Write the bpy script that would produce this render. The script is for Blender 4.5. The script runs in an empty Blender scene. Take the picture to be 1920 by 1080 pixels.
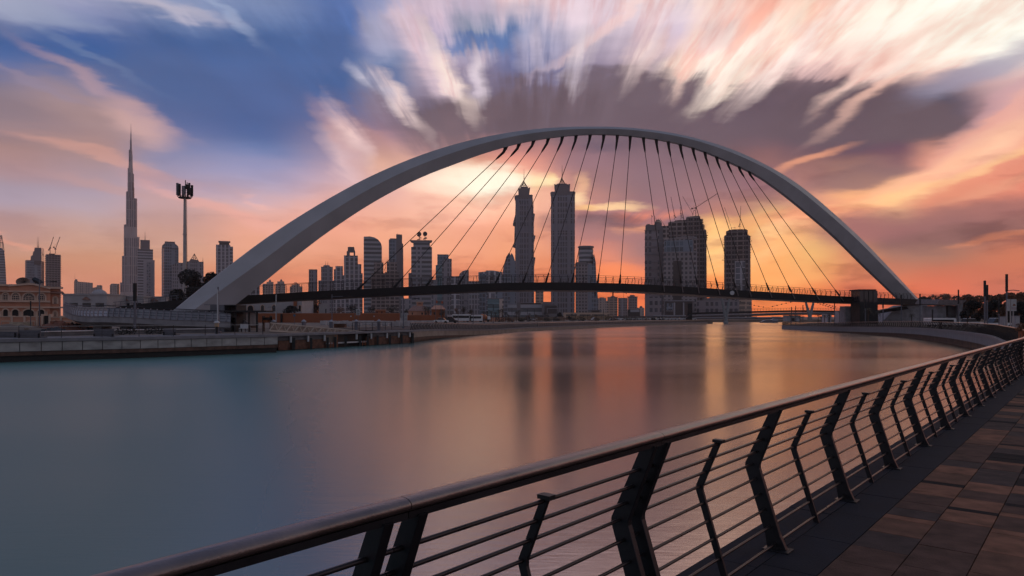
import bpy, bmesh, math, random
from mathutils import Vector
from mathutils.geometry import tessellate_polygon
R = math.radians
SC = bpy.context.scene
COL = SC.collection
F = 1333.333            # focal length in photo pixels (1920 wide)
HOR = 594.0             # horizon row in the photo
EYE = 1.8

# ---------------------------------------------------------------- camera
cd = bpy.data.cameras.new('camera')
cd.lens = 25.0; cd.sensor_width = 36.0; cd.shift_y = (HOR - 540) / 1920.0
cd.clip_start = 0.1; cd.clip_end = 40000
cam = bpy.data.objects.new('camera', cd); COL.objects.link(cam)
cam.location = (0, 0, EYE); cam.rotation_euler = (R(90), 0, 0)
SC.camera = cam
SC.view_settings.view_transform = 'Standard'; SC.view_settings.look = 'None'
SC.view_settings.exposure = 0.1; SC.view_settings.gamma = 1.0

# ---------------------------------------------------------------- world: dusk sky with wind-drawn clouds
def lin(c):
    o = []
    for v in c:
        v = v / 255.0
        o.append(v / 12.92 if v <= 0.04045 else ((v + 0.055) / 1.055) ** 2.4)
    return o
ROWS = (0, 60, 120, 180, 240, 300, 360, 420, 480, 540, 592)
SKY = {   # azimuth (given through the matching photo column) -> cloud / sky colours from high to low elevation
 0:   ['969ab4','415f91','4d6698','78707f','967d80','a5827d','a091a0','b99191','c98773','d27d69','cd7863'],
 160: ['969bb9','46649b','415f91','827d98','b99088','a58787','a596a5','be9691','cd8c78','d0806c','cb7a66'],
 320: ['8291b4','3e5f91','3e5d8f','3c5c8e','5a6996','8282a0','b4969b','be918c','d2917d','d78269','d27c62'],
 480: ['6e82aa','3e6194','3c5d91','3c5c8f','3e5d91','7882aa','c3a5aa','e1a091','e19178','e17d5f','dc7858'],
 640: ['4b69a0','3e5f94','3c5d91','3e5d91','78708f','a08ca0','dcaaa0','eba08c','e69178','e47d5f','e07a58'],
 720: ['8c92b4','aaa5be','6e80a5','8c879e','96788c','d7a591','dcaaa0','eea58c','ec9478','e87d5c','e47a55'],
 800: ['c8b4c3','b4a5be','b4a5b9','82788f','736473','c8968c','f0b9a5','f0aa91','f09678','eb7d5a','e47850'],
 880: ['beafc3','828ca5','a096af','695f76','736270','d2967d','fcc8aa','f5aa91','f09476','e87a58','e27650'],
 960: ['e1c8cd','6e82aa','6e739b','695f73','735f6e','e19682','fabea0','f5a587','ee916e','e87850','e07248'],
 1120:['e1cdd7','c8b9c8','8c8096','6e6270','736270','82646e','d28c78','966973','e1826e','eb7346','e46c40'],
 1220:['e6d4d7','d4c0cc','aa969f','6c606e','6e5d6b','78616c','8c6469','a0696e','aa6e6e','f07350','e46a3c'],
 1280:['ebd7d7','d7c3d2','f0cdc3','736470','6c5c69','735f69','91696c','7d5f69','96645f','f06e46','e46638'],
 1340:['f0d2c8','e6cdc8','fadcd0','73626e','695862','785f66','966c6c','c88264','f5a564','fa8246','f06432'],
 1440:['f5beaa','fae1d2','f0cdc3','625562','645260','8c6464','966b69','f0af73','f9a05f','fa9150','f06e37'],
 1520:['f8d7c3','fadcc8','d7b4af','625562','625260','825f61','c88973','d7966e','f0aa6e','f5824b','eb6937'],
 1600:['fce6d7','fff0e1','e6beb4','645762','625260','825f5f','f0aa78','a56964','dc8764','d7694b','dc6446'],
 1680:['fff2e2','fff4e6','e1beb4','6c5d69','64525e','8c6464','f5b482','966460','af6e5f','e66e4b','d76446'],
 1760:['fffaeb','fff0e1','f5c8b9','696473','695860','eba087','e18e6e','9b6662','af6c5c','e1694e','d26450'],
 1920:['fffff0','fffaeb','d7b9b4','c89b9b','e69b87','eb967a','dc8269','a56962','d07055','cd6955','c86450'],
}
def hexc(h): return lin([int(h[i:i+2], 16) for i in (0, 2, 4)])
TM = 0.8
world = bpy.data.worlds.new('World'); SC.world = world; world.use_nodes = True
nt = world.node_tree; N = nt.nodes; L = nt.links; N.clear()
def nd(t, **kw):
    n = N.new(t)
    for k, v in kw.items(): setattr(n, k, v)
    return n
def put(sock, v):
    if hasattr(v, 'is_linked') or isinstance(v, bpy.types.NodeSocket): L.new(v, sock)
    else: sock.default_value = v
def M(op, a, b=None, c=None, clamp=False):
    n = nd('ShaderNodeMath', operation=op, use_clamp=clamp); put(n.inputs[0], a)
    if b is not None: put(n.inputs[1], b)
    if c is not None: put(n.inputs[2], c)
    return n.outputs[0]
def NOISE(vec, scale, detail=3, rough=0.5):
    n = nd('ShaderNodeTexNoise'); L.new(vec, n.inputs['Vector']); n.inputs['Scale'].default_value = scale
    n.inputs['Detail'].default_value = detail; n.inputs['Roughness'].default_value = rough
    return n.outputs['Fac']
def CMB(x, y, z):
    n = nd('ShaderNodeCombineXYZ'); put(n.inputs[0], x); put(n.inputs[1], y); put(n.inputs[2], z); return n.outputs[0]
tc = nd('ShaderNodeTexCoord'); sep = nd('ShaderNodeSeparateXYZ'); L.new(tc.outputs['Generated'], sep.inputs[0])
dx, dy, dz = sep.outputs
az0 = M('ARCTAN2', dx, dy)
hl = M('SQRT', M('ADD', M('MULTIPLY', dx, dx), M('ADD', M('MULTIPLY', dy, dy), 1e-6)))
t0 = M('DIVIDE', dz, hl)
# radial frame about the point the wind blows from (straight along the canal): r outward, th around
VP = 0.02
ax = M('SUBTRACT', az0, VP)
rr = M('SQRT', M('ADD', M('MULTIPLY', ax, ax), M('ADD', M('MULTIPLY', t0, t0), 1e-6)))
ux = M('DIVIDE', ax, rr); uy = M('DIVIDE', t0, rr)
radv = CMB(M('MULTIPLY', ux, 6.5), M('MULTIPLY', uy, 6.5), M('MULTIPLY', rr, 5.0))
radf = CMB(M('MULTIPLY', ux, 20.0), M('MULTIPLY', uy, 20.0), M('MULTIPLY', rr, 9.0))
iso = CMB(M('MULTIPLY', az0, 1.0), M('MULTIPLY', t0, 2.2), 0.0)
n1 = M('SUBTRACT', NOISE(radv, 1.0, 3, 0.55), 0.5)
n2 = M('SUBTRACT', NOISE(radf, 1.0, 3, 0.6), 0.5)
n3 = M('SUBTRACT', NOISE(iso, 9.0, 5, 0.55), 0.5)
patch = nd('ShaderNodeMapRange', interpolation_type='SMOOTHSTEP'); L.new(NOISE(iso, 4.3, 1, 0.5), patch.inputs[0])
patch.inputs[1].default_value = 0.42; patch.inputs[2].default_value = 0.62; patch.inputs[3].default_value = 0.15; patch.inputs[4].default_value = 1.0
side = nd('ShaderNodeMapRange', interpolation_type='SMOOTHSTEP'); L.new(az0, side.inputs[0])
side.inputs[1].default_value = -0.36; side.inputs[2].default_value = -0.16; side.inputs[3].default_value = 0.25; side.inputs[4].default_value = 1.0
n2 = M('MULTIPLY', n2, patch.outputs[0])
strk = M('MULTIPLY', side.outputs[0], M('ADD', M('MULTIPLY', n1, 0.13), M('MULTIPLY', n2, 0.26)))
# streaks are strong high up, calm near the horizon
hi = nd('ShaderNodeMapRange', interpolation_type='SMOOTHSTEP'); L.new(t0, hi.inputs[0])
hi.inputs[1].default_value = 0.20; hi.inputs[2].default_value = 0.36; hi.inputs[3].default_value = 0.10; hi.inputs[4].default_value = 1.0
warp = M('ADD', 1.0, M('MULTIPLY', strk, hi.outputs[0]))
azw = M('ADD', M('MULTIPLY', M('MULTIPLY', ax, warp), 1.0), M('ADD', VP, M('MULTIPLY', n3, 0.045)))
iso2 = CMB(M('MULTIPLY', az0, 1.0), M('MULTIPLY', t0, 4.0), 7.3)
n4 = M('SUBTRACT', NOISE(iso2, 7.0, 5, 0.55), 0.5)
tw = M('ADD', M('MULTIPLY', t0, warp), M('MULTIPLY', n4, 0.035))
fac = M('DIVIDE', tw, TM, clamp=True)
cols = []
for x in sorted(SKY):
    az = math.atan((x - 960) / F); cs = math.cos(az)
    cr = nd('ShaderNodeValToRGB'); L.new(fac, cr.inputs[0]); e = cr.color_ramp; e.interpolation = 'CARDINAL'
    stops = [((HOR - y) / F * cs / TM, [q * w for q, w in zip(hexc(h), (0.88, 1.0, 0.88) if y >= 480 else (0.95, 1, 0.94) if y >= 420 else (0.9, 0.86, 0.84) if 120 < y < 310 and 1000 < x < 1800 else (1, 1, 1))]) for y, h in zip(ROWS, SKY[x])][::-1]
    top = stops[-1][1]
    stops.append((min(0.78, stops[-1][0] + 0.2), [0.5 * a + 0.5 * b for a, b in zip(top, (0.10, 0.15, 0.27))]))
    stops.append((1.0, [0.08, 0.12, 0.22]))
    while len(e.elements) < len(stops): e.elements.new(0.99)
    for el, (p, c) in zip(e.elements, sorted(stops, key=lambda s: s[0])):
        el.position = max(0.0, min(1.0, p)); el.color = (*c, 1)
    cols.append((az, cr.outputs[0]))
cur = cols[0][1]
for (a0, _), (a1, c1) in zip(cols, cols[1:]):
    mr = nd('ShaderNodeMapRange', interpolation_type='SMOOTHSTEP'); L.new(azw, mr.inputs[0])
    mr.inputs[1].default_value = a0; mr.inputs[2].default_value = a1
    mx = nd('ShaderNodeMix', data_type='RGBA'); L.new(mr.outputs[0], mx.inputs[0]); L.new(cur, mx.inputs[6]); L.new(c1, mx.inputs[7])
    cur = mx.outputs[2]
thr = nd('ShaderNodeMapRange', interpolation_type='SMOOTHSTEP'); L.new(NOISE(CMB(M('MULTIPLY', ux, 15.0), M('MULTIPLY', uy, 15.0), M('MULTIPLY', rr, 7.0)), 1.0, 4, 0.6), thr.inputs[0])
thr.inputs[1].default_value = 0.46; thr.inputs[2].default_value = 0.68
# single cloud banks, gaps and lit edges: (column, row, half length, half width, tilt, colour, strength)
BANKS = [
 (60,215,170,75,-8,'83727c',.75),(170,212,150,52,-20,'a08584',.75),(205,172,170,17,-27,'b9979b',.6),(262,232,75,36,-24,'cda59f',.75),(120,262,150,22,-14,'aa8782',.5),(190,296,190,14,-12,'d29b8c',.6),(60,150,130,10,-18,'8c8096',.5),
 (80,325,150,34,-5,'a5868c',.5),(400,388,170,16,-20,'e6a596',.5),(480,378,40,9,-20,'f0b4a0',.5),(30,447,90,9,-8,'dc967d',.5),(200,345,120,14,-8,'b9918c',.5),
 (60,22,170,26,-6,'96a0b9',.6),(430,22,90,15,-40,'96a5c3',.6),(250,4,190,20,0,'c8bec8',.6),(180,110,140,10,-25,'6e82a5',.4),
 (470,330,190,60,-5,'9696be',.35),(330,170,120,60,0,'3c5c8e',.5),(520,200,160,70,0,'3e5d92',.6),
 (795,95,140,36,-62,'dcc3cd',.85),(835,150,60,20,-58,'ebd2d2',.6),(745,190,80,22,-50,'c8b4be',.65),(900,150,60,14,76,'beafc3',.5),(700,60,60,22,-70,'9ba0be',.5),
 (720,150,60,40,-40,'3f5f92',.7),(895,78,100,26,5,'4b6ea5',.8),(1010,125,80,26,5,'50618c',.6),(640,265,90,24,-55,'cda09b',.65),(640,235,40,14,-60,'be9ba0',.5),
 (690,260,90,26,-40,'af827d',.5),(760,230,110,36,-10,'73636e',.6),
 (1150,165,110,40,-5,'62555f',.8,.6),(980,205,150,46,6,'665a66',.7,.5),(1210,195,210,56,0,'63555f',.8,.5),(1390,222,260,62,0,'5f505a',.8,.5),(1540,180,110,44,-12,'5a4b55',.85,.6),(1610,225,190,56,-4,'5a4b54',.85,.6),(1715,232,95,42,-8,'5a4c54',.85,.6),(860,215,90,30,20,'6a5d67',.75,.5),(930,222,150,36,-8,'63555e',.75,.4),(1160,350,120,40,0,'826769',.5),(1150,430,90,22,0,'8c6869',.5),(1180,325,150,50,0,'876973',.6),
 (1340,122,110,36,0,'fff0e1',.9),(1430,112,150,17,38,'ffebd7',.8),(1290,112,90,14,70,'fad7c8',.6),(1520,62,240,26,30,'ffe6d7',.7),(1700,132,200,16,35,'fac8b4',.7),
 (1820,38,190,90,10,'fffff0',.95),(1150,42,200,14,35,'fad2c8',.5),(1220,100,60,14,60,'ebcdc8',.5),(1080,95,60,14,60,'cdbec8',.5),
 (1600,150,90,12,40,'e6b4a5',.5),(1840,128,150,32,20,'8c8ca5',.75),(1860,228,170,24,35,'f5b4a0',.6),(1885,182,110,14,35,'cda0a5',.5),
 (1640,372,160,16,12,'ffcd8c',.85),(1520,305,90,13,20,'f5a57d',.65),(1870,300,110,15,25,'ffc88c',.7),(1900,345,120,12,12,'e6a07d',.5),
 (1620,327,130,24,5,'735860',.75),(1790,410,240,34,3,'91605c',.65),(1600,430,120,22,0,'9b6460',.5),(1880,445,90,9,4,'f59664',.6),
 (1340,458,40,46,0,'ffc987',.8),(1462,436,95,18,25,'ffcd91',.75),(1440,490,100,45,0,'ffb46e',.45),(1380,400,60,20,10,'a06e69',.5),
 (905,337,66,28,0,'ffe6be',.9),(850,356,90,26,0,'fac8aa',.5),(965,324,60,17,0,'ffdcaa',.6),(1000,345,15,26,0,'ffe196',.6),(1025,338,13,24,0,'ffe196',.6),
 (1150,384,75,10,3,'ffd29b',.8),(1095,388,40,10,0,'ffc882',.6),(1190,432,55,9,8,'f5a573',.55),(1085,350,20,30,0,'ffc896',.5),(1170,512,110,26,0,'ff8c50',.55),
 (890,338,125,38,0,'ffebd2',1.0),(935,332,60,30,0,'fff5dc',.9),(840,352,60,18,-10,'ffd7be',.6),(1012,342,34,20,0,'ffe6b4',.7),(1075,372,30,12,0,'ffdcaa',.7),(1100,300,70,22,0,'967078',.6),
  (1140,440,90,20,0,'a5736e',.5),(1130,400,80,9,0,'c3827d',.4),
]
n5 = M('SUBTRACT', NOISE(CMB(M('MULTIPLY', az0, 1.0), M('MULTIPLY', t0, 3.0), 3.1), 16.0, 5, 0.6), 0.5)
vec0 = CMB(M('ADD', azw, M('MULTIPLY', n5, 0.026)), M('ADD', tw, M('MULTIPLY', M('ADD', n5, n4), 0.016)), 0.0)
for bk in BANKS:
    px, py, hl_, hw_, ang, hx, st = bk[:7]
    a = math.atan((px - 960) / F); cs = math.cos(a)
    l0, l1 = (bk[7], 1.15) if len(bk) > 7 else (0.15, 1.35)
    gt = nd('ShaderNodeTexGradient', gradient_type='SPHERICAL'); L.new(vec0, gt.inputs[0]); tm = gt.texture_mapping; tm.vector_type = 'TEXTURE'
    tm.translation = (a, (HOR - py) / F * cs, 0); tm.rotation = (0, 0, R(ang)); tm.scale = (hl_ / F * cs * l1, hw_ / F * cs * l1, 1)
    g = nd('ShaderNodeMapRange', interpolation_type='SMOOTHERSTEP'); L.new(gt.outputs['Fac'], g.inputs[0])
    g.inputs[1].default_value = 0.0; g.inputs[2].default_value = 1 - l0 / l1; g.inputs[3].default_value = 0.0; g.inputs[4].default_value = st
    mx = nd('ShaderNodeMix', data_type='RGBA'); L.new(g.outputs[0], mx.inputs[0]); L.new(cur, mx.inputs[6])
    mx.inputs[7].default_value = (*hexc(hx), 1); cur = mx.outputs[2]
FEATHER = [(960,215,190,52,4,'5a4c55',.9),(850,235,90,32,22,'6e5c64',.8),(1330,455,46,50,0,'ffc278',.8),(1440,470,80,24,20,'ffb878',.7),(1120,415,120,18,4,'7d5d60',.7),(1800,440,160,20,4,'7d554f',.6),(745,184,88,20,-50,'ebd2cd',.65),(700,160,60,18,-45,'d2cddc',.5),(905,142,60,20,78,'e1d2dc',.65),(842,140,92,22,-62,'f8e1d7',.7),(655,250,70,22,-54,'ebc8c3',.6),(640,300,70,22,-50,'e1bebe',.45),
 (1090,92,70,26,75,'dccdd2',.5),(1195,92,75,24,68,'f0d7d2',.65),(1285,108,80,26,64,'fadccd',.6),(1385,112,110,28,46,'ffebdc',.8),(1500,92,150,26,38,'ffe6dc',.75),(1660,112,140,22,34,'ffdccd',.7),(1010,90,60,40,80,'c8bed2',.6),
 (1860,270,130,30,30,'ffc8a5',.7),(1740,320,120,20,20,'ffbe96',.6),(1540,400,120,22,12,'ffa078',.6),(1230,400,70,16,5,'f58c69',.5)]
fth = M('ADD', 0.15, M('MULTIPLY', M('SUBTRACT', 1.0, thr.outputs[0]), 0.95))
for (px, py, hl_, hw_, ang, hx, st) in FEATHER:
    a = math.atan((px - 960) / F); cs = math.cos(a)
    gt = nd('ShaderNodeTexGradient', gradient_type='SPHERICAL'); L.new(vec0, gt.inputs[0]); tm = gt.texture_mapping; tm.vector_type = 'TEXTURE'
    tm.translation = (a, (HOR - py) / F * cs, 0); tm.rotation = (0, 0, R(ang)); tm.scale = (hl_ / F * cs * 1.3, hw_ / F * cs * 1.3, 1)
    g = M('MULTIPLY', M('MULTIPLY', gt.outputs['Fac'], 1.35 * st, clamp=True), fth, clamp=True)
    mx = nd('ShaderNodeMix', data_type='RGBA'); L.new(g, mx.inputs[0]); L.new(cur, mx.inputs[6]); mx.inputs[7].default_value = (*hexc(hx), 1); cur = mx.outputs[2]
# mottled grey-mauve cloud scraps drifting across the lower glow
mo = nd('ShaderNodeMapRange', interpolation_type='SMOOTHSTEP'); L.new(NOISE(CMB(M('MULTIPLY', azw, 7.0), M('MULTIPLY', tw, 26.0), 5.0), 1.0, 5, 0.6), mo.inputs[0]); mo.inputs[1].default_value = 0.50; mo.inputs[2].default_value = 0.66
mb_ = nd('ShaderNodeMapRange', interpolation_type='SMOOTHSTEP'); L.new(t0, mb_.inputs[0]); mb_.inputs[1].default_value = 0.30; mb_.inputs[2].default_value = 0.10
ml_ = nd('ShaderNodeMapRange', interpolation_type='SMOOTHSTEP'); L.new(az0, ml_.inputs[0]); ml_.inputs[1].default_value = -0.35; ml_.inputs[2].default_value = 0.05; ml_.inputs[3].default_value = 0.25; ml_.inputs[4].default_value = 0.62
mul2 = nd('ShaderNodeMix', data_type='RGBA', blend_type='MULTIPLY'); L.new(M('MULTIPLY', M('MULTIPLY', mo.outputs[0], mb_.outputs[0]), ml_.outputs[0]), mul2.inputs[0]); L.new(cur, mul2.inputs[6]); mul2.inputs[7].default_value = (0.55, 0.46, 0.49, 1); cur = mul2.outputs[2]
# dusk behind the viewer
cr = nd('ShaderNodeValToRGB'); L.new(fac, cr.inputs[0]); e = cr.color_ramp
e.elements[0].color = (0.24, 0.20, 0.23, 1); e.elements[1].color = (0.11, 0.13, 0.18, 1); e.elements[1].position = 1
b_ = e.elements.new(0.35); b_.color = (0.17, 0.18, 0.22, 1)
mr = nd('ShaderNodeMapRange', interpolation_type='SMOOTHSTEP'); L.new(M('ABSOLUTE', az0), mr.inputs[0])
mr.inputs[1].default_value = R(48); mr.inputs[2].default_value = R(105)
mx = nd('ShaderNodeMix', data_type='RGBA'); L.new(mr.outputs[0], mx.inputs[0]); L.new(cur, mx.inputs[6]); L.new(cr.outputs[0], mx.inputs[7])
cur = mx.outputs[2]
# salmon and pale threads running with the wind
lum = nd('ShaderNodeRGBToBW'); L.new(cur, lum.inputs[0])
lm = nd('ShaderNodeMapRange', interpolation_type='SMOOTHSTEP'); L.new(lum.outputs[0], lm.inputs[0]); lm.inputs[1].default_value = 0.30; lm.inputs[2].default_value = 0.75
tam = M('MULTIPLY', M('MULTIPLY', thr.outputs[0], hi.outputs[0]), lm.outputs[0])
mul = nd('ShaderNodeMix', data_type='RGBA', blend_type='MULTIPLY'); L.new(M('MULTIPLY', tam, 0.75), mul.inputs[0]); L.new(cur, mul.inputs[6]); mul.inputs[7].default_value = (0.86, 0.60, 0.56, 1); cur = mul.outputs[2]
# fine brightness texture of the drawn-out cloud
gain = M('ADD', 1.0, M('MULTIPLY', hi.outputs[0], M('MULTIPLY', side.outputs[0], M('ADD', M('MULTIPLY', n2, 1.0), M('MULTIPLY', n1, 0.25)))))
gain = M('MULTIPLY', gain, M('ADD', 1.0, M('MULTIPLY', n4, 0.25)))
hg = nd('ShaderNodeMapRange'); L.new(t0, hg.inputs[0]); hg.inputs[1].default_value = 0.12; hg.inputs[2].default_value = 0.42; hg.inputs[3].default_value = 1.17; hg.inputs[4].default_value = 0.98
gain = M('MULTIPLY', gain, hg.outputs[0])
vm = nd('ShaderNodeVectorMath', operation='SCALE'); L.new(cur, vm.inputs[0]); L.new(gain, vm.inputs['Scale'])
bg = nd('ShaderNodeBackground'); L.new(vm.outputs[0], bg.inputs[0]); bg.inputs[1].default_value = 1.22
# a faint physical dusk sky underneath
sk = nd('ShaderNodeTexSky', sky_type='NISHITA'); sk.sun_disc = False; sk.sun_elevation = R(5.5); sk.sun_rotation = R(15.9)
bg2 = nd('ShaderNodeBackground'); L.new(sk.outputs[0], bg2.inputs[0]); bg2.inputs[1].default_value = 0.0
ad = nd('ShaderNodeAddShader'); L.new(bg.outputs[0], ad.inputs[0]); L.new(bg2.outputs[0], ad.inputs[1])
wo = nd('ShaderNodeOutputWorld'); L.new(ad.outputs[0], wo.inputs[0])
world.cycles.sampling_method = 'MANUAL'; world.cycles.sample_map_resolution = 512

# ---------------------------------------------------------------- sun (low behind the far clouds)
sd = bpy.data.lights.new('sun', 'SUN'); sd.energy = 0.015; sd.angle = R(10); sd.color = (1.0, 0.62, 0.36)
so = bpy.data.objects.new('sun', sd); COL.objects.link(so)
az, el = R(15.9), R(5.5)
so.rotation_euler = Vector((-math.sin(az) * math.cos(el), -math.cos(az) * math.cos(el), -math.sin(el))).to_track_quat('-Z', 'Y').to_euler()

# ================================================================ helpers
random.seed(7)
def P(x, y, d):                       # photo pixel at distance d -> world point
    return Vector(((x - 960) / F * d, d, EYE + (HOR - y) / F * d))
def G(x, d, z=0.0):                   # photo column at distance d, at height z
    return Vector(((x - 960) / F * d, d, z))
def ZH(y, d): return EYE + (HOR - y) / F * d
def tag(o, label=None, cat=None, group=None, kind=None):
    if label: o['label'] = label
    if cat: o['category'] = cat
    if group: o['group'] = group
    if kind: o['kind'] = kind
    return o
def thing(name, label, cat, loc, group=None, rz=0.0):
    o = bpy.data.objects.new(name, None); COL.objects.link(o); o.location = loc; o.rotation_euler = (0, 0, rz)
    o.empty_display_size = 0.3
    return tag(o, label, cat, group)
def wloc(o):
    v = Vector((0, 0, 0))
    while o is not None: v = v + Vector(o.location); o = o.parent
    return v
class MB:
    def __init__(s): s.v = []; s.f = []; s.sm = []
    def add(s, vs, fs, smooth=False):
        b = len(s.v); s.v += [Vector(p) for p in vs]
        for f in fs: s.f.append([b + i for i in f]); s.sm.append(smooth)
        return s
    def hexa(s, c8):                  # 4 bottom + 4 top corners
        return s.add(c8, [(3, 2, 1, 0), (4, 5, 6, 7), (0, 1, 5, 4), (1, 2, 6, 5), (2, 3, 7, 6), (3, 0, 4, 7)])
    def box(s, x0, x1, y0, y1, z0, z1):
        return s.hexa([(x0, y0, z0), (x1, y0, z0), (x1, y1, z0), (x0, y1, z0), (x0, y0, z1), (x1, y0, z1), (x1, y1, z1), (x0, y1, z1)])
    def obox(s, c, w, d, z0, z1, yaw=0.0, tw=1.0, td=None):    # centred box, optional yaw and taper
        td = tw if td is None else td
        ca, sa = math.cos(yaw), math.sin(yaw); pts = []
        for z, kx, ky in ((z0, 1, 1), (z1, tw, td)):
            for a, b in ((-1, -1), (1, -1), (1, 1), (-1, 1)):
                u, v = a * w / 2 * kx, b * d / 2 * ky
                pts.append((c[0] + u * ca - v * sa, c[1] + u * sa + v * ca, z))
        return s.hexa(pts)
    def beam(s, a, b, w, h, up=(0, 0, 1)):
        a = Vector(a); b = Vector(b); t = (b - a).normalized(); up = Vector(up)
        if abs(t.dot(up)) > 0.98: up = Vector((0, 1, 0))
        r = t.cross(up).normalized(); u = r.cross(t)
        pts = [p + r * i * w / 2 + u * j * h / 2 for p in (a, b) for i, j in ((-1, -1), (1, -1), (1, 1), (-1, 1))]
        return s.hexa(pts)
    def tube(s, pts, r, n=8, cap=True, smooth=True):
        pts = [Vector(p) for p in pts]; rs = r if isinstance(r, (list, tuple)) else [r] * len(pts)
        vs = []; fs = []; ref = None
        for i, p in enumerate(pts):
            t = (pts[min(i + 1, len(pts) - 1)] - pts[max(i - 1, 0)]).normalized()
            if ref is None:
                ref = Vector((0, 0, 1)) if abs(t.z) < 0.9 else Vector((1, 0, 0))
            a = t.cross(ref).normalized(); b = a.cross(t).normalized(); ref = b
            for k in range(n):
                q = 2 * math.pi * k / n; vs.append(p + (a * math.cos(q) + b * math.sin(q)) * rs[i])
        for i in range(len(pts) - 1):
            for k in range(n):
                fs.append((i * n + k, i * n + (k + 1) % n, (i + 1) * n + (k + 1) % n, (i + 1) * n + k))
        s.add(vs, fs, smooth)
        if cap:
            s.add(vs[:n], [tuple(range(n))]); s.add(vs[-n:], [tuple(range(n))[::-1]])
        return s
    def lathe(s, c, prof, n=12, sx=1.0, smooth=True):     # prof: (radius, z)
        vs = []; fs = []
        for r, z in prof:
            for k in range(n):
                q = 2 * math.pi * k / n; vs.append((c[0] + r * math.cos(q) * sx, c[1] + r * math.sin(q), z))
        for i in range(len(prof) - 1):
            for k in range(n): fs.append((i * n + k, i * n + (k + 1) % n, (i + 1) * n + (k + 1) % n, (i + 1) * n + k))
        s.add(vs, fs, smooth); s.add(vs[:n], [tuple(range(n))[::-1]]); s.add(vs[-n:], [tuple(range(n))])
        return s
    def slab(s, poly, off):           # polygon (3D, planar) pushed along off
        off = Vector(off); poly = [Vector(p) for p in poly]; n = len(poly)
        tris = tessellate_polygon([poly]); vs = poly + [p + off for p in poly]
        fs = [tuple(t) for t in tris] + [tuple(i + n for i in t)[::-1] for t in tris]
        fs += [(i, i + n, (i + 1) % n + n, (i + 1) % n) for i in range(n)]
        return s.add(vs, fs)
    def loft(s, path, prof, closed=True, smooth=False, caps=True):   # prof: (outward, z) swept along path; outward = right of travel
        vs = []; fs = []; m = len(prof)
        for i, p in enumerate(path):
            t = Vector(path[min(i + 1, len(path) - 1)]) - Vector(path[max(i - 1, 0)]); t.z = 0; t.normalize()
            o = Vector((t.y, -t.x, 0))
            for a, z in prof: vs.append(Vector((p[0], p[1], (p[2] if len(p) > 2 else 0.0))) + o * a + Vector((0, 0, z)))
        k = m if closed else m - 1
        for i in range(len(path) - 1):
            for j in range(k): fs.append((i * m + j, i * m + (j + 1) % m, (i + 1) * m + (j + 1) % m, (i + 1) * m + j))
        s.add(vs, fs, smooth)
        if closed and caps: s.add(vs[:m], [tuple(range(m))[::-1]]); s.add(vs[-m:], [tuple(range(m))])
        return s
    def build(s, name, mat, parent=None, smooth=None, local=False):
        base = Vector((0, 0, 0)) if (parent is None or local) else wloc(parent)
        me = bpy.data.meshes.new(name); me.from_pydata([tuple(v - base) for v in s.v], [], s.f)
        bm = bmesh.new(); bm.from_mesh(me); bmesh.ops.recalc_face_normals(bm, faces=bm.faces); bm.to_mesh(me); bm.free()
        for p, f in zip(me.polygons, s.sm): p.use_smooth = f if smooth is None else smooth
        uv = me.uv_layers.new(name='UVMap'); vv = me.vertices
        for p in me.polygons:
            n = p.normal
            if abs(n.z) > 0.9: t = Vector((1, 0, 0)); u2 = Vector((0, 1, 0))
            else: t = Vector((-n.y, n.x, 0)).normalized(); u2 = Vector((0, 0, 1))
            for li in p.loop_indices:
                c = vv[me.loops[li].vertex_index].co; uv.data[li].uv = (c.dot(t), c.dot(u2))
        me.materials.append(mat)
        o = bpy.data.objects.new(name, me); COL.objects.link(o)
        if parent is not None: o.parent = parent
        return o
def copy_tree(o, parent=None):
    c = o.copy(); COL.objects.link(c); c.parent = parent
    for ch in [q for q in bpy.data.objects if q.parent == o]: copy_tree(ch, c)
    return c
def spline(pts, n=8):
    pts = [Vector(p) for p in pts]; out = []
    for i in range(len(pts) - 1):
        p0 = pts[max(i - 1, 0)]; p1 = pts[i]; p2 = pts[i + 1]; p3 = pts[min(i + 2, len(pts) - 1)]
        for k in range(n):
            t = k / n
            out.append(0.5 * ((2 * p1) + (p2 - p0) * t + (2 * p0 - 5 * p1 + 4 * p2 - p3) * t * t + (3 * p1 - p0 - 3 * p2 + p3) * t ** 3))
    out.append(pts[-1]); return out
def resample(path, step, start=0.0):
    out = []; need = start; acc = 0.0
    for a, b in zip(path, path[1:]):
        l = (b - a).length
        while need <= acc + l and l > 0:
            out.append((a.lerp(b, (need - acc) / l), (b - a).normalized())); need += step
        acc += l
    return out
def face(o):                          # turn a thing squarely towards the canal mouth (keeps its apparent width)
    a = math.atan2(o.location.x, o.location.y); o.rotation_euler = (0, 0, -a); o.scale = (math.cos(a), math.cos(a), 1)
    return o
def interp(tab, x):
    if x <= tab[0][0]: return tab[0][1]
    for (a, b), (c, d) in zip(tab, tab[1:]):
        if x <= c: return b + (d - b) * (x - a) / (c - a)
    return tab[-1][1]

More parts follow.
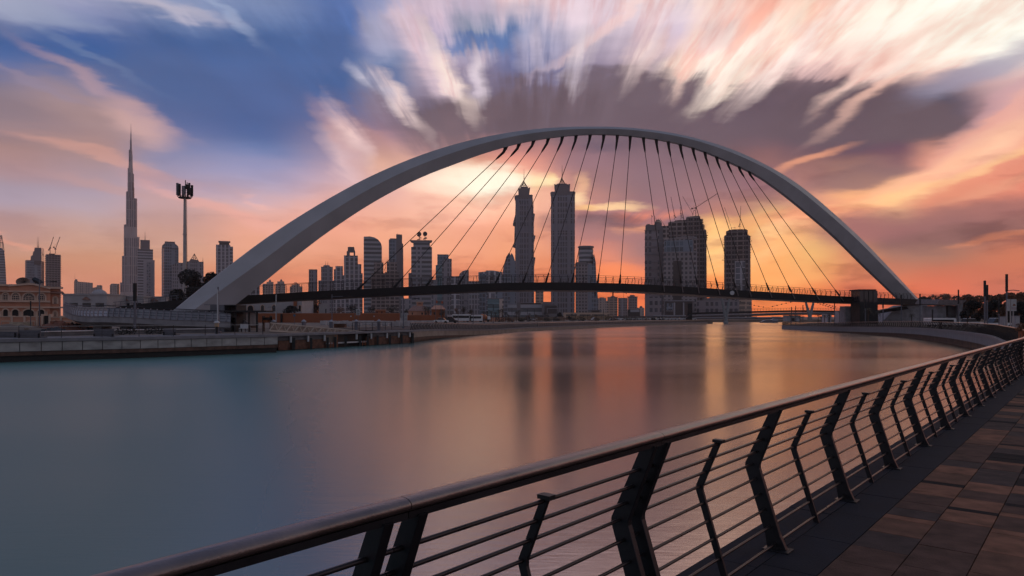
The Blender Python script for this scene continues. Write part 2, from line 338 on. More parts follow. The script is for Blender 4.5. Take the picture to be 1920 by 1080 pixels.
# ================================================================ materials
def newmat(name):
    m = bpy.data.materials.new(name); m.use_nodes = True
    return m, m.node_tree, m.node_tree.nodes['Principled BSDF']
def mat(name, col, rough=0.7, metal=0.0, var=0.25, scale=1.5, bump=0.0, stretch=(1, 1, 1), spec=0.5, bscale=None):
    m, t, b = newmat(name); n = t.nodes; l = t.links
    tcn = n.new('ShaderNodeTexCoord'); mp = n.new('ShaderNodeMapping'); l.new(tcn.outputs['Object'], mp.inputs[0]); mp.inputs['Scale'].default_value = stretch
    nz = n.new('ShaderNodeTexNoise'); nz.inputs['Scale'].default_value = scale; nz.inputs['Detail'].default_value = 6; l.new(mp.outputs[0], nz.inputs['Vector'])
    r = n.new('ShaderNodeValToRGB'); l.new(nz.outputs['Fac'], r.inputs[0])
    r.color_ramp.elements[0].position = 0.3; r.color_ramp.elements[1].position = 0.7
    r.color_ramp.elements[0].color = (*[c * (1 - var) for c in col], 1); r.color_ramp.elements[1].color = (*[min(1, c * (1 + var)) for c in col], 1)
    l.new(r.outputs[0], b.inputs['Base Color'])
    mr_ = n.new('ShaderNodeMapRange'); l.new(nz.outputs['Fac'], mr_.inputs[0]); mr_.inputs[1].default_value = 0.3; mr_.inputs[2].default_value = 0.7
    mr_.inputs[3].default_value = max(0.02, rough - 0.08); mr_.inputs[4].default_value = min(1, rough + 0.08); l.new(mr_.outputs[0], b.inputs['Roughness'])
    b.inputs['Metallic'].default_value = metal; b.inputs['Specular IOR Level'].default_value = spec
    if bump:
        bp = n.new('ShaderNodeBump'); bp.inputs['Strength'].default_value = bump; bp.inputs['Distance'].default_value = 0.02
        nb = n.new('ShaderNodeTexNoise'); nb.inputs['Scale'].default_value = bscale or scale * 12; nb.inputs['Detail'].default_value = 4; l.new(mp.outputs[0], nb.inputs['Vector'])
        l.new(nb.outputs['Fac'], bp.inputs['Height']); l.new(bp.outputs[0], b.inputs['Normal'])
    return m
def facade(name, wall, glass, fh, bw, ff=0.45, bf=0.35, rib=0, gr=0.25, band=0, off=0.0):
    """wall with rows of windows in metres: fh storey height, bw bay width, ff / bf the share taken by spandrel / pier"""
    wall = [c * 2.2 for c in wall]; glass = [c * 1.3 for c in glass]
    m, t, b = newmat(name); n = t.nodes; l = t.links
    def mm(op, a, c=None, clamp=False):
        q = n.new('ShaderNodeMath'); q.operation = op; q.use_clamp = clamp
        for s_, v in ((q.inputs[0], a), (q.inputs[1], c)):
            if v is None: continue
            if isinstance(v, bpy.types.NodeSocket): l.new(v, s_)
            else: s_.default_value = v
        return q.outputs[0]
    uv = n.new('ShaderNodeUVMap'); sp = n.new('ShaderNodeSeparateXYZ'); l.new(uv.outputs[0], sp.inputs[0])
    u = mm('DIVIDE', mm('ADD', sp.outputs[0], 5000.0 + off), bw); v = mm('DIVIDE', mm('ADD', sp.outputs[1], 500.0), fh)
    g = mm('MULTIPLY', mm('GREATER_THAN', mm('FRACT', v), ff), mm('GREATER_THAN', mm('FRACT', u), bf))
    if rib:                                   # solid pier every few bays
        g = mm('MULTIPLY', g, mm('GREATER_THAN', mm('FRACT', mm('DIVIDE', u, float(rib))), 0.28))
    if band:                                  # solid plant-floor band every few storeys
        g = mm('MULTIPLY', g, mm('GREATER_THAN', mm('FRACT', mm('DIVIDE', v, float(band))), 1.2 / band))
    cb = n.new('ShaderNodeCombineXYZ'); l.new(mm('FLOOR', u), cb.inputs[0]); l.new(mm('FLOOR', v), cb.inputs[1])
    wn = n.new('ShaderNodeTexWhiteNoise'); wn.noise_dimensions = '2D'; l.new(cb.outputs[0], wn.inputs[0])
    gm = n.new('ShaderNodeMix'); gm.data_type = 'RGBA'; l.new(wn.outputs['Value'], gm.inputs[0])
    gm.inputs[6].default_value = (*[c * 0.55 for c in glass], 1); gm.inputs[7].default_value = (*[min(1, c * 1.7) for c in glass], 1)
    nz = n.new('ShaderNodeTexNoise'); nz.inputs['Scale'].default_value = 0.03; nz.inputs['Detail'].default_value = 6
    tcn = n.new('ShaderNodeTexCoord'); l.new(tcn.outputs['Object'], nz.inputs['Vector'])
    wr = n.new('ShaderNodeMix'); wr.data_type = 'RGBA'; l.new(nz.outputs['Fac'], wr.inputs[0])
    wr.inputs[6].default_value = (*[c * 0.7 for c in wall], 1); wr.inputs[7].default_value = (*[min(1, c * 1.3) for c in wall], 1)
    mx = n.new('ShaderNodeMix'); mx.data_type = 'RGBA'; l.new(g, mx.inputs[0]); l.new(wr.outputs[2], mx.inputs[6]); l.new(gm.outputs[2], mx.inputs[7])
    l.new(mx.outputs[2], b.inputs['Base Color'])
    rg = n.new('ShaderNodeMapRange'); l.new(g, rg.inputs[0]); rg.inputs[3].default_value = 0.8; rg.inputs[4].default_value = gr; l.new(rg.outputs[0], b.inputs['Roughness'])
    return m
steel = mat('dark_painted_steel', (0.018, 0.018, 0.022), 0.42, 0.3, 0.2, 6, bump=0.05)
barsteel = mat('brown_grey_steel_bar', (0.06, 0.05, 0.052), 0.33, 0.8, 0.25, 9)
handm = mat('brushed_handrail_metal', (0.27, 0.205, 0.185), 0.34, 0.85, 0.22, 5, bump=0.12, stretch=(1, 1, 1), bscale=90)
conc = mat('grey_concrete', (0.26, 0.25, 0.27), 0.8, 0, 0.25, 0.9, bump=0.2)
concd = mat('stained_dark_concrete', (0.12, 0.115, 0.125), 0.85, 0, 0.35, 0.7, bump=0.2)
capm = mat('stone_coping', (0.20, 0.185, 0.20), 0.75, 0, 0.2, 1.2, bump=0.15)
panelm = mat('weathered_cladding_panel', (0.34, 0.32, 0.31), 0.8, 0, 0.3, 0.8, bump=0.15, stretch=(1, 1, 2.5))
plinth = mat('brown_stained_plinth', (0.10, 0.055, 0.042), 0.85, 0, 0.5, 1.6, bump=0.3)
blackm = mat('overhang_shade_and_pile_black', (0.012, 0.012, 0.013), 0.6, 0, 0.4, 1.0)  # black stands in for shade under the quay overhang; also the piles' own black
archm = mat('pale_grey_arch_paint', (0.40, 0.385, 0.405), 0.5, 0, 0.10, 0.25, spec=0.5)
deckm = mat('dark_bridge_girder', (0.018, 0.015, 0.017), 0.75, 0.0, 0.2, 0.4)
soffm = mat('tan_soffit', (0.22, 0.17, 0.15), 0.6, 0, 0.15, 0.5)
cablem = mat('dark_cable_steel', (0.02, 0.017, 0.018), 0.5, 0.4, 0.1, 2)
rodm = mat('pale_hanger_rod', (0.20, 0.16, 0.16), 0.5, 0.4, 0.1, 2)
polem = mat('grey_painted_pole', (0.13, 0.13, 0.16), 0.5, 0.3, 0.15, 1.0)
mastm = mat('galvanised_mast', (0.42, 0.38, 0.37), 0.55, 0.3, 0.15, 0.6)
darkm = mat('near_black_metal', (0.012, 0.012, 0.014), 0.6, 0.2, 0.2, 1)
whitem = mat('off_white_render', (0.38, 0.355, 0.37), 0.8, 0, 0.12, 0.4)
sandm = mat('peach_render', (0.54, 0.255, 0.17), 0.85, 0, 0.15, 0.5, bump=0.1)
trimm = mat('cream_moulding', (0.60, 0.42, 0.33), 0.8, 0, 0.12, 0.8)
tilem = mat('brown_roof_tiles', (0.28, 0.15, 0.12), 0.85, 0, 0.3, 1.5, bump=0.3)
glassd = mat('dark_window_glass', (0.015, 0.017, 0.022), 0.15, 0, 0.3, 0.6)
glassb = mat('bluish_glass', (0.05, 0.07, 0.09), 0.15, 0.2, 0.3, 0.3)
orangem = mat('orange_brown_wall', (0.30, 0.095, 0.042), 0.85, 0, 0.12, 0.3)
rustm = mat('rusty_sheet', (0.13, 0.06, 0.04), 0.85, 0.1, 0.6, 2.2, bump=0.3)
earthm = mat('sandy_ground', (0.20, 0.15, 0.12), 0.95, 0, 0.3, 0.12, bump=0.3)
paved = mat('promenade_slabs', (0.15, 0.135, 0.14), 0.8, 0, 0.2, 0.5)
barkm = mat('brown_bark', (0.07, 0.045, 0.035), 0.9, 0, 0.3, 3, bump=0.4)
def leafmat(name, col):
    m = mat(name, col, 0.65, 0, 0.55, 0.9); return m
leaf = leafmat('dark_green_brown_leaves', (0.045, 0.042, 0.028))
leafb = leafmat('rusty_brown_leaves', (0.17, 0.085, 0.05))
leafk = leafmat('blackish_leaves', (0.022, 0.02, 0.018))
palml = leafmat('palm_fronds', (0.05, 0.042, 0.026))
carw = mat('white_car_paint', (0.7, 0.68, 0.7), 0.3, 0, 0.05, 1)
card = mat('dark_car_paint', (0.03, 0.03, 0.035), 0.3, 0.2, 0.1, 1)
caro = mat('orange_truck_paint', (0.5, 0.16, 0.05), 0.4, 0, 0.1, 1)
rubber = mat('black_rubber', (0.012, 0.012, 0.012), 0.8, 0, 0.2, 2)
signm = mat('white_sign_face', (0.5, 0.5, 0.52), 0.5, 0, 0.08, 3)
bluem = mat('blue_sign_face', (0.04, 0.13, 0.22), 0.5, 0, 0.1, 3)
cream = mat('cream_painted_steel', (0.50, 0.42, 0.36), 0.7, 0.1, 0.15, 1)

# ================================================================ setting: water, ground, banks
m, t, b = newmat('canal_water'); n = t.nodes; l = t.links; waterm = m
b.inputs['Base Color'].default_value = (0.09, 0.22, 0.19, 1); b.inputs['IOR'].default_value = 2.6
tcn = n.new('ShaderNodeTexCoord'); mp = n.new('ShaderNodeMapping'); l.new(tcn.outputs['Object'], mp.inputs[0])
mp.inputs['Rotation'].default_value = (0, 0, R(-18)); mp.inputs['Scale'].default_value = (0.012, 0.05, 1)
nz = n.new('ShaderNodeTexNoise'); nz.inputs['Scale'].default_value = 1.0; nz.inputs['Detail'].default_value = 4; l.new(mp.outputs[0], nz.inputs['Vector'])
rg = n.new('ShaderNodeMapRange'); l.new(nz.outputs['Fac'], rg.inputs[0]); rg.inputs[1].default_value = 0.35; rg.inputs[2].default_value = 0.65
rg.inputs[3].default_value = -0.03; rg.inputs[4].default_value = 0.05
# ruffled teal water left; calm water right, sky reflections coloured into base and tint
sx_ = n.new('ShaderNodeSeparateXYZ'); l.new(tcn.outputs['Object'], sx_.inputs[0])
def wm(op, a, c):
    q = n.new('ShaderNodeMath'); q.operation = op
    for s_, v in ((q.inputs[0], a), (q.inputs[1], c)):
        if isinstance(v, bpy.types.NodeSocket): l.new(v, s_)
        else: s_.default_value = v
    return q.outputs[0]
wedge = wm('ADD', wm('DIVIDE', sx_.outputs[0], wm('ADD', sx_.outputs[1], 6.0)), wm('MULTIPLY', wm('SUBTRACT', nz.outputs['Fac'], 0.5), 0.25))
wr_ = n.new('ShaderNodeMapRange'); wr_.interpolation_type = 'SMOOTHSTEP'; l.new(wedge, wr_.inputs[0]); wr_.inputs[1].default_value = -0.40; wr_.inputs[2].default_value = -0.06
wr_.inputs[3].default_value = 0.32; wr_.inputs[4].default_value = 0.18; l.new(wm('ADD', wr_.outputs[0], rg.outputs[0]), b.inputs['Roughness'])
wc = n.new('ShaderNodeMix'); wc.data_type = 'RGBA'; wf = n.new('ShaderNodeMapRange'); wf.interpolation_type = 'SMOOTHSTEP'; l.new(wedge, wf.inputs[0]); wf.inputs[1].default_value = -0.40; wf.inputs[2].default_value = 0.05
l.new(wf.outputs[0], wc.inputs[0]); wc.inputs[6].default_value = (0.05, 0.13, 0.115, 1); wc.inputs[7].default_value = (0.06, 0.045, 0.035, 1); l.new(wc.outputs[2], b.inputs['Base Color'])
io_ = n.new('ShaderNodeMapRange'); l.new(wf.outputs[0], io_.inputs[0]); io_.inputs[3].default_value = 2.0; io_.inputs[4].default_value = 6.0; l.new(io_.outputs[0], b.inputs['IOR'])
mp2 = n.new('ShaderNodeMapping'); l.new(tcn.outputs['Object'], mp2.inputs[0]); mp2.inputs['Scale'].default_value = (0.5, 2.2, 1)
nz2 = n.new('ShaderNodeTexNoise'); nz2.inputs['Scale'].default_value = 1.2; nz2.inputs['Detail'].default_value = 5; l.new(mp2.outputs[0], nz2.inputs['Vector'])
bp = n.new('ShaderNodeBump'); bp.inputs['Strength'].default_value = 0.12; bp.inputs['Distance'].default_value = 0.05
l.new(nz2.outputs['Fac'], bp.inputs['Height']); l.new(bp.outputs[0], b.inputs['Normal'])
WZ = -1.8
stn = n.new('ShaderNodeMix'); stn.data_type = 'RGBA'; l.new(wf.outputs[0], stn.inputs[0]); stn.inputs[6].default_value = (1, 1, 1, 1); stn.inputs[7].default_value = (1.0, 0.84, 0.74, 1); l.new(stn.outputs[2], b.inputs['Specular Tint'])  # warm tint paints the salmon sky reflection onto the calm water
nz3 = n.new('ShaderNodeTexNoise'); nz3.inputs['Scale'].default_value = 5.0; nz3.inputs['Detail'].default_value = 4; l.new(mp2.outputs[0], nz3.inputs['Vector'])
bp2 = n.new('ShaderNodeBump'); bp2.inputs['Strength'].default_value = 0.22; bp2.inputs['Distance'].default_value = 0.02; l.new(nz3.outputs['Fac'], bp2.inputs['Height']); l.new(bp.outputs[0], bp2.inputs['Normal']); l.new(bp2.outputs[0], b.inputs['Normal'])
df = n.new('ShaderNodeBsdfDiffuse'); df.inputs[0].default_value = (0.13, 0.26, 0.255, 1)
mxs = n.new('ShaderNodeMixShader'); mf = n.new('ShaderNodeMapRange'); l.new(wf.outputs[0], mf.inputs[0]); mf.inputs[3].default_value = 0.45; mf.inputs[4].default_value = 0.0
l.new(mf.outputs[0], mxs.inputs[0]); l.new(b.outputs[0], mxs.inputs[1]); l.new(df.outputs[0], mxs.inputs[2])
l.new(mxs.outputs[0], [q for q in n if q.type == 'OUTPUT_MATERIAL'][0].inputs[0])
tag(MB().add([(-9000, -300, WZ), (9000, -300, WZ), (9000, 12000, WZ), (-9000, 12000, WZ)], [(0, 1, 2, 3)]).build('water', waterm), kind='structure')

def wpt(x, y):                        # photo pixel on the water surface
    d = (EYE - WZ) * F / (y - HOR); return Vector(((x - 960) / F * d, d, 0))
LB = [Vector((-110, -12, 0)), Vector((-75, 23, 0)), wpt(0, 680), wpt(260, 671.5), wpt(521, 661)]
LQ = spline(LB, 6)                    # left quay
JE = [wpt(521, 661) + Vector((-1.6, 2.0, 0)), wpt(640, 652), wpt(772, 643)]
FQ = spline([wpt(774, 642), wpt(820, 635.5), wpt(880, 629.5), wpt(942, 624.3), wpt(983, 621), wpt(1039, 617.8), wpt(1100, 614.8), wpt(1180, 611.4), wpt(1280, 608.8), wpt(1327, 607.4)], 8)
BK = [Vector(p) for p in ((105, 372, 0), (98, 400, 0), (60, 440, 0), (95, 478, 0), (160, 486, 0), (330, 490, 0), (900, 500, 0))]
# near promenade / right bank; rail line: base point + direction
RA = Vector((2.054, 5.49, 0)); RD = Vector((1.23, 1.48, 0)).normalized(); RN = Vector((-RD.y, RD.x, 0))   # RN points to the water
STEP = 1.927
def rail_pt(t): return RA + RD * (STEP * t)
edge0 = [rail_pt(tt) + RN * 0.36 for tt in (-6, -3, 0, 3, 6, 9, 11.4)]
def gzr(y):                            # the right promenade steps down towards its tip
    k = max(0.0, min(1.0, (y - 105) / 95.0)); return -0.82 * k * k * (3 - 2 * k)
def gzl(y):                            # so does the far left one
    k = max(0.0, min(1.0, (y - 99) / 60.0)); return -0.12 - 0.80 * k * k * (3 - 2 * k)
for p in FQ: p.z = gzl(p.y)
RB = spline(edge0 + [Vector(p) for p in ((26.6, 37.5, 0), (37, 54, 0), (46.5, 70, 0), (55.5, 89, 0), (63.5, 109.6, 0), (68.6, 126, 0), (72.3, 143, 0), (75.5, 163, 0), (78.5, 190, 0), (81, 212, 0), (83.5, 219, 0), (88, 222, 0))], 8)
for p in RB: p.z = gzr(p.y)
def shift(path, a):
    out = []
    for i, p in enumerate(path):
        tt = Vector(path[min(i + 1, len(path) - 1)]) - Vector(path[max(i - 1, 0)]); tt.z = 0; tt.normalize()
        out.append(Vector((p[0] + tt.y * a, p[1] - tt.x * a, p[2])))
    return out
def land(name, poly, z, mt, bottom=-2.4):
    mb = MB(); poly = [Vector((p[0], p[1], z)) for p in poly]
    mb.slab(poly, (0, 0, bottom - z)); o = mb.build(name, mt); return tag(o, kind='structure')
FQi = shift(FQ, -14); RBi = shift(RB, 0.45); RBn = [p for p in RBi if p.y < 108]
left = shift(LQ, -0.6) + [JE[0] + Vector((-1.2, 1.2, 0)), JE[1] + Vector((-.6, .6, 0)), FQi[2]] + FQi[3:] + BK
land('ground', left + [Vector((9000, 500, 0)), Vector((9000, 11000, 0)), Vector((-9000, 11000, 0)), Vector((-9000, -12, 0))], -0.03, earthm)
inner = [Vector((p.x + 7, p.y, 0)) for p in RB if 108 <= p.y < 205]
land('right_bank_ground', RBn + inner + [Vector((95, 214, 0)), Vector((160, 260, 0)), Vector((700, 470, 0)), Vector((3000, 470, 0)), Vector((3000, -60, 0)), Vector((-6, -60, 0)), Vector((-6.5, -6, 0))], -0.03, earthm)
def bank(name, edge, inn, zin, mt):    # sloping apron between the coping and the flat ground
    vs = []
    for p, q_ in zip(edge, inn): vs += [(p.x, p.y, p.z - 0.03), (q_.x, q_.y, zin - 0.02)]
    mb = MB().add(vs, [(2 * i, 2 * i + 1, 2 * i + 3, 2 * i + 2) for i in range(len(edge) - 1)]); return tag(mb.build(name, mt), kind='structure')
apronm = mat('dark_brown_paving', (0.085, 0.062, 0.055), 0.9, 0, 0.35, 0.3)
bank('embankment', shift(FQ, -0.55), shift(FQ, -14.5), -0.03, apronm)
e2 = [p for p in RBi if p.y >= 103]; bank('embankment', e2, [Vector((min(p.x + 9, 100), min(p.y, 216), 0)) for p in e2], -0.03, apronm)
# paved strips along the left quay and far quay
def strip(name, path, a0, a1, z, mt):
    mb = MB(); vs = []
    for i, p in enumerate(path):
        tt = Vector(path[min(i + 1, len(path) - 1)]) - Vector(path[max(i - 1, 0)]); tt.normalize(); o = Vector((tt.y, -tt.x, 0))
        vs += [Vector(p) + o * a0 + Vector((0, 0, z)), Vector(p) + o * a1 + Vector((0, 0, z))]
    fs = [(2 * i, 2 * i + 1, 2 * i + 3, 2 * i + 2) for i in range(len(path) - 1)]
    mb.add(vs, fs); return tag(mb.build(name, mt), kind='structure')
strip('path', LQ, -0.5, -9.0, -0.012, paved)

# ================================================================ quay walls
def quay(name, label, path, layers, panel=None, seed=1, pstep=1.45, lastn=None):
    """layers: (part name, material, outward0, outward1, z0, z1)"""
    q = thing(name, label, 'quay wall', path[0])
    for nm, mt, a0, a1, z0, z1 in layers:
        MB().loft(path, [(a0, z0), (a1, z0), (a1, z1), (a0, z1)]).build(nm, mt, q)
    if panel:
        mt, a0, a1, z0, z1 = panel; rs = resample(path, pstep, 0.02)
        for i, ((p, d), (p2, d2)) in enumerate(zip(rs, rs[1:])):
            if i >= 98: break
            mb = MB(); seg = [p + d * 0.03, p2 - d * 0.03]
            mb.loft(seg, [(a0, z0), (a1, z0), (a1, z1), (a0, z1)]).build('panel', mt, q)
    return q
quay('quay_wall', 'grey quay wall with a row of pale jointed panels, nearest on the left bank', LQ,
     [('coping', capm, -0.75, 0.10, -0.21, 0.06), ('wall_core', concd, -0.7, -0.12, -1.3, -0.212), ('plinth', plinth, -0.69, -0.02, -1.30, -1.0), ('footing', blackm, -0.68, -0.25, -2.3, -1.302)],
     panel=(panelm, -0.119, 0.0, -0.96, -0.24))
quay('quay_wall', 'long low sandy quay wall curving away below the far left promenade', FQ,
     [('coping', capm, -0.75, 0.10, -0.21, 0.06), ('plinth', plinth, -0.69, -0.02, -1.40, -1.0), ('footing', blackm, -0.68, -0.25, -2.3, -1.402)],
     panel=(mat('sandy_cladding_panel', (0.30, 0.24, 0.20), 0.85, 0, 0.25, 0.6), -0.119, 0.0, -0.998, -0.212), pstep=2.9)
RBW = RB[40:]
qr = quay('quay_wall', 'smooth grey concrete quay wall sweeping round the right bank', RB[2:],
     [('fascia', mat('fluted_grey_concrete', (0.19, 0.19, 0.21), 0.8, 0, 0.3, 1.2, bump=0.2, stretch=(6, 6, 0.3)), 0.06, 0.5, -1.02, -0.202), ('footing', blackm, 0.35, 0.9, -2.3, -1.022)])
for z1, sub in ((-0.035, [p for p in RB[2:] if p.y < 23.5]), (0.06, [p for p in RB[2:] if p.y > 22.6])):
    MB().loft(sub, [(-0.02, -0.20), (0.75, -0.20), (0.75, z1), (-0.02, z1)]).build('coping', capm, qr)
# paving of the near promenade: real slabs with open joints
pv = [mat('slab_' + c, col, 0.85, 0, 0.38, 5, bump=0.5, bscale=80, spec=0.12) for c, col in
      (('rust', (0.27, 0.125, 0.08)), ('brown', (0.19, 0.095, 0.065)), ('umber', (0.125, 0.07, 0.055)), ('grey', (0.085, 0.06, 0.055)), ('black', (0.018, 0.017, 0.02)))]
pdark = mat('charcoal_slab', (0.035, 0.034, 0.042), 0.85, 0, 0.22, 3, bump=0.3, bscale=60, spec=0.1)
rng = random.Random(3)
def paving(name, label, cols, mats, v0, v1, lens, wts):
    mb = MB(); mi = []
    for (u0, u1) in cols:
        v = v0 + rng.random() * 0.3
        while v < v1:
            ln = rng.choice(lens); k = rng.choices(range(len(mats)), wts)[0]
            if ln < 0.16: k = len(mats) - 1 if rng.random() < 0.6 else 0
            g = 0.004; zt = rng.uniform(-0.0015, 0.0015)
            a = [RA + RD * vv - RN * uu for vv, uu in ((v + g, u0 + g), (v + ln - g, u0 + g), (v + ln - g, u1 - g), (v + g, u1 - g))]
            mb.hexa([p + Vector((0, 0, -0.028)) for p in a] + [p + Vector((0, 0, zt)) for p in a]); mi += [k] * 6; v += ln
    o = mb.build(name, mats[0])
    for mt in mats[1:]: o.data.materials.append(mt)
    for p, k in zip(o.data.polygons, mi): p.material_index = k
    return tag(o, kind='structure')
paving('promenade', '', [(0.40 + 0.4 * i, 0.80 + 0.4 * i) for i in range(14)], pv, -4.0, 22.5, (0.6, 0.5, 0.42, 0.45, 0.3, 0.15, 0.12), (4, 5, 4, 3, 0.9))
paving('promenade_edge_strip', '', [(-0.36, 0.02), (0.02, 0.40)], [pdark, pdark], -6.0, 22.5, (0.9, 0.9, 0.9), (1, 1))

# ================================================================ near railing
PROF = [(0.0, 0.0), (0.20, 0.63), (0.015, 1.075)]      # (towards water, height): base, knee, top
BARZ = (0.05, 0.175, 0.30, 0.415, 0.53, 0.64, 0.745, 0.845, 0.945)
def pu(z): return 0.20 * z / 0.63 if z < 0.63 else 0.20 - 0.185 * (z - 0.63) / 0.445
def post_mesh(th, d0, d1, d2, ztop, flare):
    """kinked flat post in local frame: x along the rail, y towards the water"""
    mb = MB(); st = []
    zs = [0.0, 0.12, 0.615, 0.645, ztop]
    ws = [d0 + flare, d0, d1 * 1.08, d1 * 1.08, d2]
    for z, w in zip(zs, ws):
        c = pu(z)
        if 0.60 < z < 0.66: c = 0.196
        st.append([(-th / 2, c - w / 2, z), (th / 2, c - w / 2, z), (th / 2, c + w / 2, z), (-th / 2, c + w / 2, z)])
    vs = [p for s_ in st for p in s_]; fs = [(3, 2, 1, 0)]
    for i in range(len(st) - 1):
        for k in range(4): fs.append((4 * i + k, 4 * i + (k + 1) % 4, 4 * i + 4 + (k + 1) % 4, 4 * i + 4 + k))
    k = 4 * (len(st) - 1); fs.append((k, k + 1, k + 2, k + 3)); mb.add(vs, fs)
    return mb
def bevel(o, w, seg=2):
    md = o.modifiers.new('bevel', 'BEVEL'); md.width = w; md.segments = seg; md.limit_method = 'ANGLE'
ang = math.atan2(RD.y, RD.x)
pm = post_mesh(0.045, 0.115, 0.105, 0.085, 1.085, 0.035); pm.box(-0.07, 0.07, -0.10, 0.10, 0.0, 0.012)
bm_ = post_mesh(0.022, 0.045, 0.045, 0.042, 0.965, 0.0); bm_.box(-0.025, 0.025, pu(0.965) - 0.035, pu(0.965) + 0.035, 0.955, 0.975)
post0 = None; bal0 = None
def near_rail(t0, t1, posts, label):
    global post0, bal0
    q = thing('promenade_railing', label, 'railing', rail_pt(max(t0, -3)), 'railing panels along the near promenade')
    base = Vector(q.location)
    def place(o, tt):
        o.location = rail_pt(tt) - base; o.rotation_euler = (0, 0, ang); o.parent = q
    for tt in posts:
        if post0 is None: o = pm.build('post', steel, None); bevel(o, 0.004); post0 = o
        else: o = post0.copy(); COL.objects.link(o)
        place(o, tt)
    bt = [math.floor(t0) + 0.5 + k for k in range(0, 40)]
    for tt in bt:
        if t0 < tt < t1:
            if bal0 is None: o = bm_.build('baluster', steel, None); bal0 = o
            else: o = bal0.copy(); COL.objects.link(o)
            place(o, tt)
    a, c = rail_pt(t0), rail_pt(t1)
    for z in BARZ:
        o_ = RN * pu(z) + Vector((0, 0, z)); MB().tube([a + o_, c + o_], 0.0105, 10).build('rail_bar', barsteel, q)
    # handrail: flattened profile with a dark carrier flat beneath
    pts = [(0.047 * math.cos(k / 14 * 2 * math.pi), 1.125 + 0.026 * math.sin(k / 14 * 2 * math.pi)) for k in range(14)]
    off = RN * 0.0
    h = MB().loft([a + off, c + off], [(-x - 0.01, z) for x, z in pts], smooth=True); h.build('handrail', handm, q)
    MB().loft([a, c], [(-0.035, 1.075), (0.018, 1.075), (0.018, 1.101), (-0.035, 1.101)]).build('carrier_flat', steel, q)
near_rail(-6, -1.981, [-5.0, -4.0, -3.0, -2.03], 'dark railing panel cut off by the lower left edge, nearest the camera')
near_rail(-1.979, -0.996, [-1.945, -1.035], 'short dark railing panel between two paired posts, second from the bottom edge')
near_rail(-0.994, 12.1, [-0.955] + [float(k) for k in range(0, 13)], 'long run of kinked dark posts receding up the right side of the near promenade')
# gate-like cross railing at the corner
q = thing('cross_railing', 'dark horizontal-barred railing closing the far end of the near promenade', 'railing', rail_pt(12.15))
cp = rail_pt(12.15); cdv = Vector((0.92, 0.39, 0)).normalized()
for k in range(4):
    p = cp + cdv * (0.12 + 1.5 * k); MB().beam(p, p + Vector((0, 0, 1.05)), 0.06, 0.04).build('post', steel, q)
for z in (0.08, 0.19, 0.30, 0.41, 0.52, 0.63, 0.74, 0.85, 0.95):
    MB().tube([cp + cdv * 0.1 + Vector((0, 0, z)), cp + cdv * 7 + Vector((0, 0, z))], 0.012, 6).build('rail_bar', steel, q)
MB().loft([cp, cp + cdv * 7], [(-0.06, 1.05), (0.06, 1.05), (0.06, 1.12), (-0.06, 1.12)]).build('handrail', handm, q)

# ================================================================ other bank railings
curl = post_mesh(0.05, 0.11, 0.10, 0.08, 1.08, 0.03)
thinp = MB().box(-0.02, 0.02, -0.03, 0.03, 0, 1.05)
shared = {}
def bank_rail(name, label, path, side, step, maxn=100, bars=(0.12, 0.35, 0.58, 0.80), pm_=curl, key='curl', group=None, top=handm, tr=0.045, inset=0.35, h=1.08, mt=steel, br=0.014):
    q = thing(name, label, 'railing', path[0], group); base = Vector(q.location); lst = resample(path, step, 0.0)
    rail = []
    for i, (p, d) in enumerate(lst):
        nrm = Vector((d.y, -d.x, 0)) * side; rail.append(p - nrm * inset)     # nrm points to the water
        a = math.atan2(d.y, d.x)
        if side > 0: a += math.pi
        if i < maxn:
            if key not in shared: o = pm_.build('post', mt, None, local=True); shared[key] = o
            else: o = shared[key].copy(); COL.objects.link(o)
            o.location = p - nrm * inset - base; o.rotation_euler = (0, 0, a); o.parent = q
    if len(lst) > maxn:
        mb = MB()
        for i in range(maxn, len(lst)): p = rail[i]; mb.beam(p, p + Vector((0, 0, h)), 0.06, 0.06)
        tag(mb.build('distant_posts', mt, q), kind='stuff')
    up = lambda z: [p + Vector((0, 0, z)) for p in rail]
    MB().tube(up(h), tr, 6).build('handrail', top, q)
    for z in bars: MB().tube(up(z), br, 4).build('rail_bar', mt, q)
    return q
def cut(path, a, b_):
    out = []; acc = 0
    for p, p2 in zip(path, path[1:]):
        l_ = (p2 - p).length
        if acc >= a and acc <= b_: out.append(p)
        acc += l_
    return out
RR = [p for p in RB if p.y > 22.5]
bank_rail('bank_railing', 'dark curved-post railing sweeping round the near part of the right bank', cut(RR, 0, 92), -1, 0.95, bars=(.12, .24, .36, .48, .6, .72, .84, .96), br=.018, group='curved-post bank railings')
bank_rail('bank_railing', 'dark curved-post railing on the farther right bank out to its tip', cut(RR, 86, 260), -1, 1.2, bars=(.12, .28, .44, .6, .76, .92), br=.035, group='curved-post bank railings')
bank_rail('bank_railing', 'dark curved-post railing on the far left quay just beyond the pile wall', cut(FQ, 0, 95), 1, 0.97, bars=(.12, .28, .44, .6, .76, .92), br=.02, group='curved-post bank railings')
bank_rail('bank_railing', 'thin dark railing on the distant left quay running to its tip', cut(FQ, 90, 420), 1, 1.9, bars=(.12, .28, .44, .6, .76, .92), br=.045, tr=.07, group='curved-post bank railings')
bank_rail('wire_railing', 'slim wire railing along the coping of the near left quay', LQ, 1, 2.9, bars=(0.3, 0.55, 0.8), pm_=thinp, key='thin', tr=0.02, inset=0.3, h=1.02, top=mastm, br=0.008)

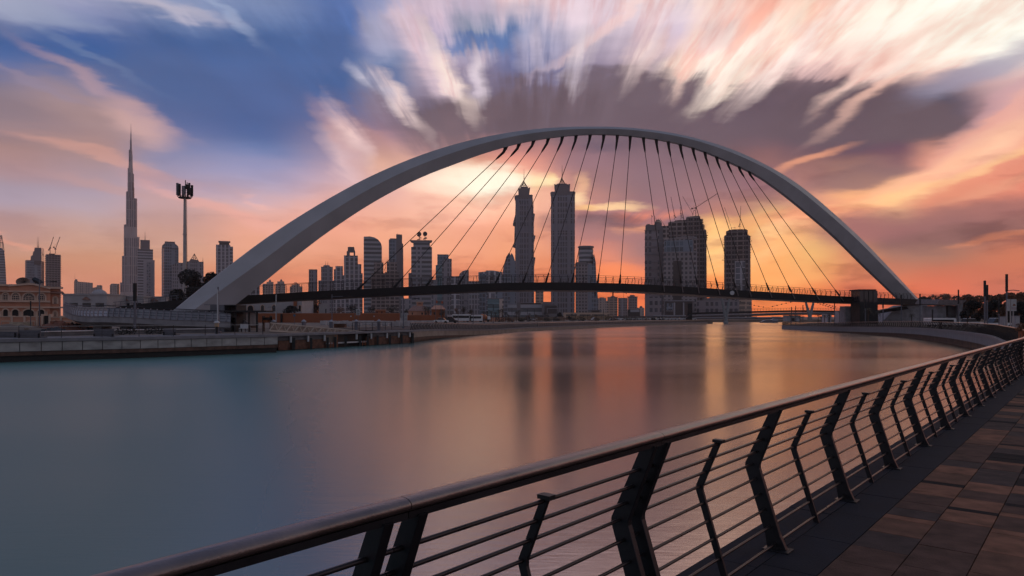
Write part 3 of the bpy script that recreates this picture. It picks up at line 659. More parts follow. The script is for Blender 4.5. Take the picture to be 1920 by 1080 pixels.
# ================================================================ arch footbridge
CH0 = Vector((-42.75, 100.0)); CHD = Vector((154.55, 100.0)); CHL = CHD.length; CHU = CHD / CHL
CHN = Vector((CHU.y, -CHU.x))          # towards the viewer
def onplane(x, y, off=0.0):            # pixel -> point on the vertical arch plane pushed off metres towards the viewer
    o0 = CH0 + CHN * off; k = (x - 960) / F
    # o0 + s*CHU satisfies X = k*Y
    s_ = (k * o0.y - o0.x) / (CHU.x - k * CHU.y); X = o0.x + s_ * CHU.x; Y = o0.y + s_ * CHU.y
    return Vector((X, Y, EYE + (HOR - y) / F * Y)), s_
outer = [(318, 588), (367, 548), (415, 510), (500, 446), (600, 382), (700, 328), (800, 287), (900, 259), (1000, 243), (1100, 238), (1200, 242), (1300, 259), (1400, 293), (1500, 350), (1600, 436), (1660, 497), (1722, 563), (1745, 590)]
inner = [(418, 590), (445, 568), (484, 537), (560, 476), (620, 431), (700, 379), (780, 337), (850, 309), (920, 284), (1000, 264), (1100, 253), (1200, 257.5), (1300, 278), (1400, 320), (1450, 351), (1500, 390), (1560, 441), (1620, 500), (1690, 567), (1712, 590)]
def arc(pts, off=0.0, nn=90):
    w = [onplane(x, y, off) for x, y in pts]; sp3 = spline([Vector((s_, p.z, 0)) for p, s_ in w], 10)
    L_ = [0.0]
    for a, c in zip(sp3, sp3[1:]): L_.append(L_[-1] + (c - a).length)
    out = []
    for i in range(nn + 1):
        tgt = L_[-1] * i / nn
        j = max(k for k in range(len(L_)) if L_[k] <= tgt + 1e-6); j = min(j, len(L_) - 2)
        f_ = (tgt - L_[j]) / max(1e-6, L_[j + 1] - L_[j]); out.append(sp3[j].lerp(sp3[j + 1], f_))
    return out
def pl3(v, off=0.0):
    q_ = CH0 + CHU * v.x + CHN * off; return Vector((q_.x, q_.y, v.y))
OA = arc(outer); IA = arc(inner)
bridge = thing('arch_footbridge', 'white arch footbridge with fanned cables and a thin dark curved deck', 'footbridge', (-44, 101, -0.02))
vs = []; fs = []; K = 6
for i, (o_, i_) in enumerate(zip(OA, IA)):
    f_ = i / 90; w = 2.1 * (0.55 + 0.45 * abs(2 * f_ - 1) ** 1.5)
    th = (o_ - i_)
    e = 0.46 - 0.06 * math.sin(math.pi * f_)
    if f_ < 0.06: e = 0.30 + (e - 0.30) * f_ / 0.06
    mid = o_.lerp(i_, e); fl = 0.06
    ring = [pl3(o_, 0.35), pl3(mid, w), pl3(i_, 0.45), pl3(i_, -0.45), pl3(mid, -w), pl3(o_, -0.35)]
    vs += ring
for i in range(90):
    for k in range(K): fs.append((i * K + k, i * K + (k + 1) % K, (i + 1) * K + (k + 1) % K, (i + 1) * K + k))
fs.append(tuple(range(K))[::-1]); fs.append(tuple(90 * K + k for k in range(K)))
arch = MB().add(vs, fs).build('arch', archm, bridge)
# deck (front edge traced, distance from the girder's apparent depth)
DT = [(395, 557.5), (440, 555), (520, 550.5), (600, 545.5), (700, 541), (820, 535), (940, 530.5), (1050, 529.5), (1180, 532), (1280, 537), (1360, 542.5), (1460, 548.5), (1580, 555.5), (1690, 560), (1765, 562), (1830, 563)]
DBm = [(395, 573), (440, 570), (520, 564.5), (600, 560.5), (700, 555.5), (820, 550), (940, 545), (1050, 544), (1180, 546), (1280, 551), (1360, 556), (1460, 561.5), (1580, 567), (1690, 570), (1765, 571.5), (1830, 572)]
DZ = [(395, 105), (440, 109), (700, 119), (940, 130), (1180, 143), (1360, 156), (1580, 174), (1690, 186), (1765, 198), (1830, 206)]
front = []; 
for (x, y), (_, yb) in zip(DT, DBm):
    d = interp(DZ, x); front.append(Vector((P(x, y, d).x, d, P(x, y, d).z))); 
fb = [P(x, y, interp(DZ, x)).z for x, y in DBm]
fpath = spline(front, 8); fdep = spline([Vector((f0.z - zb, 0, 0)) for f0, zb in zip(front, fb)], 8)
DW = 5.6
vs = []; fs = []; vs2 = []; fs2 = []; back = []
for i, (p, dd) in enumerate(zip(fpath, fdep)):
    tt = fpath[min(i + 1, len(fpath) - 1)] - fpath[max(i - 1, 0)]; tt.z = 0; tt.normalize(); o = Vector((-tt.y, tt.x, 0))
    back.append(p + o * DW); d = dd.x
    vs += [p, p - Vector((0, 0, d)) + o * 0.25, p - Vector((0, 0, d)) + o * (DW - 0.25), p + o * DW]
    vs2 += [p - Vector((0, 0, d + 0.01)) + o * 0.3, p - Vector((0, 0, d + 0.16)) + o * 1.2, p - Vector((0, 0, d + 0.16)) + o * (DW - 1.2), p - Vector((0, 0, d + 0.01)) + o * (DW - 0.3)]
nn = len(fpath)
for V_, F_ in ((vs, fs), (vs2, fs2)):
    for i in range(nn - 1):
        for k in range(4): F_.append((4 * i + k, 4 * i + (k + 1) % 4, 4 * i + 4 + (k + 1) % 4, 4 * i + 4 + k))
    F_.append((3, 2, 1, 0)); F_.append((4 * nn - 4, 4 * nn - 3, 4 * nn - 2, 4 * nn - 1))
MB().add(vs, fs).build('deck_girder', deckm, bridge)
MB().add(vs2, fs2).build('soffit', soffm, bridge)
def deck_rail(path, inward, key):
    q = bpy.data.objects.new('deck_railing', None); COL.objects.link(q); q.parent = bridge; q.location = (0, 0, 0)
    base = wloc(q); pts = [p + o for p, o in zip(path, inward)]; lst = resample(pts, 1.75, 0.2)
    h = 1.45
    pmm = MB(); 
    for i, (p, d) in enumerate(lst):
        a = math.atan2(d.y, d.x)
        if i >= 100: continue
        if 'dk' not in shared:
            mb = MB(); st = [(0.0, 0.0, .10), (0.16, 0.30, .09), (0.17, 0.65, .09), (-0.10, 1.45, .07)]
            for (u0, z0, w0), (u1, z1, w1) in zip(st, st[1:]):
                mb.hexa([(-.035, -u0 - w0 / 2, z0), (.035, -u0 - w0 / 2, z0), (.035, -u0 + w0 / 2, z0), (-.035, -u0 + w0 / 2, z0), (-.035, -u1 - w1 / 2, z1), (.035, -u1 - w1 / 2, z1), (.035, -u1 + w1 / 2, z1), (-.035, -u1 + w1 / 2, z1)])
            o = mb.build('post', steel, None); shared['dk'] = o
        else: o = shared['dk'].copy(); COL.objects.link(o)
        o.parent = q; o.location = p - base; o.rotation_euler = (0, 0, a if key else a + math.pi)
    for z, r_ in ((h, 0.035), (1.12, .014), (0.85, .014), (0.6, .014), (0.35, .014)): MB().tube([p + Vector((0, 0, z)) for p in pts], r_, 4).build('handrail' if z == h else 'rail_bar', steel, q)
    return q
inw = [(b0 - f0).normalized() * 0.25 for f0, b0 in zip(fpath, back)]
deck_rail(fpath, inw, 1); deck_rail(back, [-v for v in inw], 0)
def deckpt(x, bk=False, dz=0.0):
    path = back if bk else fpath
    best = min(range(len(path) - 1), key=lambda i: abs((path[i].x / path[i].y) - (x - 960) / F)); return path[best] + Vector((0, 0, dz))
tops = [(951, 279), (976, 272), (1003, 266), (1030, 262), (1056, 259), (1081.5, 256.5), (1107.6, 255), (1133, 255), (1158, 255.5), (1182, 257), (1206, 260), (1230, 264), (1252.5, 269), (1275, 275), (1298.5, 280), (1321, 288), (1342.5, 296), (1362.5, 304), (1384, 313.5), (1402.5, 322)]
bots = [669, 736, 799, 863.6, 923.5, 978, 1027, 1073, 1115, 1156, 1240, 1278, 1313.5, 1346, 1378, 1411, 1447, 1487, 1532, 1581]
for i, ((x, y), xb) in enumerate(zip(tops, bots)):
    a, s_ = onplane(x, y); 
    if i < 10: e = deckpt(xb, True, 0.05)
    else:
        e = deckpt(xb, False, -0.9); 
    c = MB().tube([a, e], 0.07, 6).build('cable', cablem, bridge)
    dv = (e - a).normalized()
    MB().tube([a + Vector((0, 0, 0.9)), a + dv * 0.9, a + dv * 2.2, a + dv * 2.9], [0.45, 0.26, 0.2, 0.08], 6).build('anchor_socket', cablem, c)
    if i < 10: MB().tube([e - dv * 2.2, e], [0.14, 0.26], 6).build('end_socket', cablem, c)
    else:
        MB().tube([e - dv * 3.4, e - dv * 1.6], [0.14, 0.24], 6).build('end_socket', cablem, c)
        MB().beam(e - dv * 1.6, e + dv * 0.4 - Vector((0, 0.0, 0)), 0.16, 0.16).build('hanger_rod', rodm, c)
# round sign on the deck edge, gauge markers under it
p = deckpt(1367, False, -0.7); q = MB().add([], []); 
o = MB().tube([p + Vector((0.1, -0.25, 0)), p + Vector((0.1, -0.05, 0))], 0.48, 20, smooth=False).build('navigation_disc', signm, bridge)
for x in (1111, 1153):
    p = deckpt(x, False, -1.75); MB().box(p.x - .12, p.x + .12, p.y, p.y + .12, p.z - .9, p.z).build('navigation_light', darkm, bridge)
# pier, foot blocks and lift tower of the bridge
for x0, x1, y1, y0, d, dd, nm in ((1585, 1597, 562, 604, 176.8, 3.0, 'pier'),):
    a, c = G(x0, d), G(x1, d); MB().box(a.x, c.x, d, d + dd, -0.1, ZH(y1, d) - 1.6).build(nm, conc, bridge)
lt = thing('lift_tower', 'dark boxy lift tower beside the right end of the footbridge', 'tower', G(1629, 172, -0.05))
a, c = G(1612, 171), G(1646, 171); wdt = c.x - a.x
MB().box(a.x, c.x, 171, 171 + 4.6, -0.1, ZH(566, 171)).build('shaft', darkm, lt)
MB().box(a.x + .05, c.x - .05, 171.1, 175.5, ZH(566, 171) + .001, ZH(545, 171)).build('cabin', mat('brown_smoked_glass', (0.06, 0.045, 0.045), 0.2, 0.1, 0.3, 0.4), lt)
MB().obox(((a.x + c.x) / 2 - .3, 173.4), wdt * .96, 4.9, ZH(545, 171) + .001, ZH(542.5, 171)).build('roof', deckm, lt)
for k in range(1, 4): MB().box(a.x + wdt * k / 4 - .05, a.x + wdt * k / 4 + .05, 171.0, 171.08, ZH(566, 171), ZH(545.5, 171)).build('mullion', deckm, lt)
ab = thing('bridge_abutment', 'grey sloping concrete abutment under the right foot of the arch', 'abutment', G(1700, 196, -0.05))
MB().slab([P(1653, 605, 193), P(1672, 585, 193), P(1700, 572, 193), P(1738, 572, 193), P(1752, 592, 193), P(1752, 605, 193)], (1.2, 9, 0)).build('wing_wall', conc, ab)
MB().slab([P(1646, 583, 190.5), P(1672, 578, 190.5), P(1700, 574.5, 190.5), P(1704, 579.5, 190.5), P(1672, 584, 190.5), P(1646, 588, 190.5)], (0, 3, 0)).build('ramp_beam', deckm, ab)
st = thing('canal_station', 'grey pavilion with a slanted overhanging roof at the right end of the footbridge', 'pavilion', G(1785, 170, -0.05))
MB().slab([P(1756, 571, 166), P(1763, 561.5, 166), P(1813, 563, 166), P(1800, 573, 166)], (0, 9, 0.3)).build('roof', mat('brown_grey_roof', (0.19, 0.15, 0.15), .8), st)
MB().box(P(1757, 0, 168).x, P(1774, 0, 168).x, 168, 174, -.1, ZH(573.5, 168)).build('wall', conc, st)
MB().box(P(1777, 0, 169).x, P(1797, 0, 169).x, 169, 174.5, -.1, ZH(573.5, 169)).build('wall', concd, st)
MB().slab([P(1797.5, 605, 167.5), P(1802, 605, 167.5), P(1806, 566, 167.5), P(1799, 573.2, 167.5)], (0, 1.2, 0)).build('leaning_prop', conc, st)
MB().slab([P(1774, 605, 167.2), P(1783, 605, 167.2), P(1776, 594, 167.2), P(1774, 594, 167.2)], (0, 1.0, 0)).build('stair_flank', conc, st)

# ================================================================ skyline
fgrey = lambda nm, w, g, fh, bw, **k: facade(nm, w, g, fh, bw, **k)
F_BURJ = facade('silver_ribbed_cladding', (0.24, 0.21, 0.21), (0.10, 0.10, 0.12), 40, 9, ff=0.06, bf=0.45, gr=0.35, band=7)
F_BLUE = facade('blue_curtain_wall', (0.10, 0.12, 0.15), (0.045, 0.07, 0.095), 8, 6, ff=0.25, bf=0.2, rib=6)
F_BLU2 = facade('teal_curtain_wall', (0.08, 0.13, 0.15), (0.05, 0.11, 0.13), 7, 30, ff=0.25, bf=0.05)
F_BAND = facade('banded_tower_wall', (0.17, 0.17, 0.19), (0.045, 0.06, 0.075), 9, 60, ff=0.45, bf=0.0)
F_GRID = facade('gridded_stone_wall', (0.12, 0.105, 0.115), (0.03, 0.035, 0.05), 9, 6.5, ff=0.42, bf=0.42, rib=4, band=5)
F_GRD2 = facade('small_window_wall', (0.13, 0.115, 0.12), (0.03, 0.035, 0.045), 6.5, 6, ff=0.45, bf=0.45)
F_CONS = facade('open_concrete_frame', (0.15, 0.12, 0.115), (0.03, 0.026, 0.028), 7, 9, ff=0.35, bf=0.22, gr=0.8)
F_PALE = facade('pale_apartment_wall', (0.26, 0.21, 0.19), (0.07, 0.06, 0.06), 6, 7, ff=0.45, bf=0.5, rib=3)
F_STRP = facade('vertical_striped_wall', (0.23, 0.22, 0.24), (0.06, 0.07, 0.09), 9, 10, ff=0.15, bf=0.35)
F_FINE = facade('fine_rib_wall', (0.13, 0.125, 0.14), (0.05, 0.06, 0.075), 9, 5, ff=0.3, bf=0.4, rib=5)
F_JW = facade('stepped_tower_wall', (0.10, 0.105, 0.13), (0.035, 0.045, 0.06), 13, 6, ff=0.25, bf=0.3, rib=5, band=9)
F_TAN = facade('tan_slab_wall', (0.24, 0.17, 0.13), (0.10, 0.08, 0.07), 6, 12, ff=0.4, bf=0.2)
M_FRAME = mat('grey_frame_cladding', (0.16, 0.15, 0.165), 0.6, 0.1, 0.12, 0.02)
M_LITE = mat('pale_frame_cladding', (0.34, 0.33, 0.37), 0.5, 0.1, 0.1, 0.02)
M_STEEL = mat('skyline_dark_steel', (0.05, 0.045, 0.045), 0.6, 0.3, 0.2, 0.05)
M_GLINT = mat('painted_orange_reflection', (0.35, 0.17, 0.10), 0.25, 0.6, 0.2, 0.05)  # orange reflection painted into the colour of the tower strips
MS = dict(burj=F_BURJ, blue=F_BLUE, teal=F_BLU2, band=F_BAND, grid=F_GRID, grd2=F_GRD2, cons=F_CONS, pale=F_PALE, strp=F_STRP, fine=F_FINE, jw=F_JW, tan=F_TAN, frame=M_FRAME, lite=M_LITE, steel=M_STEEL, glint=M_GLINT)
FAR = 'towers of the skyline'
def tower(name, label, cat, D, parts, group=FAR, ybase=None):
    """parts: (name, shape, material, data). box: (x0,x1,ytop,ybot[,depthratio,yaw,taper]) in photo columns at distance D"""
    xs = [v for p in parts for v in (([p[3][0], p[3][1]] if p[1] in ('box', 'cyl', 'dome') else []))]
    if not xs: xs = [q[0] for p in parts if p[1] == 'prof' for q in p[3][0]] or [parts[0][3][0]]
    q = thing(name, label, cat, G((min(xs) + max(xs)) / 2, D, -0.05), group)
    def PT(x, y, d): return Vector(((x - 960) / F * D, d, ZH(y, D)))      # local: lateral offset fixed at the front, so the whole tower can turn
    for i, (nm, sh, mk, dt) in enumerate(parts):
        mt = MS[mk]; mb = MB(); front = D - i * 0.31 * D / 1500
        if sh == 'box':
            x0, x1, yt, yb = dt[:4]; dr = dt[4] if len(dt) > 4 else 0.8; yaw = dt[5] if len(dt) > 5 else 0.0; tp = dt[6] if len(dt) > 6 else 1.0
            W = (x1 - x0) / F * D; w = W / (math.cos(yaw) + dr * abs(math.sin(yaw))); dp = w * dr
            c = (((x0 + x1) / 2 - 960) / F * D, front + (W * dr) / 2)
            mb.obox(c, w, dp, -0.05 if yb >= 590 else ZH(yb, D), ZH(yt, D), yaw, tp)
        elif sh == 'cyl':
            x0, x1, yt, yb = dt[:4]; r_ = (x1 - x0) / F * D / 2; tp = dt[4] if len(dt) > 4 else 1.0
            c = (((x0 + x1) / 2 - 960) / F * D, front + r_)
            mb.lathe(c, [(r_, -0.05 if yb >= 590 else ZH(yb, D)), (r_ * tp, ZH(yt, D))], 20, smooth=False)
        elif sh == 'dome':
            x0, x1, yt, yb = dt[:4]; r_ = (x1 - x0) / F * D / 2; c = (((x0 + x1) / 2 - 960) / F * D, front + r_ * 1.3); h = ZH(yt, D) - ZH(yb, D)
            mb.lathe(c, [(r_ * math.cos(a), ZH(yb, D) + h * math.sin(a)) for a in [k * math.pi / 2 / 7 for k in range(7)]] + [(r_ * 0.03, ZH(yb, D) + h)], 14)
        elif sh == 'prof':
            poly, dep = dt[0], dt[1]; poly = [PT(x, y, front) if y < 590 else Vector(((x - 960) / F * D, front, -0.05)) for x, y in poly]
            mb.slab(poly, (dt[2] if len(dt) > 2 else 0, dep, 0))
        elif sh == 'line':
            pts, wpx = dt[0], dt[1]; r_ = wpx / F * D / 2; dd = dt[2] if len(dt) > 2 else 12
            for a, c in zip(pts, pts[1:]): mb.beam(PT(a[0], a[1], D + dd), PT(c[0], c[1], D + dd), r_ * 2, r_ * 2)
        elif sh == 'segs':               # many short members
            segs, wpx = dt[0], dt[1]; r_ = wpx / F * D; dd = dt[2] if len(dt) > 2 else -1.5
            for a, c in segs: mb.beam(PT(a[0], a[1], D + dd), PT(c[0], c[1], D + dd), r_, r_)
        elif sh == 'spire':
            x, yt, yb, wpx = dt[:4]; r_ = wpx / F * D / 2; dd = dt[4] if len(dt) > 4 else 14
            mb.tube([PT(x, yb, D + dd), PT(x, (yt + yb) / 2, D + dd), PT(x, yt, D + dd)], [r_, r_ * 0.55, r_ * 0.2], 6)
        mb.build(nm, mt, q)
    face(q)
    return q
def crane(label, D, xb, yb, yt, tip, tail, w=1.3, group='tower cranes on the skyline'):
    """luffing or hammerhead crane: mast column xb from row yb up to yt, jib tip pixel, counter-jib tail pixel"""
    D = D + 9
    q = thing('tower_crane', label, 'crane', P(xb, yb, D), group); r_ = w / F * D
    mb = MB(); a, c = P(xb, yb, D), P(xb, yt, D)
    for sx in (-1, 1): mb.beam(a + Vector((sx * r_ * .4, 0, 0)), c + Vector((sx * r_ * .4, 0, 0)), r_ * .22, r_ * .22)
    n_ = max(3, int((c.z - a.z) / (r_ * 1.2)))
    for k in range(n_):
        z0 = a.z + (c.z - a.z) * k / n_; z1 = a.z + (c.z - a.z) * (k + 1) / n_; s_ = 1 if k % 2 else -1
        mb.beam((a.x + s_ * r_ * .4, D, z0), (a.x - s_ * r_ * .4, D, z1), r_ * .18, r_ * .18)
    mb.build('mast', M_STEEL, q)
    MB().obox((c.x, c.y), r_ * 1.8, r_ * 1.8, c.z, c.z + r_ * 1.4).build('cab', M_STEEL, q)
    t_ = P(tip[0], tip[1], D); MB().beam(c + Vector((0, 0, r_)), t_, r_ * .55, r_ * .55).build('jib', M_STEEL, q)
    u_ = P(tail[0], tail[1], D); mb = MB().beam(c + Vector((0, 0, r_ * .7)), u_, r_ * .6, r_ * .6); mb.obox((u_.x, u_.y), r_ * 1.6, r_ * 1.2, u_.z - r_ * 1.3, u_.z + r_ * .4).build('counterweight', M_STEEL, q)
    MB().beam(u_ + Vector((0, 0, r_)), t_.lerp(c, 0.35), r_ * .12, r_ * .12).build('pendant_line', M_STEEL, q)
    return q
# --- far left
tower('curved_tower', 'dark tower with a curved pointed crown cut by the left edge', 'skyscraper', 2450, [
 ('shaft', 'prof', 'band', ([(-14, 600), (-14, 470), (2, 464), (8, 470), (10, 492), (12, 530), (12, 600)], 40)),
 ('crown', 'segs', 'steel', ([((3, 441), (1, 462)), ((3, 441), (6, 456)), ((6, 456), (8, 472)), ((-2, 444), (-4, 466)), ((3, 441), (-2, 444)), ((-3, 455), (6, 455)), ((1, 441), (2, 466)), ((5, 450), (5, 468))], 1.2, 4))])
tower('stepped_tower', 'stepped blue-grey tower with twin roof masts above the villa', 'skyscraper', 2300, [
 ('shaft', 'box', 'blue', (47, 78, 488, 600, .8, .12)), ('upper_shaft', 'prof', 'frame', ([(57, 489), (58, 480), (61, 479), (62, 472), (64, 471), (65, 464), (78, 464), (78, 489)], 30)),
 ('dark_panel', 'box', 'steel', (64, 77, 488.5, 496, .1)), ('mast', 'spire', 'steel', (70, 443, 464, 1.4)), ('mast', 'spire', 'steel', (72.6, 443, 464, 1.4))])
tower('slim_tower', 'slim strip of a tower coloured like an orange reflection, squeezed beside the stepped tower', 'skyscraper', 2500, [
 ('shaft', 'box', 'glint', (78, 83, 490, 600, 1.2)), ('frame', 'segs', 'steel', ([((80, 465), (79, 492)), ((82, 466), (82, 492)), ((79, 474), (82, 480))], .9, 2))])
tower('unfinished_tower', 'unfinished square tower with rough floor edges and two cranes, left of the tallest spire', 'skyscraper', 2200, [
 ('core', 'box', 'cons', (85, 114, 477, 600, .9, .1)), ('floor_edges', 'segs', 'steel', ([((84, y), (115.3, y)) for y in range(481, 560, 4)], .8, -1.5)), ('roof_box', 'box', 'steel', (92, 103, 475.5, 478, .5))])
crane('left of the pair of cranes on the unfinished tower near the left edge', 2200, 94, 477, 466, (100.5, 444), (91.5, 468))
crane('right of the pair of cranes on the unfinished tower near the left edge', 2200, 104, 476, 468, (112.5, 444), (101, 463))
tower('low_block', 'wide low block with a thin roof mast to the left of the tallest tower', 'building', 2400, [
 ('block', 'prof', 'pale', ([(139, 600), (139, 528), (141, 524), (145, 524), (146, 528), (174, 530), (175, 600)], 50)), ('mast', 'spire', 'steel', (140.5, 513, 528, .8))])
tower('low_block', 'short twin-step block right of the low block with a mast', 'building', 2420, [('block', 'prof', 'pale', ([(173, 600), (173, 540), (181, 538), (182, 534.5), (190, 534.5), (192, 536), (192, 600)], 30)), ])
tower('low_block', 'small round-cornered block just left of the tallest spire', 'building', 2400, [('block', 'prof', 'pale', ([(206, 600), (206, 535), (209, 532), (224, 532), (224, 600)], 25)), ('side_strip', 'box', 'glint', (220, 224, 533, 560, .3))])
# --- the tallest tower: bundled stepped tubes
D = 3050; ys = [(228, 244, 600, 481), (230, 258, 600, 480)]
tower('supertall_tower', 'silver supertall stepped needle tower, tallest on the skyline', 'skyscraper', D, [
 ('wing', 'cyl', 'burj', (228.5, 242, 480, 600, .98)), ('wing', 'cyl', 'burj', (232, 246, 421, 600, .97)), ('wing', 'cyl', 'burj', (225, 232, 530, 600, 1)),
 ('wing', 'cyl', 'burj', (243, 257.5, 371, 600, .97)), ('wing', 'cyl', 'burj', (250, 262, 443.5, 600, .98)), ('wing', 'cyl', 'burj', (236, 250, 359, 600, .96)),
 ('upper_tube', 'cyl', 'burj', (239, 250, 315, 371, .92)), ('upper_tube', 'cyl', 'burj', (242, 251.5, 325, 372, .95)), ('upper_tube', 'cyl', 'burj', (241, 248.5, 281, 330, .9)), ('upper_tube', 'cyl', 'burj', (243, 249, 290, 340, .9)),
 ('pinnacle', 'cyl', 'lite', (243, 247.8, 262, 300, .7)), ('pinnacle', 'cyl', 'lite', (244, 247, 250, 284, .6)), ('spire', 'spire', 'lite', (245.6, 230, 256, 1.9, 20)),
 ('painted_sun_strip', 'box', 'glint', (250.3, 252, 352, 371, .3))])  # last part: sun glint painted as a coloured strip
tower('office_tower', 'dark office tower with an inset top and spire, right behind the needle tower', 'skyscraper', 2300, [
 ('shaft', 'box', 'band', (258, 287, 467, 600, .7)), ('upper_block', 'box', 'frame', (263, 281, 450, 467, .6)), ('mast', 'spire', 'steel', (272, 433, 451, 1.6))])
tower('lattice_tower', 'pale-framed tower with a column of cross-braced panels on its front', 'skyscraper', 2100, [
 ('shaft', 'box', 'lite', (269, 290, 487.5, 600, .5)), ('glass_inset', 'box', 'blue', (275, 287, 491, 598, .3)),
 ('cross_bracing', 'segs', 'lite', ([s for k in range(6) for s in (((275, 492 + k * 12), (287, 504 + k * 12)), ((287, 492 + k * 12), (275, 504 + k * 12)), ((275, 492 + k * 12), (287, 492 + k * 12)))], .7, -2.5))])
tower('glass_tower', 'blue glass tower with a chamfered top, left of the antenna mast', 'skyscraper', 1900, [
 ('shaft', 'box', 'blue', (303, 335, 465, 600, .8, .2)), ('shoulder', 'prof', 'blue', ([(303.5, 465.2), (304, 461), (309, 456), (328, 456), (334, 461), (335, 465.2)], 30, 0)), ('cap', 'box', 'frame', (309, 328, 453, 456, .8))])
tower('crowned_block', 'broad grey block with an open pyramid frame on its roof, behind the antenna mast', 'building', 1850, [
 ('block', 'prof', 'fine', ([(322, 600), (322, 498), (335, 493), (350, 493), (350, 490), (382, 490), (382, 600)], 45)), ('roof_house', 'prof', 'frame', ([(354, 490.3), (358, 485), (372, 487), (373, 490.3)], 16)),
 ('pyramid_frame', 'segs', 'steel', ([((364.5, 475), (356, 490)), ((364.5, 475), (373, 490)), ((364.5, 475), (362, 489)), ((364.5, 475), (367.5, 489)), ((360, 483), (369.5, 483))], .9, 6)), ('corner_spire', 'spire', 'steel', (380.7, 481, 491, 1.5, 4))])
tower('capped_tower', 'grey tower with a flat projecting cap, emerging above the lower arch', 'skyscraper', 1800, [
 ('shaft', 'box', 'strp', (405, 432, 459, 600, .7, .0)), ('side_wing', 'box', 'band', (431, 437, 462, 600, 1.2)), ('neck', 'box', 'steel', (411, 430, 454, 459, .6)), ('cap', 'box', 'frame', (409.5, 432, 452, 454, .7))])
# --- behind the low end of the deck
tower('apartment_tower', 'dim apartment tower half hidden behind the inner edge of the arch', 'building', 1500, [('shaft', 'box', 'strp', (468, 487, 520, 600)), ('side', 'box', 'strp', (452, 469, 530, 600))])
tower('apartment_block', 'cupola-topped apartment block, first of three just above the deck railing', 'building', 1900, [('block', 'box', 'pale', (492.5, 513, 532, 600, .6)), ('attic', 'box', 'pale', (500, 513, 528.5, 532, .5)), ('cupola', 'dome', 'frame', (504, 508.5, 524, 528.5))])
tower('apartment_block', 'cupola-topped apartment block, middle of three just above the deck railing', 'building', 1900, [('block', 'box', 'pale', (516.5, 535, 532, 600, .6)), ('attic', 'box', 'pale', (520, 533, 527.5, 532, .5)), ('cupola', 'dome', 'frame', (525, 529.5, 523.5, 527.5))])
tower('apartment_block', 'pagoda-topped apartment block, last of three just above the deck railing', 'building', 1850, [('block', 'box', 'pale', (543.5, 567, 537, 600, .6)), ('attic', 'box', 'pale', (547, 562, 533, 537, .5)), ('upper_roof', 'box', 'frame', (550, 558.5, 529.5, 532, .6, 0, .5))])
tower('slab_tower', 'plain slender grey tower with a dark framed front, leftmost under the cables', 'skyscraper', 1700, [('shaft', 'box', 'frame', (579, 595, 505, 600, .7)), ('glass_front', 'box', 'fine', (581, 593.5, 508, 600, .3))])
tower('twin_mast_tower', 'ribbed tower with two short masts on its tapered top', 'skyscraper', 1650, [
 ('shaft', 'box', 'fine', (602, 624, 500, 600, .8)), ('top', 'box', 'fine', (606, 619, 497, 500, .7, 0, .8)), ('mast', 'spire', 'steel', (610.7, 488.5, 497.5, 1.2, 10)), ('mast', 'spire', 'steel', (614.6, 488.5, 497.5, 1.2, 10)), ('wing', 'box', 'fine', (597, 604, 526, 600)), ('wing', 'box', 'fine', (622, 628, 526, 600))])
tower('ribbed_tower', 'plain ribbed grey tower between the twin-mast tower and the notched tower', 'skyscraper', 1600, [('shaft', 'box', 'strp', (629, 643, 499, 600, .7)), ('wing', 'box', 'strp', (626, 633, 505, 600)), ('wing', 'box', 'strp', (641, 649, 516, 600))])
tower('notched_tower', 'tall ribbed tower with a square hole in its blocky crown', 'skyscraper', 1550, [
 ('shaft', 'box', 'strp', (645, 671, 479, 600, .7)), ('crown', 'prof', 'frame', ([(650, 479.2), (650, 472), (652, 470), (652, 464), (653, 463), (664, 463), (665, 469), (666, 471), (666, 479.2), (663, 479.2), (663, 473), (656, 473), (656, 479.2)], 12)),
 ('side_wing', 'box', 'strp', (670, 677.5, 495, 600)), ('front_wing', 'box', 'strp', (660, 680, 512, 600, .5))])
tower('curved_glass_tower', 'banded glass tower whose roof curves down to the right', 'skyscraper', 1500, [('shaft', 'prof', 'band', ([(682, 600), (682, 444), (694, 443.5), (702, 445), (709, 449), (714, 455), (716, 462), (716, 600)], 34))])
tower('unfinished_tower', 'dark unfinished low tower with rebar floors in front of the curved glass tower', 'building', 1350, [('core', 'box', 'cons', (701, 719, 492, 600)), ('podium', 'box', 'cons', (696, 722, 512, 600, .4)), ('floor_edges', 'segs', 'steel', ([((694, y), (724, y)) for y in range(510, 536, 3)], .6, -2)), ('rebar', 'segs', 'steel', ([((702 + k * 2.6, 487 + (k % 2) * 2), (702 + k * 2.6, 493)) for k in range(7)], .4, 4))])
tower('split_tower', 'split tower with a taller plain right half and a dark glass left half', 'skyscraper', 1500, [
 ('left_half', 'box', 'blue', (729, 744, 449, 600, .7)), ('parapet', 'box', 'frame', (731, 743, 447, 449, .6)), ('right_half', 'prof', 'frame', ([(743, 600), (743, 439), (754, 439.5), (754, 455), (756, 458), (757, 600)], 26)), ('roof_mast', 'spire', 'steel', (745, 436, 440, .8, 4))])
tower('unfinished_tower', 'dark unfinished low tower in front of the split tower', 'building', 1340, [('core', 'box', 'cons', (725, 744, 491, 600)), ('podium', 'box', 'cons', (722, 748, 511, 600, .4)), ('floor_edges', 'segs', 'steel', ([((721, y), (750, y)) for y in range(511, 536, 3)], .6, -2)), ('rebar', 'segs', 'steel', ([((726 + k * 2.6, 486 + (k % 2) * 2), (726 + k * 2.6, 492)) for k in range(7)], .4, 4))])
crane('small crane between the two unfinished towers behind the deck', 1345, 722.5, 535, 503, (724, 489), (721, 506), w=.9)
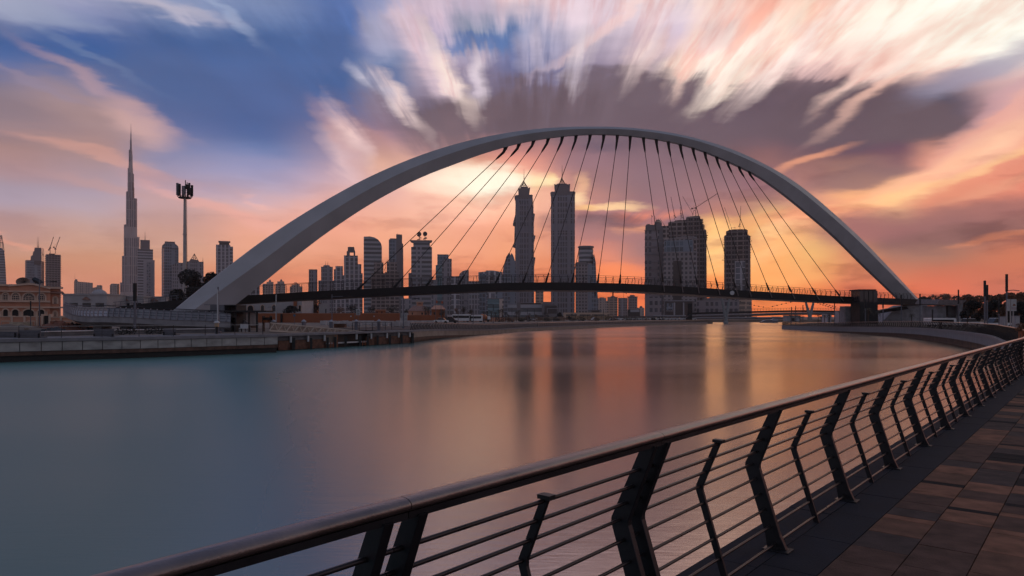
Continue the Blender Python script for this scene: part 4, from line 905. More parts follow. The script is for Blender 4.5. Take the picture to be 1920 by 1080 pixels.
tower('dish_topped_tower', 'broad white-ribbed tower with a flared cap carrying two round dishes', 'skyscraper', 1400, [
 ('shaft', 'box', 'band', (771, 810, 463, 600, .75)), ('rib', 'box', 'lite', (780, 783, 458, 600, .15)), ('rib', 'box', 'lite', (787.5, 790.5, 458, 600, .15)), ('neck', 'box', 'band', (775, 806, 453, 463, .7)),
 ('cap', 'prof', 'frame', ([(769, 450.5), (771, 452.5), (776, 454), (805, 454), (810, 451.5), (810.5, 450.2)], 30)), ('wing', 'box', 'frame', (766, 772, 512, 600)),
 ('dish_mount', 'segs', 'steel', ([((786, 441), (786, 451)), ((797, 441), (797, 451)), ((782, 448), (790, 446)), ((793, 447), (801, 445)), ((782, 440), (790, 444)), ((800, 443), (793, 447))], 1.3, 16)),
 ('dish', 'prof', 'steel', ([(786 + 4.2 * math.cos(a), 439 + 4.4 * math.sin(a)) for a in [k * .5236 for k in range(12)]], 3, 0)), ('dish', 'prof', 'steel', ([(797 + 4.2 * math.cos(a), 438.5 + 4.4 * math.sin(a)) for a in [k * .5236 for k in range(12)]], 3, 0))])
tower('teal_glass_tower', 'square tower with teal glass on its left face, right of the dish-topped one', 'skyscraper', 1350, [
 ('body', 'box', 'frame', (827, 847, 485, 600, .8)), ('glass_face', 'box', 'teal', (817, 829, 497, 600, 1.6)), ('lantern', 'box', 'blue', (820, 841, 477, 497, .8)), ('back', 'box', 'fine', (829, 846, 487, 600, .3))])
tower('quarter_dome_block', 'quarter-round block with a smooth curved roof rising behind the railing', 'building', 1300, [('body', 'prof', 'fine', ([(860, 600), (860, 519), (862, 513), (867, 508.5), (873, 506.5), (879, 506), (879, 600)], 22))])
tower('slanted_block', 'low slab with a slightly tilted roof and slotted front, behind the railing', 'building', 1300, [('body', 'prof', 'strp', ([(897, 600), (897, 510.5), (911, 509), (911, 507), (925, 507), (942, 510), (942, 600)], 28)), ('dark_side', 'box', 'blue', (899, 912, 513, 600, .4)), ('slots', 'segs', 'steel', ([((918, 513 + k * 3), (926, 514 + k * 3)) for k in range(10)], .8, -3))])
tower('sail_tower', 'curved sail-shaped glass tower with a notched tip beside the left twin', 'skyscraper', 1500, [('shaft', 'prof', 'blue', ([(938, 600), (940, 530), (944, 500), (949, 482), (954, 474), (956.5, 476), (957, 479), (959, 474), (962, 478), (966, 490), (968, 510), (968, 600)], 30))])
def twin(label, D, body, crown, x, yd, ys_, w, cols, edge):
    tower('twin_tower', label, 'skyscraper', D, [
     ('shaft', 'prof', 'jw', (body, 38)), ('cornice', 'prof', 'frame', (edge, 38.6)), ('crown', 'prof', 'frame', (crown, 24)),
     ('cage', 'segs', 'steel', ([s for k in range(-3, 4) for s in (((x + k * w / 6, yd - (3 - abs(k)) * 2.0), (x, yd - 11)), ((x + k * w / 6, yd - (3 - abs(k)) * 2.0), (x + k * w / 14, yd + 5)))] + [((x - w / 2, yd), (x + w / 2, yd)), ((x - w / 3, yd - 4), (x + w / 3, yd - 4))], .9, 16)),
     ('spire', 'spire', 'steel', (x, ys_, yd - 8, 2.0, 16)),
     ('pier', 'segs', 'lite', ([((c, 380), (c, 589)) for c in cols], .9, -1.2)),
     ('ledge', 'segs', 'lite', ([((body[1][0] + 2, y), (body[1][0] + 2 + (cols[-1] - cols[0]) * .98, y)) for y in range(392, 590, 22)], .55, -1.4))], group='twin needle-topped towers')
twin('left twin needle-topped tower with jagged stepped flanks', 1700,
 [(965, 600), (966, 520), (966, 463), (961.5, 461), (964, 458), (965, 421), (961.5, 420), (966, 402), (966.5, 385), (966, 372), (999, 372), (999, 384), (1000.5, 386), (1000, 400), (1003, 401), (1001, 418), (1001, 441), (1004, 442), (1001, 456), (1001, 482), (1004, 483), (1001.5, 500), (1001.5, 600)],
 [(972, 366), (971.5, 352), (976, 353), (976, 350), (990, 350), (990, 353), (994, 351), (992, 366)], 982.5, 349, 314, 14, (968, 974, 981, 988, 994, 1000), [(966, 372.5), (964.5, 369), (966, 366.5), (968, 365.6), (997, 365), (999, 366), (998.5, 372.5)])
twin('right twin needle-topped tower, straight-sided under a wide cornice', 1650,
 [(1033, 600), (1033, 365), (1078, 365), (1077.5, 600)],
 [(1040, 359), (1039, 345), (1043, 346), (1046, 344), (1062, 344), (1064, 346), (1069, 345), (1068.5, 359)], 1054, 343, 307, 12, (1036, 1043, 1050, 1059, 1067, 1075), [(1033, 365.4), (1031.6, 361), (1034, 359), (1077, 359), (1079, 360.5), (1077.5, 365.4)])
tower('round_topped_tower', 'tower with a drum top under a flat disc roof, right of the twins', 'skyscraper', 1400, [
 ('drum', 'cyl', 'band', (1084, 1113, 463, 500, .96)), ('disc_roof', 'cyl', 'frame', (1083, 1114, 460.5, 463, .97)), ('body', 'prof', 'blue', ([(1096, 600), (1096, 496), (1112, 496), (1113, 478), (1114, 476), (1117, 492), (1118, 520), (1121, 560), (1121, 600)], 20)),
 ('front_block', 'box', 'grd2', (1079, 1102, 496, 600, .8)), ('front_roof', 'prof', 'frame', ([(1078, 496.2), (1080, 491.5), (1098, 491), (1104, 496.2)], 14)), ('strut', 'segs', 'lite', ([((1109, 545), (1102, 577))], .8, -3))])
for lb, dat in (('grey apartment tower nearest the round-topped tower, seen beneath the deck', [('block', 'box', 'pale', (1121, 1136.5, 559, 600)), ('roof', 'box', 'pale', (1124, 1133, 557.5, 559, .5))]),
  ('tan apartment tower with flat roof plant, second beneath the deck', [('block', 'box', 'tan', (1139, 1158, 557, 600)), ('roof', 'box', 'pale', (1145, 1153, 555, 557, .5)), ('wing', 'box', 'pale', (1136, 1140, 564, 600))]),
  ('brown apartment tower with a vertical strip, third beneath the deck', [('block', 'box', 'grd2', (1159, 1177, 558.5, 600)), ('strip', 'box', 'lite', (1165, 1169, 559.5, 600, .3))]),
  ('hip-roofed apartment tower with white balconies, fourth beneath the deck', [('block', 'box', 'grd2', (1177.5, 1195, 557, 600)), ('eave', 'box', 'frame', (1175.5, 1196, 556, 557, .9)), ('roof', 'box', 'frame', (1180, 1191, 553, 556, .6, 0, .7)), ('balconies', 'segs', 'lite', ([((1183, y), (1189, y)) for y in range(566, 580, 3)], .8, -2))]),
  ('small domed apartment block, smallest beneath the deck', [('block', 'box', 'pale', (1195, 1208, 577, 600)), ('dome', 'dome', 'frame', (1199, 1205, 573.5, 577))])):
    tower('apartment_tower', lb, 'building', 1800, dat, group='apartment towers beneath the deck')
crane('hammerhead crane with a long level jib over the apartment towers beneath the deck', 1780, 1169, 560, 549.5, (1144, 549.5), (1174.5, 550), w=.9)
# --- three-tower hotel group (under construction) and the single unfinished tower
tower('hotel_tower', 'stone-gridded hotel tower with a pointed dome on its roof corner', 'skyscraper', 1050, [
 ('shaft', 'box', 'grid', (1209, 1240, 431, 600, .8)), ('attic', 'prof', 'frame', ([(1210, 431.2), (1210, 423), (1213, 420), (1218, 419.5), (1219, 421), (1228, 421), (1228, 431.2)], 24)),
 ('corner', 'box', 'frame', (1236, 1246, 424, 600, .9)), ('drum', 'box', 'frame', (1227, 1241, 418, 431, .9)), ('dome', 'dome', 'tan', (1227.5, 1241, 410.5, 418.2)), ('finial', 'spire', 'steel', (1234.2, 407.5, 411, 1.0, 9)),
 ('recess', 'box', 'cons', (1243, 1254, 424, 600, .5)), ('string_course', 'segs', 'frame', ([((1208, y), (1238, y)) for y in (431.5, 449, 463, 477, 492, 505, 560)], .8, -1))])
tower('unfinished_hotel_tower', 'tallest unfinished stepped hotel tower with bare floors and cranes', 'skyscraper', 1120, [
 ('core', 'prof', 'cons', ([(1250, 600), (1250, 423), (1252, 421), (1252, 415), (1256, 413.5), (1263, 413.5), (1266, 411.5), (1286, 411), (1286, 407), (1288, 405.5), (1310, 404), (1313, 406), (1313, 411), (1317, 412), (1317, 600)], 40)),
 ('shoulder', 'box', 'cons', (1312, 1320, 421, 600, 1.5)), ('shoulder', 'prof', 'cons', ([(1318, 600), (1318, 430), (1324, 431), (1324.6, 440), (1325.5, 600)], 26)),
 ('floor_edges', 'segs', 'steel', ([((1287, y), (1313, y)) for y in range(409, 445, 4)] + [((1313, y), (1319.5, y)) for y in range(413, 520, 4)] + [((1318, y), (1325, y)) for y in range(434, 530, 4)], .7, -2.2)),
 ('stone_piers', 'segs', 'frame', ([((c, 408 + (c > 1312) * 14), (c, 588)) for c in (1288, 1294.5, 1299, 1306, 1312, 1317, 1321)] + [((c, 424), (c, 588)) for c in (1253, 1258, 1263, 1270, 1277)], 1.0, -2.3)),
 ('scaffold', 'segs', 'steel', ([((1317.5, 411), (1318.5, 430)), ((1312, 411), (1318.5, 411.5)), ((1312, 417), (1318.5, 418)), ((1312, 424), (1320, 424)), ((1323, 437.5), (1327.5, 437.5)), ((1323, 442), (1328, 442)), ((1323, 446), (1327, 446)), ((1325, 440), (1325.6, 452))], 1.0, -3))])
tower('hotel_block', 'broad lower hotel slab with a dark glass band across its top', 'building', 1000, [
 ('block', 'prof', 'grd2', ([(1244, 600), (1244, 449), (1262, 446.5), (1290, 443), (1307, 446), (1307, 600)], 34)), ('glass_band', 'box', 'blue', (1245.5, 1299, 450.5, 472, .03)),
 ('side_slot', 'box', 'cons', (1301, 1305.5, 449, 472, .1)), ('side_piers', 'segs', 'lite', ([((1300.5, 446), (1306, 448)), ((1300.5, 472), (1306, 473.5))], 1.2, -1.5)), ('dark_slot', 'box', 'steel', (1262, 1278, 489, 600, .02)), ('roof_edge', 'segs', 'lite', ([((1244, 449.2), (1262, 446.5)), ((1262, 446.5), (1290, 443)), ((1290, 443), (1307, 446))], .8, -1))])
gp = tower('hotel_podium', 'hotel podium with a pale portal frame and a big dark screen at street level', 'building', 900, [
 ('base', 'box', 'grid', (1209, 1240, 556, 600, .4)), ('portal', 'prof', 'frame', ([(1244, 600), (1244, 563), (1302, 563), (1302, 600), (1297, 600), (1297, 567.5), (1248, 567.5), (1248, 600)], 12)), ('back_wall', 'box', 'steel', (1247, 1298, 566, 600, .1)),
 ('screen', 'box', 'blue', (1249.5, 1262, 568.5, 581, .05)), ('column', 'box', 'lite', (1263, 1266, 567.5, 600, .5)), ('column', 'box', 'lite', (1280.5, 1283, 567.5, 600, .5)), ('top_rail', 'segs', 'lite', ([((1246, 563.5), (1302, 563.5)), ((1249, 583), (1266, 583))], 1.0, -1.5)),
 ('canopy', 'box', 'lite', (1225, 1300, 591, 592.6, .12))])
mlogo = MB(); 
for (a, c) in (((1253.5, 571.5), (1255, 577)), ((1255, 577), (1256, 573)), ((1256, 573), (1257, 577)), ((1257, 577), (1258.5, 571.5))): mlogo.beam(P(a[0], a[1], 896.5), P(c[0], c[1], 896.5), .35, .35)
mlogo.build('screen_emblem', M_LITE, gp)   # follows the podium's own turn
tower('hotel_wing', 'long low stone hotel wing below and between the two unfinished towers', 'building', 960, [
 ('block', 'box', 'grid', (1306, 1388, 563, 600, .2)), ('attic', 'prof', 'frame', ([(1318, 563.2), (1318, 559), (1330, 558.5), (1333, 556.5), (1337, 558.5), (1362, 558.8), (1362, 563.2)], 14)), ('end_block', 'box', 'tan', (1386, 1409, 559, 600, .5))])
tower('unfinished_round_tower', 'separate unfinished tower with ragged floors right of the sun glow', 'skyscraper', 1080, [
 ('core', 'prof', 'cons', ([(1357.5, 600), (1357.5, 441), (1361, 440), (1361, 433), (1366, 431), (1372, 429.5), (1398, 430), (1402, 432), (1402, 441), (1407, 443), (1407.5, 600)], 40)),
 ('clad_bay', 'box', 'strp', (1378, 1397, 489, 600, .05)), ('stone_piers', 'segs', 'frame', ([((c, 440), (c, 588)) for c in (1360, 1366, 1372, 1377, 1398, 1403)], 1.0, -1.5)),
 ('floor_edges', 'segs', 'steel', ([((1356.5, y), (1408.5, y)) for y in range(444, 486, 5)] + [((1361, y), (1402, y)) for y in (434, 438)], .7, -1.2)), ('scaffold', 'segs', 'steel', ([((1408, 452), (1410, 453)), ((1355.8, 458), (1359, 458)), ((1408, 464), (1409.5, 464)), ((1353, 487), (1357.5, 487)), ((1355.5, 470), (1358, 470))], .9, -2))])
CR = [('slender crane at the left rear of the domed hotel tower', 1040, 1222, 420, 405, (1221, 404), (1223, 406), .7), ('leaning thin crane just left of the pointed dome', 1040, 1231, 420, 413, (1225.5, 402), (1231.5, 415), .6),
 ('short crane right of the pointed dome with its jib leaning left', 1110, 1245, 426, 421, (1237.5, 410), (1246, 423), .6),
 ('crane with a tall raised jib on the left half of the tallest unfinished hotel tower', 1110, 1264.5, 412, 405, (1258, 369), (1267, 407), 1.1), ('stubby crane with a drum cab beside the raised-jib crane', 1110, 1276.5, 412, 401, (1275.5, 388), (1279, 408), 1.1),
 ('crane whose jib leans far left on the roof of the tallest unfinished hotel tower', 1110, 1299, 405, 402, (1280, 368), (1301.5, 394), .9), ('high-standing crane with a long jib reaching far to the right over the hotel towers', 1115, 1304.5, 405, 391, (1345, 363), (1297.5, 390.5), 1.6),
 ('crane with a left-leaning jib on the unfinished tower right of the sun glow', 1075, 1371.5, 430, 428, (1358.5, 389), (1378, 427), .8), ('upright crane on the roof of the unfinished tower right of the sun glow', 1075, 1387.5, 430, 421, (1389, 386.5), (1385.5, 424), 1.0)]
for lb, D, xb, yb, yt, tp, tl, w in CR: crane(lb, D, xb, yb, yt, tp, tl, w)
# --- lower blocks seen under the deck
for nm, lb, D, dat in (
 ('office_block', 'dark office strip filling the gap under the dish-topped tower', 1250, [('block', 'box', 'fine', (752, 772, 560, 600)), ('block', 'box', 'fine', (808, 820, 524, 600))]),
 ('office_block', 'grey office slab left of the quarter-round block', 1240, [('block', 'box', 'strp', (846, 862, 518, 600)), ('low_wing', 'box', 'fine', (878, 899, 527, 600))]),
 ('office_block', 'slotted tan block under the deck beside the sail-shaped tower', 1150, [('block', 'box', 'strp', (914, 929, 540, 600)), ('side', 'box', 'blue', (929, 942, 545, 600))]),
 ('teal_block', 'low teal-glazed block in front of the sail-shaped tower', 900, [('block', 'box', 'teal', (914, 936, 560.5, 600, .5)), ('end_wall', 'box', 'pale', (936, 944, 559, 600, .7)), ('roof', 'box', 'frame', (913, 945, 559, 560.4, .4))]),
 ('podium_block', 'long low podium with horizontal bands at the foot of the left twin', 880, [('block', 'box', 'band', (952, 1016, 570.5, 600, .3)), ('stair_tower', 'box', 'frame', (969, 976, 567, 600, .6)), ('roof_plant', 'box', 'steel', (976, 1014, 568, 570.5, .2))]),
 ('podium_block', 'framed dark mall block at the foot of the right twin', 860, [('block', 'prof', 'frame', ([(1016, 600), (1016, 570), (1036, 569.5), (1046, 575), (1050, 584), (1050, 600)], 26)), ('dark_window', 'box', 'steel', (1021, 1044, 573, 588, .05)), ('frame', 'segs', 'lite', ([((1026, 578.5), (1046, 578.5)), ((1026, 578.5), (1026, 590))], .9, -2))]),
 ('slab_tower', 'brown slab tower between the twins with open sky on its right', 1400, [('shaft', 'box', 'tan', (1004, 1019, 540, 600, .7)), ('low_wing', 'box', 'frame', (1018, 1034, 566, 600))]),
 ('sandy_block', 'long sandy low block behind the palms right of the dark round tree', 620, [('block', 'box', 'tan', (1056, 1142, 586, 600, .15))]),
 ('flat_block', 'low dark block with a pale roof slab under the round-topped tower', 780, [('block', 'box', 'frame', (1102, 1128, 581, 600, .4)), ('window_band', 'box', 'steel', (1109, 1124, 582, 590, .1))]),
 ('dark_block', 'dark blue-grey cube with a pale top band beneath the hip-roofed tower', 700, [('block', 'box', 'steel', (1177, 1200, 580, 600, .7)), ('band', 'box', 'lite', (1182, 1199, 580.5, 585, .05))]),
 ('shop_terrace', 'long dark retail base along the far street below the hotel group', 760, [('block', 'box', 'steel', (1142, 1300, 592.5, 600, .05))])):
    tower(nm, lb, 'building', D, dat, group=None)

# ================================================================ vegetation
def leafclump(mb, c, r, n, sz, rg_):
    for _ in range(n):
        d = Vector((rg_.gauss(0, 1), rg_.gauss(0, 1), rg_.gauss(0, 1))); d.normalize(); d *= r * (0.35 + 0.65 * rg_.random() ** 0.5)
        p = Vector(c) + Vector((d.x, d.y, d.z * 0.8)); a = Vector((rg_.gauss(0, 1), rg_.gauss(0, 1), rg_.gauss(0, 0.6))).normalized(); b_ = a.cross(Vector((rg_.gauss(0, 1), rg_.gauss(0, 1), rg_.gauss(0, 1)))).normalized()
        s_ = sz * rg_.uniform(0.6, 1.4)
        mb.add([p - a * s_, p + b_ * s_ * 0.55, p + a * s_, p - b_ * s_ * 0.5], [(0, 1, 2, 3)])
def tree(label, x0, x1, ytop, D, mt, seed, name='tree', group=None, n=900, zb=-0.05, trunk=0.35, sz=None, ybase=None):
    rg_ = random.Random(seed); xc = (x0 + x1) / 2; base = G(xc, D, zb); W = (x1 - x0) / F * D; H = ZH(ytop, D) - zb
    q = thing(name, label, 'tree', base, group); mb = MB(); c0 = H * trunk; sz = sz or max(0.16, W * 0.035)
    tb = MB(); tb.tube([base, base + Vector((W * .02, 0, c0 * .6)), base + Vector((-W * .02, 0, c0 + H * .15))], [W * .035 + .08, W * .03 + .05, W * .02], 7)
    k = 9
    for i in range(k):
        a = 2 * math.pi * i / k + rg_.random(); rr_ = W * rg_.uniform(0.16, 0.36); zz = c0 + (H - c0) * rg_.uniform(0.15, 0.78)
        if i % 3 == 0: zz = c0 + (H - c0) * 0.25; rr_ = W * .36
        c = base + Vector((math.cos(a) * rr_, math.sin(a) * rr_, zz)); rl = min(W * rg_.uniform(0.16, 0.25), (H - zz) * 1.15)
        leafclump(mb, c, rl, n // k, sz, rg_)
        tb.tube([base + Vector((0, 0, c0 * .7)), base.lerp(c, .55) + Vector((0, 0, zz * .2)), c], [W * .018 + .03, W * .012 + .02, .02], 5)
    leafclump(mb, base + Vector((0, 0, H * 0.78)), min(W * .3, H * .22), n // 6, sz, rg_)
    tb.build('trunk', barkm, q); mb.build('crown', mt, q)
    return q
def palm_tree(label, x, ytop, D, H=None, seed=1, group='date palms', zb=-0.05, fr=1.0, proto=[None]):
    h = ZH(ytop, D) - zb; base = G(x, D, zb)
    if proto[0] is None:
        rg_ = random.Random(5); q = thing('palm_tree', label, 'palm tree', (0, 0, 0), group)
        MB().tube([(0, 0, 0), (0.03, 0, 2.0), (0.0, 0.05, 4.2), (0.05, 0, 6.0)], [0.24, 0.19, 0.17, 0.2], 8).build('trunk', barkm, q)
        mb = MB()
        for i in range(34):
            a = i * 2.399; up = rg_.uniform(-0.35, 1.15); L_ = rg_.uniform(1.5, 2.2); pts = []
            for s_ in range(7):
                f_ = s_ / 6; r_ = L_ * f_ * math.cos(up * .8) * (1 - .12 * f_); z = 6.0 + L_ * (math.sin(up) * f_ - 0.75 * f_ * f_)
                pts.append(Vector((math.cos(a) * r_, math.sin(a) * r_, z)))
            sd_ = Vector((-math.sin(a), math.cos(a), 0))
            for s_ in range(6):
                w0 = .22 * math.sin(math.pi * min(1, (s_ + .4) / 6.2)); 
                for sgn in (-1, 1):
                    for u in (0.0, 0.5):
                        p = pts[s_].lerp(pts[s_ + 1], u); t_ = (pts[s_ + 1] - pts[s_])
                        mb.add([p, p + t_ * .22, p + t_ * .75 + sd_ * sgn * w0 * 1.5 - Vector((0, 0, w0 * .7))], [(0, 1, 2)])
        mb.build('fronds', palml, q); proto[0] = q; 
    else: q = copy_tree(proto[0])
    q.location = base; k = h / 7.1; q.scale = (k * fr, k * fr, k); q.rotation_euler = (0, 0, seed * 1.7); q['label'] = label
    if group: q['group'] = group
    return q
# --- lamp posts
def lamp(label, x, y0, y1, D, w=None, style='slab', group='promenade lamp posts', zb=-0.04, mt=None):
    base = G(x, D, zb); top = ZH(y0, D); q = thing('lamp_post', label, 'lamp post', base, group); mt = mt or polem
    w = w or 0.16
    MB().tube([base, base + Vector((0, 0, top - zb))], [w / 2, w / 2 * .8], 8).build('pole', mt, q)
    MB().obox((base.x, base.y), w * 2.4, w * 2.4, zb, zb + .25).build('base_plate', mt, q)
    if style == 'slab': MB().obox((base.x, base.y), w * 0.98, w * 0.9, top - 1.9, top + .06).build('lamp_head', darkm, q)
    elif style == 'arm':
        z = top - .35; MB().beam((base.x, base.y, z), (base.x + w * 11, base.y, z + .08), .07, .07).build('arm', mt, q)
        MB().obox((base.x + w * 12, base.y), w * 5, .2, z + .0, z + .12).build('lamp_head', darkm, q)
    elif style == 'larm':
        z = (zb + top) / 2 + .6; MB().beam((base.x, base.y, z), (base.x - w * 7, base.y, z), .07, .07).build('arm', mt, q)
        MB().obox((base.x, base.y - w * .62), w * .6, w * .2, zb + 1.2, top - .3).build('lamp_head', signm, q)
    return q

# ================================================================ left bank
# --- villa with two tiers of arched windows
D = 118.0
def VX(x): return (x - 960) / F * D
def VZ(y): return ZH(y, D)
villa = thing('villa', 'peach two-storey villa with two tiers of arched openings at the left edge', 'house', G(50, D, -.05))
mb = MB(); x0, x1 = VX(-40), VX(113.5)
mb.box(x0, VX(95), D, D + 12, -.05, VZ(536)); mb.box(VX(95), x1, D + .7, D + 11, -.05, VZ(540)); mb.build('wall', sandm, villa)
MB().slab([(VX(17), D - .5, VZ(545.5)), (VX(17), D - .5, VZ(537)), (VX(52), D - .5, VZ(533.5)), (VX(62), D - .5, VZ(533.5)), (VX(94), D - .5, VZ(541)), (VX(94), D - .5, VZ(547))], (0, .49, 0)).build('gable_band', sandm, villa)
mb = MB()
for (a, c, y, h_, o) in ((-40, 95, 546.6, .22, -.55), (-40, 121, 576, .25, -.3), (94, 120, 538.6, .3, -.1), (-40, 17, 535.5, .3, -.5), (-40, 95, 565, .3, -.55)):
    mb.box(VX(a), VX(c), D + o, D + 1.0, VZ(y) - h_ / 2, VZ(y) + h_ / 2)
for (a, b_, c, e_) in ((16, 536.6, 52, 532.8), (52, 532.8, 62, 532.8), (62, 532.8, 95, 540.3)): mb.beam((VX(a), D - .62, VZ(b_)), (VX(c), D - .62, VZ(e_)), .7, .28)
mb.build('moulding', trimm, villa)
MB().hexa([(VX(96), D - .4, VZ(549)), (VX(123), D - .4, VZ(549)), (VX(123), D + 3, VZ(549)), (VX(96), D + 3, VZ(549)), (VX(96), D + .6, VZ(545)), (VX(119), D + .6, VZ(545)), (VX(119), D + 2, VZ(545)), (VX(96), D + 2, VZ(545))]).build('roof', tilem, villa)
MB().hexa([(x0, D - .2, VZ(535.8)), (VX(90), D - .2, VZ(535.8)), (VX(90), D + 12, VZ(535.8)), (x0, D + 12, VZ(535.8)), (x0, D + 3, VZ(533)), (VX(70), D + 3, VZ(532)), (VX(70), D + 9, VZ(532)), (x0, D + 9, VZ(533))]).build('main_roof', mat('low_roof', (.30, .17, .13), .8), villa)
def arch_poly(xc, w, y0, y1, yy):                       # arched outline in metres at depth yy
    zt = VZ(y0); zb_ = VZ(y1); r_ = w / 2; h = min(r_, (zt - zb_) * .6)
    return [Vector((xc - r_, yy, zb_))] + [Vector((xc - r_ * math.cos(a), yy, zt - h + h * math.sin(a))) for a in [k * math.pi / 10 for k in range(11)]] + [Vector((xc + r_, yy, zb_))]
for (xa, xb, y0, y1, dz_, dark) in ((4, 17, 549, 565.5, 0, 0), (21, 38, 549, 565.5, 0, 0), (42, 66, 549, 565.5, 0, 0), (70, 86, 549, 565.5, 0, 0), (100, 109.5, 555, 569, .7, 0), (-14, 1, 549, 565.5, 0, 0),
        (5, 17, 579, 593, 0, 1), (21.5, 36.5, 579, 593, 0, 1), (42, 65, 579, 593, 0, 1), (70, 85, 579, 593, 0, 1), (100, 109, 582.5, 593, .7, 0)):
    xc = (VX(xa) + VX(xb)) / 2; w = VX(xb) - VX(xa); yy = D + dz_
    pl = arch_poly(xc, w, y0, y1, yy - .06)
    wn_ = MB().slab(pl, (0, .055, 0)).build('archway' if dark else 'window', darkm if dark else glassd, villa)
    fr_ = MB(); op = [p + Vector((0, -.1, 0)) for p in pl]
    for a, c in zip(op, op[1:]): fr_.beam(a, c, .3, .22)
    fr_.build('surround', trimm, wn_)
    if not dark:
        g_ = MB(); zt = VZ(y0); zb_ = VZ(y1); zs = zt - w * .33
        for k in (1, 2, 3): g_.box(xc - w / 2 + w * k / 4 - .035, xc - w / 2 + w * k / 4 + .035, yy - .12, yy - .062, zb_, zs)
        for z in (zb_ + (zs - zb_) * .33, zb_ + (zs - zb_) * .66, zs): g_.box(xc - w / 2 + .1, xc + w / 2 - .1, yy - .13, yy - .062, z - .035, z + .035)
        for k in range(1, 6): a = math.pi * k / 6; g_.beam((xc, yy - .1, zs), (xc + math.cos(a) * w * .45, yy - .1, zs + math.sin(a) * w * .30), .06, .05)
        g_.build('glazing_bar', trimm, wn_)
for x in (2, 19, 39.8, 68, 88): MB().lathe((VX(x), D - .35), [(.22, VZ(594)), (.2, VZ(592)), (.17, VZ(585)), (.26, VZ(583.5))], 8).build('column', trimm, villa)
for (xx, yy, r_, lean) in ((38, 482, 1.15, .1), (0, 0, 0, 0)):
    if r_:
        q = thing('satellite_dish', 'large mesh satellite dish on the villa roof', 'satellite dish', (VX(38), D + 1.2, VZ(533)))
        mb = MB(); vs = []; fs = []; n_ = 20
        for j in range(4):
            rr_ = r_ * j / 3 * 1.05
            for k in range(n_): a = 2 * math.pi * k / n_; vs.append((VX(38) + rr_ * math.cos(a), D + 1.0 - (rr_ ** 2) * .25, VZ(528) + .0 + rr_ * math.sin(a) * .62))
        for j in range(3):
            for k in range(n_): fs.append((j * n_ + k, j * n_ + (k + 1) % n_, (j + 1) * n_ + (k + 1) % n_, (j + 1) * n_ + k))
        ms = mb.add(vs, fs).build('reflector', mat('tan_mesh', (.30, .22, .19), .7, .3), q)
        md = ms.modifiers.new('solid', 'SOLIDIFY'); md.thickness = .03
        rb = MB()
        for k in range(12): a = 2 * math.pi * k / 12; rb.beam((VX(38), D + .96, VZ(528)), (VX(38) + r_ * 1.05 * math.cos(a), D + .7, VZ(528) + r_ * 1.05 * math.sin(a) * .62), .035, .035)
        rb.build('rib', M_STEEL, q)
        MB().tube([(VX(38), D + 1.1, VZ(535)), (VX(38), D + 1.05, VZ(528))], .06, 6).build('mount', M_STEEL, q)
q = thing('satellite_dish', 'dark tilted satellite dish on the right part of the villa roof', 'satellite dish', (VX(66), D + 2, VZ(535)))
MB().slab([P(59, 522.5, D + 2), P(62, 528, D + 2), P(69, 532, D + 2), P(76, 532.5, D + 2), P(70, 527.5, D + 2)], (0, .9, .3)).build('reflector', darkm, q)
MB().tube([P(66, 536, D + 2.2), P(66, 530, D + 2.2)], .08, 6).build('mount', darkm, q)
face(villa)
for o_ in list(bpy.data.objects):
    if o_.name.startswith('satellite_dish'): o_.parent = None
# garden wall in front of the villa
gw = thing('garden_wall', 'peach garden wall with framed panels and a gate in front of the villa', 'wall', G(70, 106, -.05)); Dg = 106.0
gx = lambda x: (x - 960) / F * Dg; gz = lambda y: ZH(y, Dg)
MB().box(gx(-30), gx(80), Dg, Dg + .3, -.05, gz(594.5)).build('wall', sandm, gw); MB().box(gx(94), gx(182), Dg, Dg + .3, -.05, gz(595.5)).build('wall', sandm, gw)
MB().box(gx(-30), gx(81), Dg - .12, Dg + .42, gz(594.5), gz(592.6)).build('coping', trimm, gw); MB().box(gx(93), gx(183), Dg - .12, Dg + .42, gz(595.5), gz(593.6)).build('coping', trimm, gw)
for x in (23, 47, 70, 80, 94, 115, 138, 157, 178): MB().box(gx(x) - .16, gx(x) + .16, Dg - .14, Dg + .46, -.05, gz(592 if x not in (80, 94) else 589)).build('pilaster', trimm, gw)
for x0, x1 in ((3, 19), (51, 66), (98, 111), (119, 134), (141, 154), (161, 175)):
    f_ = MB(); 
    for a, c in (((x0, 602), (x1, 602)), ((x0, 602), (x0, 610)), ((x1, 602), (x1, 610))): f_.beam((gx(a[0]), Dg - .03, gz(a[1])), (gx(c[0]), Dg - .03, gz(c[1])), .09, .16)
    f_.build('panel_frame', trimm, gw)
MB().box(gx(82), gx(87.5), Dg + .1, Dg + .2, 0, gz(592)).build('gate_leaf', darkm, gw); MB().box(gx(88), gx(93), Dg + .1, Dg + .2, 0, gz(592)).build('gate_leaf', darkm, gw)
tr_ = thing('trailer', 'cream flat-sided site trailer parked at the villa wall', 'trailer', G(30, 102, -.05))
MB().box(P(18, 0, 102).x, P(43, 0, 102).x, 102, 104, .35, ZH(604, 102)).build('body', mat('cream_board', (.42, .34, .26), .8), tr_)
for x in (22, 39): MB().tube([(P(x, 0, 102).x, 101.9, .3), (P(x, 0, 102).x, 104.1, .3)], .3, 10).build('wheel', rubber, tr_)
